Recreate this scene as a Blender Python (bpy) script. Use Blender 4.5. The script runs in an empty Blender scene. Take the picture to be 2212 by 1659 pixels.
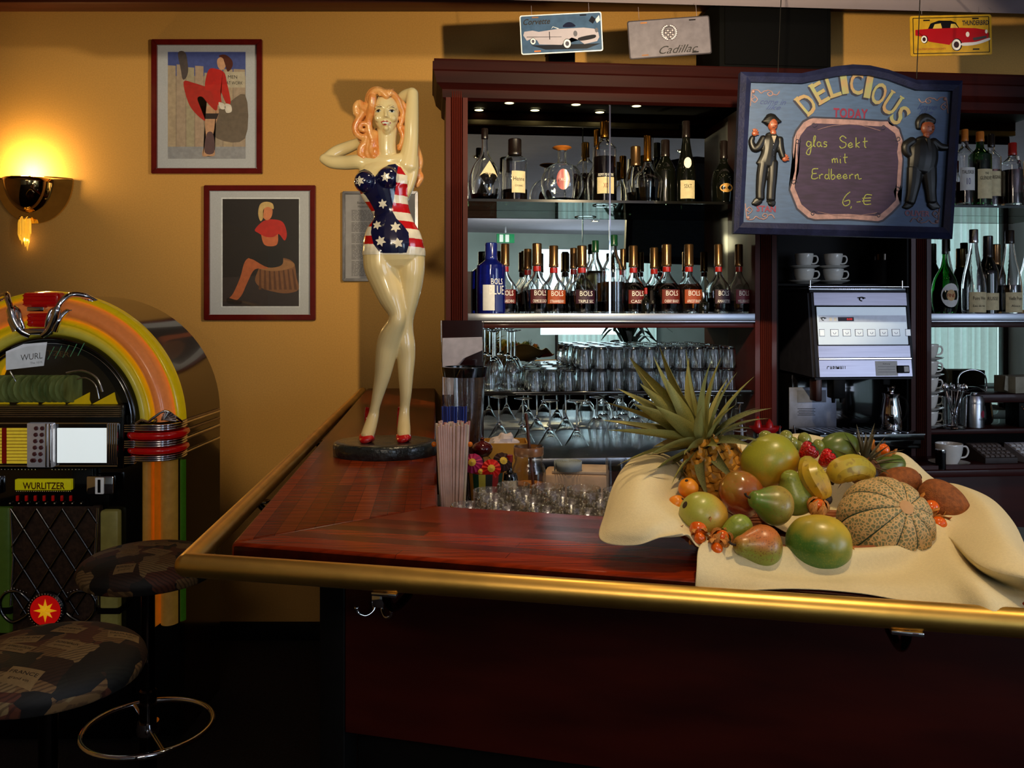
import bpy, bmesh, math, random
from mathutils import Vector, Matrix, Euler, noise
from math import pi, sin, cos, radians, sqrt
R = random.Random(7)
scn = bpy.context.scene
COL = scn.collection
F = 1850.0; HX = 1106.0; HY = 677.0; ZC = 1.5

# ------------------------------------------------------------ camera, world, light, exposure
cam = bpy.data.cameras.new('camera'); camo = bpy.data.objects.new('camera', cam); COL.objects.link(camo)
cam.sensor_width = 36.0; cam.lens = 36.0*F/2212.0; cam.shift_y = -(829.5-HY)/2212.0
cam.clip_start = 0.05; cam.clip_end = 60
camo.location = (0, 0, ZC); camo.rotation_euler = (pi/2, 0, 0)
scn.camera = camo
w = bpy.data.worlds.new('world'); scn.world = w; w.use_nodes = True
w.node_tree.nodes['Background'].inputs[0].default_value = (0.5, 0.6, 0.8, 1)
w.node_tree.nodes['Background'].inputs[1].default_value = 0.02
vs = scn.view_settings
vs.view_transform = 'Standard'; vs.look = 'None'; vs.gamma = 1.0; vs.use_curve_mapping = False
vs.exposure = 0.0
cy = scn.cycles
cy.max_bounces = 20; cy.diffuse_bounces = 3; cy.glossy_bounces = 6; cy.transmission_bounces = 20; cy.transparent_max_bounces = 16
cy.caustics_reflective = False; cy.caustics_refractive = False
cy.sample_clamp_indirect = 4.0; cy.sample_clamp_direct = 0.0
cy.use_adaptive_sampling = True; cy.adaptive_threshold = 0.02
cy.use_denoising = True
try: cy.denoiser = 'OPENIMAGEDENOISE'
except Exception: pass
cy.blur_glossy = 0.3

def lamp(name, kind, loc, energy, color, size=0.1, target=None, spot=None, blend=0.4, size_y=None):
    l = bpy.data.lights.new(name, kind); o = bpy.data.objects.new(name, l); COL.objects.link(o)
    l.energy = energy; l.color = color; o.location = loc
    if kind == 'AREA':
        l.size = size
        if size_y: l.shape = 'RECTANGLE'; l.size_y = size_y
        else: l.shape = 'DISK'
    else: l.shadow_soft_size = size
    if kind == 'SPOT': l.spot_size = spot; l.spot_blend = blend
    if target is not None:
        o.rotation_euler = (Vector(target)-Vector(loc)).to_track_quat('-Z', 'Y').to_euler()
    return o
# hard halogen lamp hanging over the bar: it throws the crisp shadows of the cabinet and the plates on the wall
lamp('halogen_lamp', 'SPOT', (0.57, 1.97, 2.25), 118, (1.0, 0.78, 0.46), 0.015, (0.35, 4.0, 2.45), radians(104), 0.15)
# added warm fills behind the camera: upper wall spot and soft front light
lamp('wall_fill_spot', 'SPOT', (-0.6, -2.5, 2.3), 450, (1.0, 0.83, 0.55), 0.10, (-0.3, 3.95, 3.36), radians(42), 0.6)
lamp('front_fill', 'AREA', (-0.25, -1.3, 2.56), 17, (1.0, 0.86, 0.66), 0.8, (0.1, 2.2, 0.9))
# daylight from the windows behind the camera
lamp('daylight', 'AREA', (4.2, -1.0, 1.8), 34, (0.66, 0.76, 1.0), 1.3, (0.8, 3.3, 1.9), size_y=1.3)
lamp('daylight', 'AREA', (2.6, -4.6, 1.8), 22, (0.62, 0.78, 1.0), 1.2, (2.4, 3, 1.6), size_y=1.2)
# area fills added for the room behind, brightening its walls in the mirrors
lamp('room_fill', 'AREA', (1.4, -3.0, 2.55), 60, (0.86, 0.94, 1.0), 1.2, (1.6, -4.8, 0.6))
lamp('room_fill', 'AREA', (3.4, -1.6, 1.0), 26, (0.9, 0.95, 1.0), 1.0, (2.4, -1.6, 3.0))
# ceiling downlights over the bar
for (x, y, e) in ((0.05, 1.86, 26), (0.42, 0.95, 30), (1.1, 0.85, 14)):
    lamp('downlight_lamp', 'SPOT', (x, y, 2.5), e, (1.0, 0.74, 0.42), 0.04, (x, y, 0), radians(74), 0.8)

# ------------------------------------------------------------ colour + materials
def lin(c):
    c = c/255.0
    return c/12.92 if c <= 0.04045 else ((c+0.055)/1.055)**2.4
def RGB(r, g, b): return (lin(r), lin(g), lin(b), 1.0)
MATS = {}
def pm(name, col, rough=0.5, metal=0.0, var=0.12, scale=30.0, bump=0.0, coat=0.0, trans=0.0, ior=1.45,
       emis=None, estr=1.0, col2=None, stretch=None, sheen=0.0, alpha=1.0, bscale=None, kind='noise', detail=3.0, spec=0.5):
    if name in MATS: return MATS[name]
    m = bpy.data.materials.new(name); m.use_nodes = True
    nt = m.node_tree; N = nt.nodes; L = nt.links; b = N['Principled BSDF']
    b.inputs['Roughness'].default_value = rough; b.inputs['Metallic'].default_value = metal
    b.inputs['IOR'].default_value = ior
    b.inputs['Specular IOR Level'].default_value = spec
    if coat: b.inputs['Coat Weight'].default_value = coat; b.inputs['Coat Roughness'].default_value = 0.06
    if trans: b.inputs['Transmission Weight'].default_value = trans
    if alpha < 1: b.inputs['Alpha'].default_value = alpha
    c = RGB(*col)
    tc = N.new('ShaderNodeTexCoord'); mp = N.new('ShaderNodeMapping')
    L.new(tc.outputs['Object'], mp.inputs[0])
    if stretch: mp.inputs['Scale'].default_value = stretch
    if kind == 'voronoi':
        nz = N.new('ShaderNodeTexVoronoi'); nz.inputs['Scale'].default_value = scale; out = nz.outputs['Distance']
    else:
        nz = N.new('ShaderNodeTexNoise'); nz.inputs['Scale'].default_value = scale; nz.inputs['Detail'].default_value = detail; out = nz.outputs[0]
    L.new(mp.outputs[0], nz.inputs['Vector'])
    cr = N.new('ShaderNodeValToRGB')
    c2 = RGB(*col2) if col2 else tuple(min(1, x*(1+var)) for x in c[:3])+(1,)
    c1 = c if col2 else tuple(x*(1-var) for x in c[:3])+(1,)
    cr.color_ramp.elements[0].position = 0.35; cr.color_ramp.elements[0].color = c1
    cr.color_ramp.elements[1].position = 0.65; cr.color_ramp.elements[1].color = c2
    L.new(out, cr.inputs[0]); L.new(cr.outputs[0], b.inputs['Base Color'])
    if bump:
        bp = N.new('ShaderNodeBump'); bp.inputs['Strength'].default_value = min(1, bump); bp.inputs['Distance'].default_value = 0.002
        if bscale:
            n2 = N.new('ShaderNodeTexNoise'); n2.inputs['Scale'].default_value = bscale; L.new(mp.outputs[0], n2.inputs['Vector']); L.new(n2.outputs[0], bp.inputs['Height'])
        else: L.new(out, bp.inputs['Height'])
        L.new(bp.outputs[0], b.inputs['Normal'])
    if emis is not None:
        b.inputs['Emission Color'].default_value = RGB(*emis); b.inputs['Emission Strength'].default_value = estr
    MATS[name] = m
    return m

def glass_mat(name, col=(255, 255, 255), rough=0.0, ior=1.45):
    """thin clear glass: real refraction, transparent to shadow rays through Principled's own alpha-free route"""
    return pm(name, col, rough=rough, trans=1.0, ior=ior, var=0.02, scale=3)
def thin_glass(name, tint=(230, 240, 235), refl=1.45):
    if name in MATS: return MATS[name]
    m = bpy.data.materials.new(name); m.use_nodes = True; nt = m.node_tree; N = nt.nodes; L = nt.links
    N.remove(N['Principled BSDF'])
    t = N.new('ShaderNodeBsdfTransparent'); t.inputs[0].default_value = RGB(*tint)
    g = N.new('ShaderNodeBsdfGlossy'); g.inputs['Roughness'].default_value = 0.02
    lw = N.new('ShaderNodeLayerWeight'); lw.inputs[0].default_value = 0.5; pw = N.new('ShaderNodeMath'); pw.operation = 'POWER'; pw.inputs[1].default_value = 5.0
    fr = N.new('ShaderNodeMath'); fr.operation = 'MULTIPLY_ADD'; fr.inputs[1].default_value = 0.9; fr.inputs[2].default_value = 0.045
    L.new(lw.outputs['Facing'], pw.inputs[0]); L.new(pw.outputs[0], fr.inputs[0])
    nz = N.new('ShaderNodeTexNoise'); nz.inputs['Scale'].default_value = 4
    mx = N.new('ShaderNodeMixShader'); L.new(fr.outputs[0], mx.inputs[0]); L.new(t.outputs[0], mx.inputs[1]); L.new(g.outputs[0], mx.inputs[2])
    bp = N.new('ShaderNodeBump'); bp.inputs['Strength'].default_value = 0.02; L.new(nz.outputs[0], bp.inputs['Height']); L.new(bp.outputs[0], g.inputs['Normal'])
    L.new(mx.outputs[0], N['Material Output'].inputs[0])
    MATS[name] = m
    return m

def ware_glass(name, tint=(254, 254, 253), base=0.05, milk=0.0):
    """thin-walled glassware: clear in the middle, darker and shinier towards the edges"""
    m = bpy.data.materials.new(name); m.use_nodes = True; nt = m.node_tree; N = nt.nodes; L = nt.links; N.remove(N['Principled BSDF'])
    lw = N.new('ShaderNodeLayerWeight'); lw.inputs[0].default_value = 0.5
    cr = N.new('ShaderNodeValToRGB'); cr.color_ramp.elements[0].position = 0.55; cr.color_ramp.elements[0].color = RGB(*tint); cr.color_ramp.elements[1].position = 0.97; cr.color_ramp.elements[1].color = RGB(*(c*0.8 for c in tint))
    t = N.new('ShaderNodeBsdfTransparent'); g = N.new('ShaderNodeBsdfGlossy'); g.inputs['Roughness'].default_value = 0.04
    pw = N.new('ShaderNodeMath'); pw.operation = 'POWER'; pw.inputs[1].default_value = 3.0
    fr = N.new('ShaderNodeMath'); fr.operation = 'MULTIPLY_ADD'; fr.inputs[1].default_value = 0.9; fr.inputs[2].default_value = base
    L.new(lw.outputs['Facing'], cr.inputs[0]); L.new(cr.outputs[0], t.inputs[0]); L.new(lw.outputs['Facing'], pw.inputs[0]); L.new(pw.outputs[0], fr.inputs[0])
    tc = N.new('ShaderNodeTexCoord'); nz = N.new('ShaderNodeTexNoise'); nz.inputs['Scale'].default_value = 60; bp = N.new('ShaderNodeBump'); bp.inputs['Strength'].default_value = 0.25; bp.inputs['Distance'].default_value = 0.002
    L.new(tc.outputs['Object'], nz.inputs['Vector']); L.new(nz.outputs[0], bp.inputs['Height']); L.new(bp.outputs[0], g.inputs['Normal'])
    mx = N.new('ShaderNodeMixShader'); L.new(fr.outputs[0], mx.inputs[0]); L.new(t.outputs[0], mx.inputs[1]); L.new(g.outputs[0], mx.inputs[2]); out = mx.outputs[0]
    if milk:  # white speckle mixed into the colour, standing for the sparkle of crowded glasses
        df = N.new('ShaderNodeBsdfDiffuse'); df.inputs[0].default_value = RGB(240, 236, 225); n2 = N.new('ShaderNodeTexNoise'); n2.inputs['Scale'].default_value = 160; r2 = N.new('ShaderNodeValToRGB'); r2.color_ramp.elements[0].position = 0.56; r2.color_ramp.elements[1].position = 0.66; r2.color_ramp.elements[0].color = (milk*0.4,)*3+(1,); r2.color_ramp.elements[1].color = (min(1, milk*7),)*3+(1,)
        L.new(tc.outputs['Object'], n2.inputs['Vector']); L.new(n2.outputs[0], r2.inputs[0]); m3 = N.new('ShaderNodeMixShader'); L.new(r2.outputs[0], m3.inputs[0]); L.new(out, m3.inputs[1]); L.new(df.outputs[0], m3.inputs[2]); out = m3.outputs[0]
    L.new(out, N['Material Output'].inputs[0])
    return m
def wood(name, c1, c2, scale=6, stretch=(1, 8, 8), rough=0.25, coat=0.6, bands=0.0):
    if name in MATS: return MATS[name]
    m = pm(name, c1, rough=rough, scale=scale, col2=c2, stretch=stretch, coat=coat, detail=6.0, bump=0.03, spec=0.18)
    return m
CH = pm('chrome', (225, 225, 230), rough=0.06, metal=1.0, var=0.03)
STEEL = pm('brushed_steel', (170, 172, 180), rough=0.28, metal=1.0, var=0.06, scale=40, stretch=(1, 1, 12))
BRASS = pm('brass', (230, 184, 92), rough=0.36, metal=1.0, var=0.10, scale=14, bump=0.05, bscale=60)
BLACK = pm('black', (7, 6, 6), rough=0.55, var=0.2, spec=0.15)
GLOSSB = pm('gloss_black', (8, 7, 8), rough=0.12, var=0.2, coat=0.5)
MAHOG = wood('mahogany', (48, 12, 8), (72, 21, 12), scale=3, stretch=(3, 3, 0.35), rough=0.45, coat=0.08)
MAHOGH = wood('mahogany_across', (42, 9, 7), (60, 16, 10), scale=3, stretch=(0.5, 4, 6), rough=0.45, coat=0.08)
GLASS = glass_mat('clear_glass'); WARE = None
WARE = ware_glass('glassware'); WARE2 = ware_glass('glassware_sparkle', (250, 248, 242), 0.14, 0.05)
WHITE = pm('white_china', (225, 222, 215), rough=0.15, var=0.03, coat=0.5)

# ------------------------------------------------------------ object helpers
def tag(o, label=None, cat=None, group=None, kind=None):
    if label: o['label'] = label
    if cat: o['category'] = cat
    if group: o['group'] = group
    if kind: o['kind'] = kind
    return o
def thing(name, label, cat, loc=(0, 0, 0), rot=(0, 0, 0), group=None):
    o = bpy.data.objects.new(name, None); COL.objects.link(o); o.location = loc; o.rotation_euler = rot
    o.empty_display_size = 0.05
    return tag(o, label, cat, group)
def finish(name, bm, mat, parent=None, smooth=True, angle=40, mats=None):
    me = bpy.data.meshes.new(name)
    bmesh.ops.recalc_face_normals(bm, faces=bm.faces) if True else None
    bm.to_mesh(me); bm.free()
    for m_ in (mats or [mat]): me.materials.append(m_)
    if smooth:
        me.shade_smooth()
        try: me.set_sharp_from_angle(angle=radians(angle))
        except Exception: pass
    o = bpy.data.objects.new(name, me); COL.objects.link(o)
    if parent is not None: o.parent = parent
    return o
def fobj(name, verts, faces, mat, parent=None, smooth=True, angle=40, mats=None, fm=None):
    me = bpy.data.meshes.new(name); me.from_pydata([tuple(v) for v in verts], [], faces)
    for m_ in (mats or [mat]): me.materials.append(m_)
    if fm: me.polygons.foreach_set('material_index', fm)
    if smooth:
        me.shade_smooth()
        try: me.set_sharp_from_angle(angle=radians(angle))
        except Exception: pass
    me.update()
    o = bpy.data.objects.new(name, me); COL.objects.link(o)
    if parent is not None: o.parent = parent
    return o
def link_copy(o, parent=None):
    c = o.copy(); COL.objects.link(c)
    if parent is not None: c.parent = parent
    return c
def copy_tree(o, parent=None, loc=None, rot=None, label=None):
    c = link_copy(o, parent)
    if loc is not None: c.location = loc
    if rot is not None: c.rotation_euler = rot
    if label: c['label'] = label
    for ch in list(o.children): copy_tree(ch, c)
    return c
def box(bm, c, s, bev=0.0, rot=None, seg=2):
    """box centre c, full size s"""
    r = bmesh.ops.create_cube(bm, size=1.0)
    vs_ = r['verts']; M = Matrix.Diagonal((s[0], s[1], s[2], 1))
    if rot is not None: M = Euler(rot).to_matrix().to_4x4() @ M
    M = Matrix.Translation(c) @ M
    bmesh.ops.transform(bm, matrix=M, verts=vs_)
    if bev > 0:
        es = {e for v in vs_ for e in v.link_edges}
        bmesh.ops.bevel(bm, geom=list(es), offset=bev, segments=seg, affect='EDGES', profile=0.5)
def boxo(name, c, s, mat, parent=None, bev=0.0, rot=None):
    bm = bmesh.new(); box(bm, c, s, bev, rot); return finish(name, bm, mat, parent)
def prism(bm, pts, y0, y1, plane='xz', bev=0):
    """closed outline in a plane, thickness y0..y1"""
    def P(a, b, t):
        return (a, t, b) if plane == 'xz' else ((a, b, t) if plane == 'xy' else (t, a, b))
    v0 = [bm.verts.new(P(a, b, y0)) for a, b in pts]; v1 = [bm.verts.new(P(a, b, y1)) for a, b in pts]
    n = len(pts); fs = []
    fs.append(bm.faces.new(v0)); fs.append(bm.faces.new(v1[::-1]))
    for i in range(n): fs.append(bm.faces.new((v0[i], v1[i], v1[(i+1) % n], v0[(i+1) % n])))
    bmesh.ops.triangulate(bm, faces=fs[:2])
    return v0+v1
def prismo(name, pts, y0, y1, mat, parent=None, plane='xz', smooth=True):
    bm = bmesh.new(); prism(bm, pts, y0, y1, plane); return finish(name, bm, mat, parent, smooth=smooth, angle=35)
def lathe_data(prof, seg=24, close=False):
    """profile [(r,z)] about z"""
    vv, ff = [], []; rings = []
    for (r, z) in prof:
        if r < 1e-6: rings.append([len(vv)]); vv.append((0, 0, z))
        else:
            rings.append(list(range(len(vv), len(vv)+seg)))
            for i in range(seg):
                a = 2*pi*i/seg; vv.append((r*cos(a), r*sin(a), z))
    for A, B in zip(rings[:-1], rings[1:]):
        if len(A) == 1 and len(B) == 1: continue
        for i in range(seg):
            j = (i+1) % seg
            if len(A) == 1: ff.append((A[0], B[j], B[i]))
            elif len(B) == 1: ff.append((A[i], A[j], B[0]))
            else: ff.append((A[i], A[j], B[j], B[i]))
    return vv, ff
def lathe(bm, prof, seg=24, M=None):
    vv, ff = lathe_data(prof, seg); bv = [bm.verts.new(M @ Vector(v) if M is not None else v) for v in vv]
    for f in ff: bm.faces.new([bv[i] for i in f])
    return bv
def latheo(name, prof, mat, parent=None, seg=24, M=None, angle=35):
    bm = bmesh.new(); lathe(bm, prof, seg, M); return finish(name, bm, mat, parent, angle=angle)
def catmull(P, n=6, closed=False):
    """P: list of tuples/vectors of any length"""
    P = [tuple(p) for p in P]; m = len(P); out = []
    rng = range(m if closed else m-1)
    for i in rng:
        if closed: p0, p1, p2, p3 = P[(i-1) % m], P[i], P[(i+1) % m], P[(i+2) % m]
        else: p0, p1, p2, p3 = P[max(i-1, 0)], P[i], P[i+1], P[min(i+2, m-1)]
        for k in range(n):
            t = k/n
            out.append(tuple(0.5*((2*b)+(-a+c)*t+(2*a-5*b+4*c-d)*t*t+(-a+3*b-3*c+d)*t**3) for a, b, c, d in zip(p0, p1, p2, p3)))
    if not closed: out.append(P[-1])
    return out
def tube(bm, pts, r, seg=10, closed=False, cap=True, up=None, r2=None):
    """tube through pts; r a number or list; r2 optional second radius (along up)"""
    pts = [Vector(p) for p in pts]; n = len(pts); rings = []
    rr = r if isinstance(r, (list, tuple)) else [r]*n
    rr2 = rr if r2 is None else (r2 if isinstance(r2, (list, tuple)) else [r2]*n)
    prev = None
    for i, p in enumerate(pts):
        if closed: t = (pts[(i+1) % n]-pts[i-1])
        else: t = pts[min(i+1, n-1)]-pts[max(i-1, 0)]
        if t.length < 1e-9: t = Vector((0, 0, 1))
        t.normalize()
        if up is not None: b = Vector(up)
        elif prev is None: b = Vector((0, 0, 1)) if abs(t.z) < 0.9 else Vector((1, 0, 0))
        else: b = prev
        b = b-t*b.dot(t)
        if b.length < 1e-6: b = t.orthogonal()
        b.normalize(); a = b.cross(t); prev = b
        rings.append([bm.verts.new(p+a*(cos(2*pi*k/seg)*rr[i])+b*(sin(2*pi*k/seg)*rr2[i])) for k in range(seg)])
    m = n if closed else n-1
    for i in range(m):
        A, B = rings[i], rings[(i+1) % n]
        for k in range(seg): bm.faces.new((A[k], A[(k+1) % seg], B[(k+1) % seg], B[k]))
    if cap and not closed:
        bm.faces.new(rings[0][::-1]); bm.faces.new(rings[-1])
def tubeo(name, pts, r, mat, parent=None, seg=10, closed=False, up=None, r2=None):
    bm = bmesh.new(); tube(bm, pts, r, seg, closed, up=up, r2=r2); return finish(name, bm, mat, parent, angle=50)
def ball(bm, c, r, seg=16, rings=10, rot=None):
    """ellipsoid, r number or 3-vector"""
    rv = (r, r, r) if not isinstance(r, (tuple, list)) else r
    q = bmesh.ops.create_uvsphere(bm, u_segments=seg, v_segments=rings, radius=1.0)
    M = Matrix.Diagonal((rv[0], rv[1], rv[2], 1))
    if rot is not None: M = Euler(rot).to_matrix().to_4x4() @ M
    bmesh.ops.transform(bm, matrix=Matrix.Translation(c) @ M, verts=q['verts'])
    return q['verts']
def ballo(name, c, r, mat, parent=None, seg=16, rings=10, rot=None):
    bm = bmesh.new(); ball(bm, c, r, seg, rings, rot); return finish(name, bm, mat, parent, angle=80)
def limb(bm, pts, seg=16, n=5):
    """closed sweep: pts [(x,y,z, ra, rb)], rb along depth; rounded ends"""
    P = catmull(pts, n)
    v = [Vector(p[:3]) for p in P]; ra = [max(p[3], 1e-4) for p in P]; rb = [max(p[4], 1e-4) for p in P]
    t0 = (v[1]-v[0]).normalized(); t1 = (v[-1]-v[-2]).normalized()
    pv, pa, pb = [], [], []
    for k in (0.08, 0.35, 0.7):
        q = sqrt(1-(1-k)**2); e = min(ra[0], rb[0])
        pv.append(v[0]-t0*e*(1-k)); pa.append(ra[0]*q); pb.append(rb[0]*q)
    qv, qa, qb = [], [], []
    for k in (0.7, 0.35, 0.08):
        q = sqrt(1-(1-k)**2); e = min(ra[-1], rb[-1])
        qv.append(v[-1]+t1*e*(1-k)); qa.append(ra[-1]*q); qb.append(rb[-1]*q)
    tube(bm, pv+v+qv, pa+ra+qa, seg, up=(0, 1, 0.001), r2=pb+rb+qb)
def remesh(name, bm, voxel, smooth, mat, parent=None, mats=None, angle=80):
    me = bpy.data.meshes.new('tmp'); bm.to_mesh(me); bm.free()
    o = bpy.data.objects.new('tmp', me); COL.objects.link(o)
    m = o.modifiers.new('r', 'REMESH'); m.mode = 'VOXEL'; m.voxel_size = voxel; m.use_smooth_shade = True
    if smooth:
        s = o.modifiers.new('s', 'SMOOTH'); s.factor = 0.5; s.iterations = smooth
    dg = bpy.context.evaluated_depsgraph_get(); dg.update()
    me2 = bpy.data.meshes.new_from_object(o.evaluated_get(dg)); me2.name = name
    bpy.data.objects.remove(o); bpy.data.meshes.remove(me)
    me2.materials.clear()
    for q in (mats or [mat]): me2.materials.append(q)
    me2.shade_smooth()
    r = bpy.data.objects.new(name, me2); COL.objects.link(r)
    if parent is not None: r.parent = parent
    return r
TXT = {}
def text_geo(s, shear=0.0, res=3, bold=0.0, spacing=1.0):
    """verts (x,y) normalised to unit height letters, triangles"""
    k = (s, shear, res, bold, spacing)
    if k in TXT: return TXT[k]
    c = bpy.data.curves.new('t', 'FONT'); c.body = s; c.size = 1.0; c.shear = shear; c.resolution_u = res; c.offset = bold
    c.align_x = 'CENTER'; c.space_character = spacing; c.fill_mode = 'FRONT'
    o = bpy.data.objects.new('t', c); COL.objects.link(o)
    dg = bpy.context.evaluated_depsgraph_get(); dg.update()
    me = bpy.data.meshes.new_from_object(o.evaluated_get(dg))
    v = [(q.co.x, q.co.y) for q in me.vertices]; f = [tuple(p.vertices) for p in me.polygons]
    bpy.data.objects.remove(o); bpy.data.curves.remove(c); bpy.data.meshes.remove(me)
    TXT[k] = (v, f); return TXT[k]
def text(s, fn, mat, parent=None, name='lettering', h=1.0, w=None, rot=0.0, **kw):
    """letters mapped with fn(x,y)->3D point; x,y in the units of h; w = total width"""
    v, f = text_geo(s, **kw)
    if not v: return None
    x0 = min(a for a, b in v); x1 = max(a for a, b in v)
    sy = h/0.73; sx = sy if w is None else w/(x1-x0); xc = (x0+x1)/2
    pts = []
    for a, b in v:
        a, b = (a-xc)*sx, (b-0.365)*sy
        if rot: a, b = a*cos(rot)-b*sin(rot), a*sin(rot)+b*cos(rot)
        pts.append(fn(a, b))
    return fobj(name, pts, f, mat, parent, smooth=False)
def W(x, y, D): return Vector(((x-HX)/F*D, D, ZC-(y-HY)/F*D))
def plane(D):
    s = D/F
    def fn(x, y, d=0.0): return Vector(((x-HX)*s, D+d, ZC-(y-HY)*s))
    fn.s = s
    return fn
# ============================================================ structure: the room
def struct(o): o['kind'] = 'structure'; return o
WY = 3.95
wallm = pm('ochre_plaster', (190, 142, 70), rough=0.75, var=0.06, scale=160, bump=0.25, bscale=380)
greym = pm('pale_wall', (188, 200, 198), rough=0.8, var=0.04, scale=5)
ceilm = pm('ceiling_paint', (205, 190, 205), rough=0.85, var=0.03, scale=8)
beamm = pm('brown_beam', (70, 26, 12), rough=0.5, var=0.15, scale=9, stretch=(0.3, 3, 3))
carp = pm('dark_carpet', (26, 14, 14), rough=1.0, var=0.5, scale=220, bump=0.6, kind='voronoi', col2=(14, 7, 8))
struct(boxo('wall_back', (0.6, WY+0.05, 1.5), (9.4, 0.1, 3.1), wallm))
struct(boxo('wall_left', (-3.75, -0.6, 1.5), (0.1, 9.1, 3.1), wallm))
struct(boxo('wall_right', (5.05, -0.6, 1.5), (0.1, 9.1, 3.1), greym))
struct(boxo('wall_front', (0.65, -5.15, 1.5), (8.9, 0.1, 3.1), greym))
struct(boxo('floor', (0.65, -0.6, -0.05), (9.0, 9.2, 0.1), carp))
# lower ceiling over the room with a straight edge parallel to the back bar; a recess behind it
ce = 3.17
zc = ZC+(677+3)/F*ce
a = radians(4.2)
def cedge(X): return 3.165+(X+0.25)*math.tan(a)
struct(prismo('ceiling', [(-3.7, -5.1), (5.0, -5.1), (5.0, cedge(5.0)), (-3.7, cedge(-3.7))], zc, zc+0.12, ceilm, plane='xy'))
struct(boxo('ceiling_2', (0.6, 3.3, 3.06), (9.0, 1.4, 0.04), beamm))
struct(boxo('trim_1', (0.6, WY-0.06, 2.985), (9.0, 0.12, 0.19), beamm, bev=0.006))
struct(boxo('baseboard_back', (0.6, WY-0.012, 0.04), (9.0, 0.024, 0.08), BLACK, bev=0.003))
# dark beam over the bar, seen only in the mirrors
struct(boxo('trim_2', (0.7, 2.5, 2.642), (4.8, 0.8, 0.044), pm('dark_beam', (20, 9, 7), rough=0.7, var=0.2, spec=0.1), bev=0.004))
# windows with pale curtains behind the camera (lit by day), seen in the mirrors
dayg = pm('daylit_pane', (215, 235, 240), rough=0.6, emis=(205, 230, 240), estr=1.7, var=0.03)
curt = pm('net_curtain', (215, 232, 235), rough=0.8, emis=(190, 220, 228), estr=0.8, var=0.05)
dframe = pm('dark_window_frame', (40, 24, 20), rough=0.5)
def win(name, c, wdt, axis):
    o = bpy.data.objects.new(name, None); COL.objects.link(o); o.location = c; struct(o)
    o.rotation_euler = (0, 0, axis)
    boxo('pane', (0, 0.02, 0), (wdt, 0.01, 1.7), dayg, o)
    bm = bmesh.new()
    for sx in (-1, 0, 1): box(bm, (sx*(wdt/2), 0, 0), (0.06, 0.05, 1.75), 0.004)
    for sz in (-1, 1): box(bm, (0, 0, sz*0.86), (wdt+0.06, 0.05, 0.06), 0.004)
    finish('window_frame', bm, dframe, o)
    pts = []; n = 120
    for i in range(n+1):
        x = -wdt*0.5+wdt*i/n; pts.append((x, -0.07+0.02*sin(i*0.9)+0.008*sin(i*2.3)))
    vv = [(x, y, 0.83) for x, y in pts]+[(x, y, -0.85) for x, y in pts]
    fobj('curtain', vv, [(i, i+1, n+2+i, n+1+i) for i in range(n)], curt, o)
    return o
win('window_1', (4.97, -0.2, 1.55), 1.5, -pi/2)
win('window_2', (4.97, -2.2, 1.55), 1.5, -pi/2)
win('window_3', (3.1, -5.06, 1.55), 1.5, pi)
struct(boxo('door_1', (1.0, -5.08, 1.05), (0.9, 0.05, 2.1), pm('brown_door', (96, 52, 26), rough=0.5)))
# small dark exit sign and ceiling lamps behind
disc = pm('downlight_glow', (255, 235, 190), rough=0.5, emis=(255, 232, 180), estr=5.0)
def downlight(x, y, z, lab, r=0.05):
    t = thing('ceiling_downlight', lab, 'downlight', (x, y, z), group='round ceiling downlights')
    latheo('lamp_disc', [(0, 0), (r*0.8, 0), (r*0.8, 0.004), (0, 0.004)], disc, t, 20, Matrix.Translation((0, 0, -0.006)))
    latheo('trim_ring', [(r*0.8, 0.001), (r*0.8, -0.006), (r*1.05, -0.006), (r*1.08, 0.001)], CH, t, 20)
    return t
dl = downlight(-0.45, 2.35, 2.618, 'round downlight reflected in the dark beam above the shelves')
for x, y in ((-0.12, 2.62), (-0.05, 2.3), (0.33, 2.66), (0.42, 2.28), (0.75, 2.45), (1.2, 2.6), (1.75, 2.35), (1.95, 2.6), (2.4, 2.4)):
    copy_tree(dl, None, (x, y, 2.618))
dl2 = downlight(0.3, 0.8, zc, 'round downlight reflected in the pale ceiling, seen in the mirror')
for (x, y) in ((0.75, -0.1), (1.2, -0.9), (1.6, -1.7), (2.0, -2.5), (2.4, -3.3), (2.6, 0.4), (3.2, -0.6), (-0.9, -1.2), (-1.2, 0.8), (3.3, 1.2), (1.7, 1.3)):
    copy_tree(dl2, None, (x, y, zc))
t = thing('exit_sign', 'small green and white emergency exit sign seen in the mirror', 'sign', (1.42, -4.2, zc))
boxo('sign_panel', (0, 0, -0.16), (0.24, 0.03, 0.12), pm('exit_green', (20, 130, 80), rough=0.5, emis=(20, 140, 80), estr=0.35), t, 0.004)
boxo('white_bar', (0.02, 0.018, -0.16), (0.05, 0.006, 0.1), WHITE, t); boxo('white_bar', (-0.06, 0.018, -0.16), (0.05, 0.006, 0.1), WHITE, t)
boxo('hanger', (0, 0, -0.04), (0.02, 0.02, 0.085), CH, t)
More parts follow.
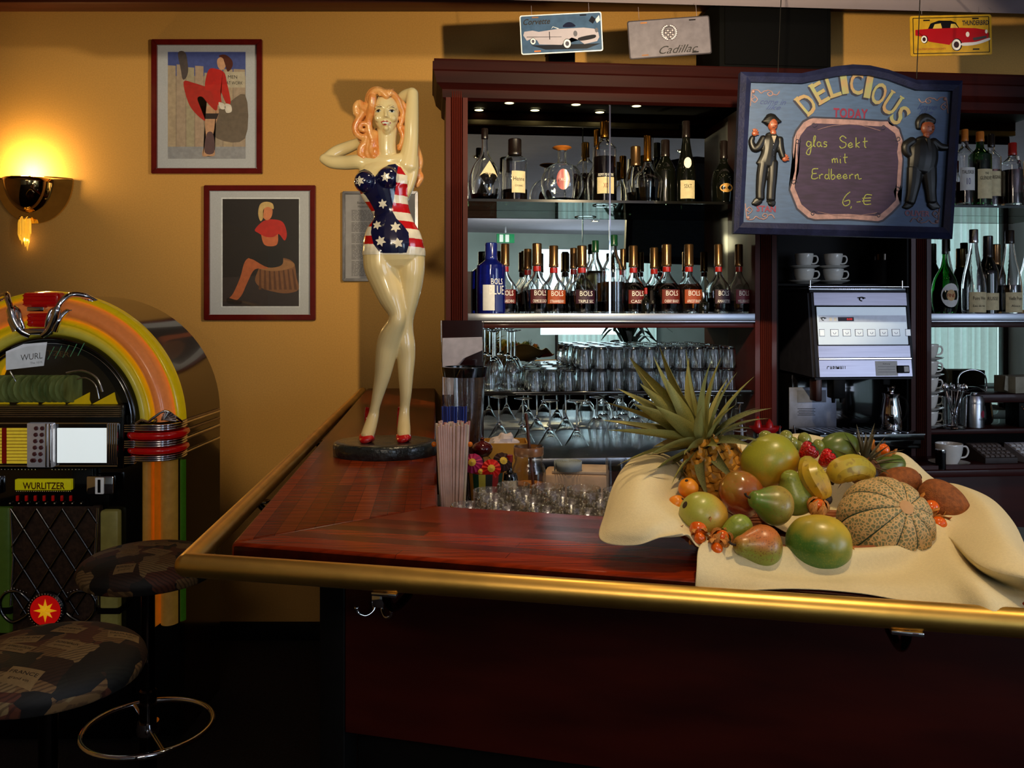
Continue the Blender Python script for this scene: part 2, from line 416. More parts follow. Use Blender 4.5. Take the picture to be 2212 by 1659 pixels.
# potted palm behind the camera, seen broken up in the mirror
t = thing('potted_palm', 'dark leafy potted plant reflected in the mirror', 'plant', (2.05, -1.0, 0))
latheo('pot', [(0, 0), (0.14, 0), (0.19, 0.34), (0.2, 0.36), (0.17, 0.36), (0.16, 0.3), (0, 0.3)], pm('pot', (60, 40, 30)), t)
tubeo('stem', [(0, 0, 0.28), (0.02, 0, 0.8), (0, 0.01, 1.35)], 0.02, pm('stem', (60, 50, 30)), t)
bm = bmesh.new()
for i in range(34):
    an = i*2.4; up_ = 1.0+0.5*R.random(); ln = 0.25+0.2*R.random()
    p = [Vector((0.0, 0, up_*0.9)), Vector((cos(an)*ln*0.5, sin(an)*ln*0.5, up_+0.12)), Vector((cos(an)*ln, sin(an)*ln, up_))]
    P = catmull(p, 4); tube(bm, P, [0.004+0.028*sin(pi*k/(len(P)-1)) for k in range(len(P))], 6, up=(0, 0, 1), r2=0.002)
finish('foliage', bm, pm('palm_green', (24, 44, 22), rough=0.4), t)['kind'] = 'stuff'
# ============================================================ back bar cabinet
AC = math.atan2(0.227, 2.362); P0 = Vector((-0.283, 3.25)); CA, SA = cos(AC), sin(AC)
def CB(x, y, v=0.0):
    k = (x-HX)/F
    u = (k*(P0.y+v*CA)-P0.x+v*SA)/(CA-k*SA)
    Y = P0.y+u*SA+v*CA
    return (u, v, ZC-(y-HY)/F*Y)
def CW(u, v, z=0.0): return Vector((P0.x+u*CA-v*SA, P0.y+u*SA+v*CA, z))
def U(x, v=0.0): return CB(x, HY, v)[0]
def Z(x, y, v=0.0): return CB(x, y, v)[2]
UE = 2.75
cab = thing('back_bar_cabinet', 'tall mahogany back bar cabinet with crown moulding and mirrored shelves', 'cabinet', (P0.x, P0.y, 0), (0, 0, AC))
def cbox(name, u0, u1, v0, v1, z0, z1, mat, parent=cab, bev=0.002):
    return boxo(name, ((u0+u1)/2, (v0+v1)/2, (z0+z1)/2), (u1-u0, v1-v0, z1-z0), mat, parent, bev)
ztop = Z(945, 140)
uL = U(963); uLi = U(1010); uR0 = U(1629); uR1 = U(1675); uN0 = U(1965); uN1 = U(2008)
# crown with a mitred profile, swept along the front and round the left end
prof = [(0.0, -0.135), (-0.012, -0.125), (-0.014, -0.095), (-0.035, -0.075), (-0.045, -0.035), (-0.05, -0.03), (-0.05, 0.0), (0.0, 0.0)]
bm = bmesh.new()
loops = []
path = [(uL, 0.34, (1, 0)), (uL, 0.0, (1, 1)), (UE, 0.0, (0, 1))]
for (u, v, (mx_, my_)) in path:
    loops.append([bm.verts.new((u+(o if mx_ else 0), v+(o if my_ else 0), ztop+z)) for o, z in prof])
for A, B in zip(loops[:-1], loops[1:]):
    for i in range(len(prof)-1): bm.faces.new((A[i], A[i+1], B[i+1], B[i]))
MAHOGC = pm('crown_mahogany_dimmed', (30, 6, 5), rough=0.5, scale=3, col2=(44, 11, 8), stretch=(0.5, 4, 6), spec=0.08)  # cabinet mahogany, colour darkened here to offset the close halogen lamp
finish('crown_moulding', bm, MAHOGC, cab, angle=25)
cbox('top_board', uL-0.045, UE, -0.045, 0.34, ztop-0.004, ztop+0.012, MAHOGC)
zt = ztop-0.10
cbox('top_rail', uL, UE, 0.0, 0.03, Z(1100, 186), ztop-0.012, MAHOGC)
for (x0, x1) in ((uLi, U(1558)), (uN1+0.01, UE)):
    cbox('valance_strip', x0, x1, 0.005, 0.03, Z(1100, 199), Z(1100, 186)-0.001, pm('valance', (176, 158, 132), rough=0.5))
def pilaster(u0, u1, z0, z1):
    wd = u1-u0; bm = bmesh.new()
    pts = [(u0, 0.32), (u0, -0.012), (u0+wd*0.22, -0.012)]
    nfl = 5
    for i in range(nfl):
        a0 = u0+wd*(0.26+0.48*i/nfl); a1 = u0+wd*(0.26+0.48*(i+1)/nfl)
        pts += [(a0, -0.004), (a0+(a1-a0)*0.12, -0.012), (a0+(a1-a0)*0.5, -0.0145), (a1-(a1-a0)*0.12, -0.012), (a1, -0.004)]
    pts += [(u0+wd*0.78, -0.012), (u1, -0.012), (u1, 0.32)]
    prism(bm, pts, z0, z1, 'xy')
    return finish('pilaster', bm, MAHOG, cab, angle=30)
for (a0, a1) in ((uL, uLi), (uR0, uR1), (uN0, uN1)): pilaster(a0, a1, 0.93, zt)
MIRR = pm('mirror', (182, 190, 178), rough=0.0, metal=1.0, var=0.01, scale=1)
zc0 = 1.015
zm = ztop-0.035
cbox('mirror', uLi, uR0, 0.30, 0.305, zc0, zm, MIRR, bev=0)
cbox('mirror', uN1, UE, 0.30, 0.305, zc0, zm, MIRR, bev=0)
cbox('back_panel', uL, UE, 0.306, 0.325, 0.1, ztop-0.005, BLACK)
cbox('niche_back', uR1, uN0, 0.295, 0.305, zc0, zm, BLACK)
cbox('niche_side', uR1, uR1+0.012, 0.0, 0.295, zc0, zt, BLACK); cbox('niche_side', uN0-0.012, uN0, 0.0, 0.295, zc0, zt, BLACK)
cbox('inner_top', uLi, UE, 0.031, 0.299, zm, zm+0.02, pm('dark_inside', (30, 12, 8), rough=0.6))
for i_, (x_, v_) in enumerate(((1050, 0.06), (1110, 0.20), (1185, 0.08), (1262, 0.20), (1345, 0.07), (1400, 0.20), (2090, 0.08), (2130, 0.19), (2190, 0.09))):
    d_ = copy_tree(dl, None, CW(U(x_, v_), v_, zm-0.0025)); d_.scale = (0.5, 0.5, 0.5); d_['label'] = 'small round spotlight under the cabinet top, mirrored behind the bottles'; d_['group'] = 'small spotlights under the cabinet top'
ALU = pm('aluminium_shelf', (160, 165, 175), rough=0.35, metal=0.9, var=0.08, scale=8, stretch=(0.6, 4, 4))
DGL = thin_glass('shelf_glass', (150, 175, 160), 1.5)
DEDGE = pm('dark_shelf_edge', (16, 16, 15), rough=0.15, coat=0.6)
zs1 = Z(1100, 430); zs2 = ZC+0.0
for (a0, a1, sh) in ((uLi, uR0, 0), (uN1, UE, 0)):
    o = cbox('glass_shelf', a0, a1, 0.012, 0.295, zs1-0.008, zs1, DGL, bev=0)
    cbox('shelf_edge', a0, a1, 0.006, 0.0119, zs1-0.009, zs1+0.001, DEDGE, o, bev=0)
    cbox('aluminium_shelf', a0, a1, -0.012, 0.295, zs2-0.028, zs2, ALU)
    cbox('shelf_bead', a0, a1, -0.014, 0.0, zs2-0.036, zs2-0.0285, STEEL)
    cbox('shelf_rail', a0, a1, -0.004, 0.29, zs2-0.056, zs2-0.0365, MAHOGH)
zs3 = Z(1100, 847)
cbox('dark_glass_shelf', U(1045), uR0, 0.0, 0.295, zs3-0.013, zs3, pm('smoked_shelf', (18, 18, 20), rough=0.08, coat=0.5))
# thin chrome uprights carrying the glass shelf
for x in (1318, 1800+200+560): 
    pass
cbox('upright_rod', U(1318)-0.003, U(1318)+0.003, 0.004, 0.0055, zs2, Z(1318, 199), CH, bev=0)
# work counter of the back bar
cbox('rear_worktop', uLi-0.02, uR1, -0.42, 0.299, zc0-0.03, zc0-0.001, STEEL)
cbox('front_panel', uL, UE, -0.30, -0.28, 0.0, zc0-0.07, MAHOGH)
cbox('rear_worktop', uR1, UE, -0.32, 0.299, 0.905, 0.93, MAHOGH)
cbox('niche_floor', uR1+0.012, uN0-0.012, -0.10, 0.295, zc0-0.04, zc0-0.001, GLOSSB)
zs4 = Z(2100, 926)
cbox('wood_shelf', uN1, UE, -0.01, 0.295, zs4-0.02, zs4, MAHOGH)
# lettering-free dark lintel board behind the sign and black boxes above the cabinet
t = thing('speaker_box', 'large black box standing on top of the cabinet behind the hanging sign', 'speaker', CW(U(1680), 0.17, ztop+0.013), (0, 0, AC))
boxo('cabinet_body', (0, 0, 0.15), (0.46, 0.30, 0.29), pm('speaker_black', (3, 3, 3), rough=0.8, spec=0.1), t, 0.006); boxo('grille', (0, -0.155, 0.15), (0.42, 0.008, 0.25), pm('speaker_cloth', (4, 4, 5), rough=0.9, scale=300, bump=0.5, spec=0.1), t, 0.003)
t = thing('storage_box', 'dark box on the cabinet top behind the blue car plate', 'box', CW(U(1232), 0.26, ztop+0.013), (0, 0, AC))
boxo('box_body', (0, 0, 0.06), (0.11, 0.10, 0.12), BLACK, t, 0.003); boxo('lid', (0, 0, 0.126), (0.115, 0.105, 0.01), BLACK, t, 0.002)

# ============================================================ bottles
BR = pm('bronze_cap', (128, 98, 66), rough=0.25, metal=0.9, var=0.1)
GOLDC = pm('gold_cap', (190, 130, 50), rough=0.2, metal=1.0, var=0.1)
SILV = pm('silver_cap', (200, 200, 205), rough=0.2, metal=1.0, var=0.05)
DARKC = pm('dark_cap', (22, 14, 12), rough=0.3, coat=0.3)
BLUEC = pm('blue_cap', (22, 34, 110), rough=0.2, coat=0.4)
GREENC = pm('green_cap', (14, 60, 36), rough=0.25, coat=0.4)
REDC = pm('red_cap', (150, 22, 16), rough=0.3, coat=0.3)
GOR = pm('orange_cap', (190, 110, 40), rough=0.35)
GRGL = glass_mat('green_glass', (60, 140, 70)); BLGL = pm('blue_glass', (14, 24, 110), rough=0.03, trans=0.35, var=0.05, coat=0.3)
DKGL = pm('dark_glass', (10, 12, 8), rough=0.05, var=0.1, coat=0.5)
LIQ = {}
def liquid(k):
    c = dict(red=(70, 10, 6), amber=(150, 70, 10), brown=(62, 24, 6), dark=(20, 8, 6), orange=(190, 84, 10), pale=(150, 130, 80), cognac=(110, 46, 8))[k]
    return pm('liquid_'+k, c, rough=0.06, trans=0.25 if k in ('dark',) else 0.5, var=0.05, coat=0.3, ior=1.36)
SH = {
 'bell': [(0.0, 0), (0.80, 0), (0.86, 0.01), (0.92, 0.12), (1.0, 0.30), (0.97, 0.36), (0.80, 0.42), (0.55, 0.48), (0.36, 0.54), (0.27, 0.60), (0.25, 0.64), (0.25, 0.97)],
 'wine': [(0.0, 0), (0.93, 0), (1.0, 0.015), (1.0, 0.50), (0.94, 0.56), (0.72, 0.64), (0.45, 0.72), (0.34, 0.78), (0.31, 0.97)],
 'whisky': [(0.0, 0), (0.94, 0), (1.0, 0.015), (1.0, 0.62), (0.90, 0.68), (0.60, 0.73), (0.38, 0.77), (0.33, 0.82), (0.33, 0.97)],
 'round': [(0.0, 0), (0.72, 0), (0.80, 0.01), (0.96, 0.14), (1.0, 0.26), (0.93, 0.38), (0.74, 0.49), (0.46, 0.58), (0.26, 0.66), (0.20, 0.76), (0.20, 0.97)],
 'decanter': [(0.0, 0), (0.62, 0), (0.70, 0.02), (0.94, 0.18), (1.0, 0.34), (0.92, 0.50), (0.66, 0.63), (0.34, 0.69), (0.21, 0.73), (0.21, 0.92)],
 'flute': [(0.0, 0), (0.90, 0), (0.95, 0.01), (1.0, 0.08), (1.0, 0.30), (0.85, 0.46), (0.58, 0.62), (0.40, 0.76), (0.34, 0.86), (0.34, 0.97)],
 'squat': [(0.0, 0), (0.80, 0), (0.90, 0.02), (1.0, 0.16), (1.0, 0.36), (0.86, 0.50), (0.52, 0.60), (0.34, 0.66), (0.30, 0.74), (0.30, 0.95)],
}
def rad_at(pr, z):
    for (r0, z0), (r1, z1) in zip(pr[:-1], pr[1:]):
        if z0 <= z <= z1 and z1 > z0: return r0+(r1-r0)*(z-z0)/(z1-z0)
    return pr[-1][0]
CREAM = pm('cream_paper', (205, 190, 150), rough=0.7, var=0.08, scale=60)
PAPW = pm('white_paper', (205, 205, 205), rough=0.7, var=0.04, scale=60)
INK = pm('ink_black', (16, 12, 12), rough=0.7)
INKR = pm('ink_red', (130, 20, 20), rough=0.7)
INKW = pm('ink_white', (235, 232, 225), rough=0.6)
def wrap(t, Rr, z, ang=0.0):
    def fn(a, b): 
        q = -pi/2+ang+a/Rr
        return (Rr*cos(q), Rr*sin(q), z+b)
    return fn
def paper_patch(name, parent, Rr, z, w_, h_, mat, ang=0.0, shape='rect'):
    fn = wrap(None, Rr, z, ang); n = 12
    if shape == 'rect':
        pts = [(-w_/2+w_*i/n, s*h_/2) for s in (-1, 1) for i in range(n+1)]
        return fobj(name, [fn(*p) for p in pts], [(i, i+1, n+2+i, n+1+i) for i in range(n)], mat, parent)
    if shape == 'oval': o = [(w_/2*cos(2*pi*i/20), h_/2*sin(2*pi*i/20)) for i in range(20)]
    else: o = [(0, h_/2), (w_/4, h_/4), (w_/2, 0), (w_/4, -h_/4), (0, -h_/2), (-w_/4, -h_/4), (-w_/2, 0), (-w_/4, h_/4)]
    n2 = len(o)
    return fobj(name, [fn(0, 0)]+[fn(*p) for p in o], [(0, 1+i, 1+(i+1) % n2) for i in range(n2)], mat, parent)
PROTO = {}
def bottle(x, topy, wpx, shape, label, baseZ, v, glass=None, cap=None, cap0=0.66, fill=None, liq=None, lab=None, group=None, facets=0, neckband=None, stopper=False, rotz=0.0, name='bottle', capr=1.12):
    uu, vv_, zt_ = CB(x, topy, v); Y = CW(uu, vv_).y
    H = zt_-baseZ; Rm = wpx/2*Y/F
    t = thing(name, label, 'bottle', CW(uu, v, baseZ+0.0005), (0, 0, rotz-math.atan2(x-HX, F)*-0.0), group)
    pr = SH[shape]; seg = facets or 24
    outer = catmull([(r*Rm, z*H) for r, z in pr], 3)
    g = glass or GLASS
    if g is DKGL or g is BLGL:
        latheo('glass_body', outer+[(0, pr[-1][1]*H)], g, t, seg)
    else:
        tk = min(0.0035, Rm*0.12)
        inner = [(max(r-tk, 0.0012), z) for r, z in outer if z > 0.012*1 and r > 0.0][::-1]
        inner = [p for p in inner if p[1] >= 0.006]+[(0.0, 0.006)]
        latheo('glass_body', outer+inner, g, t, seg, angle=30)
    if liq and g is not DKGL and g is not BLGL:
        tl = min(0.0035, Rm*0.12)+0.0006; top = fill*H
        lp = [(0, 0.0068)]+[(max(r-tl, 0.001), max(z, 0.0068)) for r, z in outer if z < top and r > 0.001]
        rt = rad_at([(r*Rm, z*H) for r, z in pr], top); lp += [(max(rt-tl, 0.001), top), (0, top)]
        latheo('liquid', lp, liquid(liq), t, seg)
    if cap:
        zc_ = cap0*H; rn = max(rad_at([(r*Rm, z*H) for r, z in pr], min(zc_+0.002, pr[-1][1]*H)), Rm*0.2)*capr
        if stopper:
            latheo('stopper', [(0, pr[-1][1]*H), (rn*0.9, pr[-1][1]*H), (rn*1.0, 0.93*H), (rn*1.7, 0.95*H), (rn*2.0, 0.97*H), (rn*1.7, 0.99*H), (rn*0.8, H), (0, H)], cap, t, 16)
        else:
            latheo('cap', [(rn*0.98, zc_), (rn, zc_+0.001), (rn, zc_+0.012), (rn*0.96, zc_+0.014), (rn*0.96, H-0.003), (rn*0.85, H), (0, H)], cap, t, 20)
    if neckband:
        zc_ = cap0*H; rn = rad_at([(r*Rm, z*H) for r, z in pr], zc_-0.012)*1.15
        latheo('neck_band', [(rn, zc_-0.022), (rn*1.02, zc_-0.02), (rn*1.0, zc_-0.002)], neckband, t, 20)
    if lab:
        # lab: (z0 fraction, height fraction, width in radii, material, shape, angle, [(text, dz, h, w, ink)...])
        for (zf, hf, wr, lm, ls, la, tx) in lab:
            Rl = max(rad_at([(r*Rm, z*H) for r, z in pr], q) for q in ((zf-hf/2)*H, zf*H, (zf+hf/2)*H))+0.0012
            if lm: L_ = paper_patch('paper_label', t, Rl, zf*H, wr*Rm, hf*H, lm, la, ls)
            for (s, dz, h_, w_, ink) in tx:
                text(s, wrap(None, Rl+0.0007, zf*H+dz*H, la), ink, (L_ if lm else t), 'label_lettering', h=h_*H, w=w_*Rm, res=2)
    return t
# --- upper glass shelf, left bay
zb = zs1
bottle(1047, 278, 68, 'round', 'clear flat-bellied cognac bottle with a cream diamond label, leftmost on the upper glass shelf', zb, 0.10, cap=DARKC, cap0=0.86, fill=0.10, liq='red',
       lab=[(0.33, 0.40, 1.25, CREAM, 'diamond', 0.35, [('GRAND', 0.02, 0.035, 0.6, INK), ('FINE', -0.04, 0.035, 0.5, INK)])])
bottle(1112, 301, 54, 'whisky', 'clear cognac bottle with black neck and cream paper label, second on the upper shelf', zb, 0.10, cap=DARKC, cap0=0.74, fill=0.14, liq='amber',
       lab=[(0.30, 0.34, 1.2, CREAM, 'rect', 0.35, [('Henne', 0.05, 0.07, 0.95, INK), ('COGNAC', -0.06, 0.03, 0.7, INK)])])
t_ = bottle(1214, 316, 92, 'decanter', 'wide crystal decanter with a dark round medallion and stopper', zb, 0.10, cap=GOR, cap0=0.9, stopper=True, facets=14,
       lab=[(0.36, 0.36, 0.62, REDC, 'oval', 0.0, [('XO', 0, 0.05, 0.25, INKW)])])
bottle(1288, 281, 40, 'bell', 'clear slim bottle with a gold neck standing behind the cognac with the white label', zb, 0.17, cap=GOLDC, cap0=0.74)
bottle(1306, 263, 52, 'whisky', 'tall red liquor bottle with a cork top and a white label', zb, 0.09, cap=GOLDC, cap0=0.80, fill=0.56, liq='red', rotz=0,
       lab=[(0.20, 0.20, 1.5, CREAM, 'rect', 0.0, [('REMY MARTIN', 0.13, 0.035, 1.3, INKW), ('XO', 0.0, 0.06, 0.4, INKR)])])
bottle(1373, 317, 44, 'decanter', 'small clear liqueur bottle with a bronze neck left of the orange-capped one', zb, 0.12, cap=BR, cap0=0.66, fill=0.2, liq='red')
bottle(1399, 294, 62, 'bell', 'clear bell-shaped bottle with long gold neck and orange cap', zb, 0.08, cap=GOLDC, cap0=0.62, fill=0.22, liq='dark')
bottle(1437, 303, 44, 'wine', 'slim black wine bottle between the bell-shaped bottle and the tall sparkling wine', zb, 0.13, glass=DKGL, cap=DARKC, cap0=0.74)
bottle(1482, 262, 42, 'flute', 'tallest dark sparkling wine bottle with a round crest and a cream label', zb, 0.08, glass=DKGL, cap=DARKC, cap0=0.80,
       lab=[(0.48, 0.13, 0.8, INKW, 'oval', 0.0, []), (0.48, 0.11, 0.68, INK, 'oval', 0.0, []), (0.16, 0.22, 1.6, CREAM, 'rect', 0.0, [('SEKT', 0.04, 0.05, 0.8, INK)])])
bottle(1563, 305, 52, 'squat', 'dark squat liqueur bottle with an oval yellow label, rightmost on the upper shelf', zb, 0.09, glass=DKGL, cap=DARKC, cap0=0.72,
       lab=[(0.24, 0.14, 1.1, pm('yellow_label', (190, 140, 60), rough=0.6), 'oval', 0.0, [('BAILEYS', 0, 0.035, 0.8, INK)])])
# --- aluminium shelf, left bay
zb = zs2; G2 = 'bell-shaped liqueur bottles on the aluminium shelf'
def bols(x, top, wp, word, col, liq, fill, lab, v=0.09, cap=BR, la=0.25):
    return bottle(x, top, wp, 'bell', lab, zb, v, cap=cap, capr=1.42, cap0=0.68, fill=fill, liq=liq, neckband=REDC, group=G2,
        lab=[(0.24, 0.20, 1.5, pm('label_'+col, dict(red=(92, 14, 10), orange=(150, 60, 14), purple=(46, 12, 32), wine=(70, 10, 20), rust=(104, 28, 12), pink=(112, 44, 60), black=(20, 10, 12))[col], rough=0.5), 'rect', la,
              [('BOLS', 0.05, 0.075, 0.95, INKW), (word, -0.065, 0.045, 1.15, INKW)])])
bottle(1061, 525, 62, 'whisky', 'deep blue bottle with a blue cap and white label, leftmost on the aluminium shelf', zb, 0.06, glass=BLGL, cap=BLUEC, cap0=0.76,
       lab=[(0.22, 0.36, 0.85, PAPW, 'rect', -0.15, []), (0.22, 0.40, 0.62, pm('blue_label', (30, 46, 110), rough=0.5), 'rect', 0.62, []), (0.40, 0.1, 0.1, None, 'rect', 0.45, [('BOLS', 0.05, 0.085, 0.9, INKW), ('BLUE', -0.07, 0.13, 1.15, INKW)])])
bols(1091, 527, 54, 'MARASCHINO', 'red', 'dark', 0.34, 'liqueur bottle with a red label right beside the blue bottle', 0.10)
bols(1140, 538, 50, 'KIRSCH', 'black', 'brown', 0.3, 'liqueur bottle with a dark label, behind and left of the creme bottle', 0.20)
bols(1160, 526, 60, 'CREME DE CACAO', 'wine', 'dark', 0.33, 'liqueur bottle labelled creme de cacao, tallest cap of the left group', 0.09)
bols(1196, 531, 58, 'STRAWBERRY', 'orange', 'brown', 0.33, 'liqueur bottle with an orange-red label right of the creme bottle', 0.08)
bols(1239, 536, 46, 'ANIS', 'black', 'dark', 0.2, 'liqueur bottle half hidden behind the clear one with a dark label', 0.19)
bols(1257, 531, 62, 'TRIPLE SEC', 'purple', 'dark', 0.26, 'clear liqueur bottle with a grey-purple label left of the green-capped bottle', 0.09)
bottle(1286, 520, 42, 'wine', 'clear bottle with a green cap half full of golden spirit', zb, 0.16, cap=GREENC, cap0=0.84, fill=0.58, liq='pale')
bottle(1325, 508, 52, 'wine', 'tall clear glass bottle with a dark green cap, near the chrome rod', zb, 0.07, cap=GREENC, cap0=0.86, fill=0.4, liq='amber')
bols(1346, 538, 40, 'MINT', 'black', 'dark', 0.4, 'narrow liqueur bottle just right of the tall clear bottle', 0.20)
bols(1368, 531, 56, 'CASSIS', 'red', 'dark', 0.45, 'liqueur bottle filled dark with a red label right of the tall clear bottle', 0.08)
bols(1413, 535, 52, 'COFFEE', 'black', 'dark', 0.42, 'liqueur bottle with dark filling, left neighbour of the cherry one', 0.15)
bols(1440, 528, 60, 'CHERRY BRANDY', 'rust', 'red', 0.43, 'liqueur bottle with a rust-red label left of the orange one', 0.08)
bols(1488, 528, 58, 'APRICOT BRANDY', 'orange', 'orange', 0.42, 'bright orange liqueur bottle on the aluminium shelf', 0.08)
bols(1552, 528, 52, 'AMARETTO', 'purple', 'dark', 0.22, 'nearly empty liqueur bottle with a dark label, second from the right pilaster', 0.08)
bols(1596, 528, 50, 'MELBRANDY', 'pink', 'dark', 0.18, 'nearly empty liqueur bottle with a pink label, beside the right pilaster', 0.08)
bottle(1395, 622, 22, 'squat', 'tiny dark miniature bottle between the cassis and coffee bottles', zb, 0.03, glass=DKGL, cap=REDC, cap0=0.75)
bottle(1519, 632, 24, 'squat', 'tiny dark miniature bottle right of the orange liqueur', zb, 0.04, glass=DKGL, cap=SILV, cap0=0.75)
# --- right bay, upper glass shelf
zb = Z(2100, 439, 0.02)
bottle(2084, 280, 40, 'whisky', 'whisky bottle with a pale label next to the hanging sign', zb, 0.08, cap=GOR, cap0=0.84, fill=0.3, liq='cognac',
       lab=[(0.33, 0.30, 1.7, PAPW, 'rect', -0.1, [('TALISKER', 0.09, 0.05, 1.3, INK), ('10', -0.03, 0.09, 0.4, BLUEC)])])
bottle(2117, 285, 46, 'whisky', 'green glass whisky bottle with a cream label', zb, 0.07, glass=GRGL, cap=GOR, cap0=0.86, fill=0.6, liq='dark',
       lab=[(0.27, 0.40, 1.6, CREAM, 'rect', 0.1, [('THE', 0.14, 0.035, 0.35, INK), ('GLENLIVET', 0.08, 0.05, 1.2, INK)])])
bottle(2141, 290, 40, 'whisky', 'clear whisky bottle with a tall cream label and dark cap', zb, 0.12, cap=DARKC, cap0=0.82, fill=0.5, liq='cognac',
       lab=[(0.30, 0.34, 1.7, CREAM, 'rect', 0.0, [('ORIGINAL', 0.09, 0.05, 1.2, INK)])])
bottle(2187, 309, 46, 'whisky', 'amber-red spirit bottle with a brown cap near the striped straw', zb, 0.08, cap=REDC, cap0=0.80, fill=0.56, liq='red')
# --- right bay, aluminium shelf
zb = zs2
bottle(2041, 517, 54, 'round', 'round brandy flask with a green neck and a big oval label', zb, 0.08, glass=GRGL, cap=DARKC, cap0=0.80, fill=0.3, liq='cognac',
       lab=[(0.24, 0.32, 1.5, PAPW, 'oval', 0.0, [('FINE', 0.0, 0.05, 0.6, INKR)]), (0.24, 0.15, 0.7, pm('gold_label', (190, 150, 90), rough=0.5), 'oval', 0.0, [])])
bottle(2103, 496, 48, 'flute', 'slender clear schnapps bottle with a cream label, left of the dark wine', zb, 0.08, cap=SILV, cap0=0.84, 
       lab=[(0.13, 0.24, 1.7, CREAM, 'rect', 0.0, [('Poire Wm', 0.05, 0.045, 1.1, INK), ('Eau de vie', -0.04, 0.03, 1.1, INK)])])
bottle(2134, 510, 42, 'wine', 'dark green wine bottle with a cream label in the right bay', zb, 0.10, glass=DKGL, cap=DARKC, cap0=0.72,
       lab=[(0.15, 0.22, 1.7, CREAM, 'rect', 0.0, [('RUSSE', 0.04, 0.045, 1.1, INK)])])
bottle(2150, 528, 38, 'wine', 'wine bottle with bronze neck foil behind the dark green one', zb, 0.18, glass=DKGL, cap=BR, cap0=0.70)
bottle(2181, 498, 48, 'flute', 'slender clear schnapps bottle with a cream label and black cap, right of the dark wine', zb, 0.08, cap=DARKC, cap0=0.84, fill=0.34, liq='dark',
       lab=[(0.13, 0.24, 1.7, CREAM, 'rect', 0.0, [('Vieille Prune', 0.05, 0.045, 1.2, INK), ('Alsace', -0.04, 0.03, 0.8, INK)])])
bottle(2224, 506, 46, 'flute', 'clear bottle cut by the right edge of the picture', zb, 0.08, cap=DARKC, cap0=0.84)
# striped straws leaning at the right edge
t = thing('cocktail_straw', 'red and white striped drinking straw leaning on the upper right shelf', 'straw', CW(U(2203, 0.05), 0.05, Z(2100, 439, 0.02)))
bm = bmesh.new(); tube(bm, [(0.03, 0, 0.002), (-0.01, 0, 0.20)], 0.006, 10); finish('straw_tube', bm, INKW, t)
for i in range(6):
    z = 0.02+i*0.03; tubeo('red_stripe', [(0.03-0.04*z/0.2, 0, z), (0.03-0.04*(z+0.014)/0.2, 0, z+0.014)], 0.0064, REDC, t)

# ============================================================ glasses on the dark shelf and the rear worktop
TUM = glass_mat('tumbler_glass', (250, 252, 252), rough=0.05)
def tumbler_mesh(name, r0, r1, h, tk=0.0018, seg=16, base=0.008):
    pr = [(0, 0), (r0*0.92, 0), (r0, 0.003), (r0+(r1-r0)*0.5, h*0.5), (r1, h-0.001), (r1-tk*0.5, h), (r1-tk, h-0.001), (r0+(r1-r0)*0.5-tk, h*0.5), (r0-tk, base+0.004), (r0*0.6, base), (0, base)]
    return lathe_data(pr, seg)
vv, ff = tumbler_mesh('t', 0.024, 0.031, 0.085)
proto = fobj('drinking_glass', vv, ff, TUM); proto.hide_render = False
tag(proto, 'clear straight drinking glass stacked in the rows on the dark shelf', 'glass', 'clear drinking glasses stacked on the dark shelf')
first = True
def put_glass(u, v, z, flip=False, lab=None):
    global first
    o = proto if first else link_copy(proto)
    first = False
    o.location = CW(u, v, z+(0.085 if flip else 0)); o.rotation_euler = (pi if flip else 0, 0, R.random()*3)
    o['label'] = 'clear straight drinking glass on the dark shelf, '+lab
u = U(1158); k = 0
while u < uR0-0.04:
    for j in range(4):
        v = 0.035+j*0.066
        put_glass(u+(0.01 if j % 2 else 0), v, zs3+0.0005, True, ('lower layer, front row', 'lower layer, second row', 'lower layer, third row', 'lower layer, row nearest the mirror')[j])
        if u > U(1245): put_glass(u+(0.01 if j % 2 else 0), v, zs3+0.0865, True, ('stacked upper layer, front row', 'stacked upper layer, second row', 'stacked upper layer, third row', 'stacked upper layer, row nearest the mirror')[j])
    u += 0.0645
# tall stem glasses upside down at the left of the shelf and on the worktop
def stem_glass(kind, h, rb):
    if kind == 'wine':  # standing upright
        pr = [(0, 0), (rb*0.85, 0.0), (rb*0.85, 0.002), (0.004, 0.008), (0.0035, h*0.45), (rb*0.5, h*0.5), (rb*0.95, h*0.62), (rb, h*0.75), (rb*0.8, h), (rb*0.8-0.0014, h), (rb-0.0016, h*0.75), (rb*0.93-0.001, h*0.625), (rb*0.48, h*0.515), (0, h*0.50)]
    elif kind == 'martini':
        pr = [(0, 0), (rb*0.75, 0.0), (rb*0.75, 0.002), (0.004, 0.008), (0.0035, h*0.55), (rb*0.3, h*0.68), (rb, h), (rb-0.0016, h), (rb*0.28, h*0.69), (0, h*0.585)]
    elif kind == 'flute':
        pr = [(0, 0), (rb*0.95, 0.0), (rb*0.95, 0.002), (0.004, 0.008), (0.0035, h*0.30), (rb*0.7, h*0.42), (rb, h*0.7), (rb*0.9, h), (rb*0.9-0.0014, h), (rb-0.0016, h*0.7), (rb*0.68-0.001, h*0.43), (0, h*0.34)]
    return lathe_data(catmull(pr, 1), 20)
def sg(kind, h, rb, x, z, v, flip, label, group=None, name='stem_glass'):
    vv, ff = stem_glass(kind, h, rb); o = fobj(name, vv, ff, TUM)
    o.location = CW(U(x, v), v, z+(h if flip else 0.0)+0.0006); o.rotation_euler = (pi if flip else 0, 0, 0)
    return tag(o, label, 'glass', group)
gw = 'wine glasses upside down at the left end of the dark shelf'
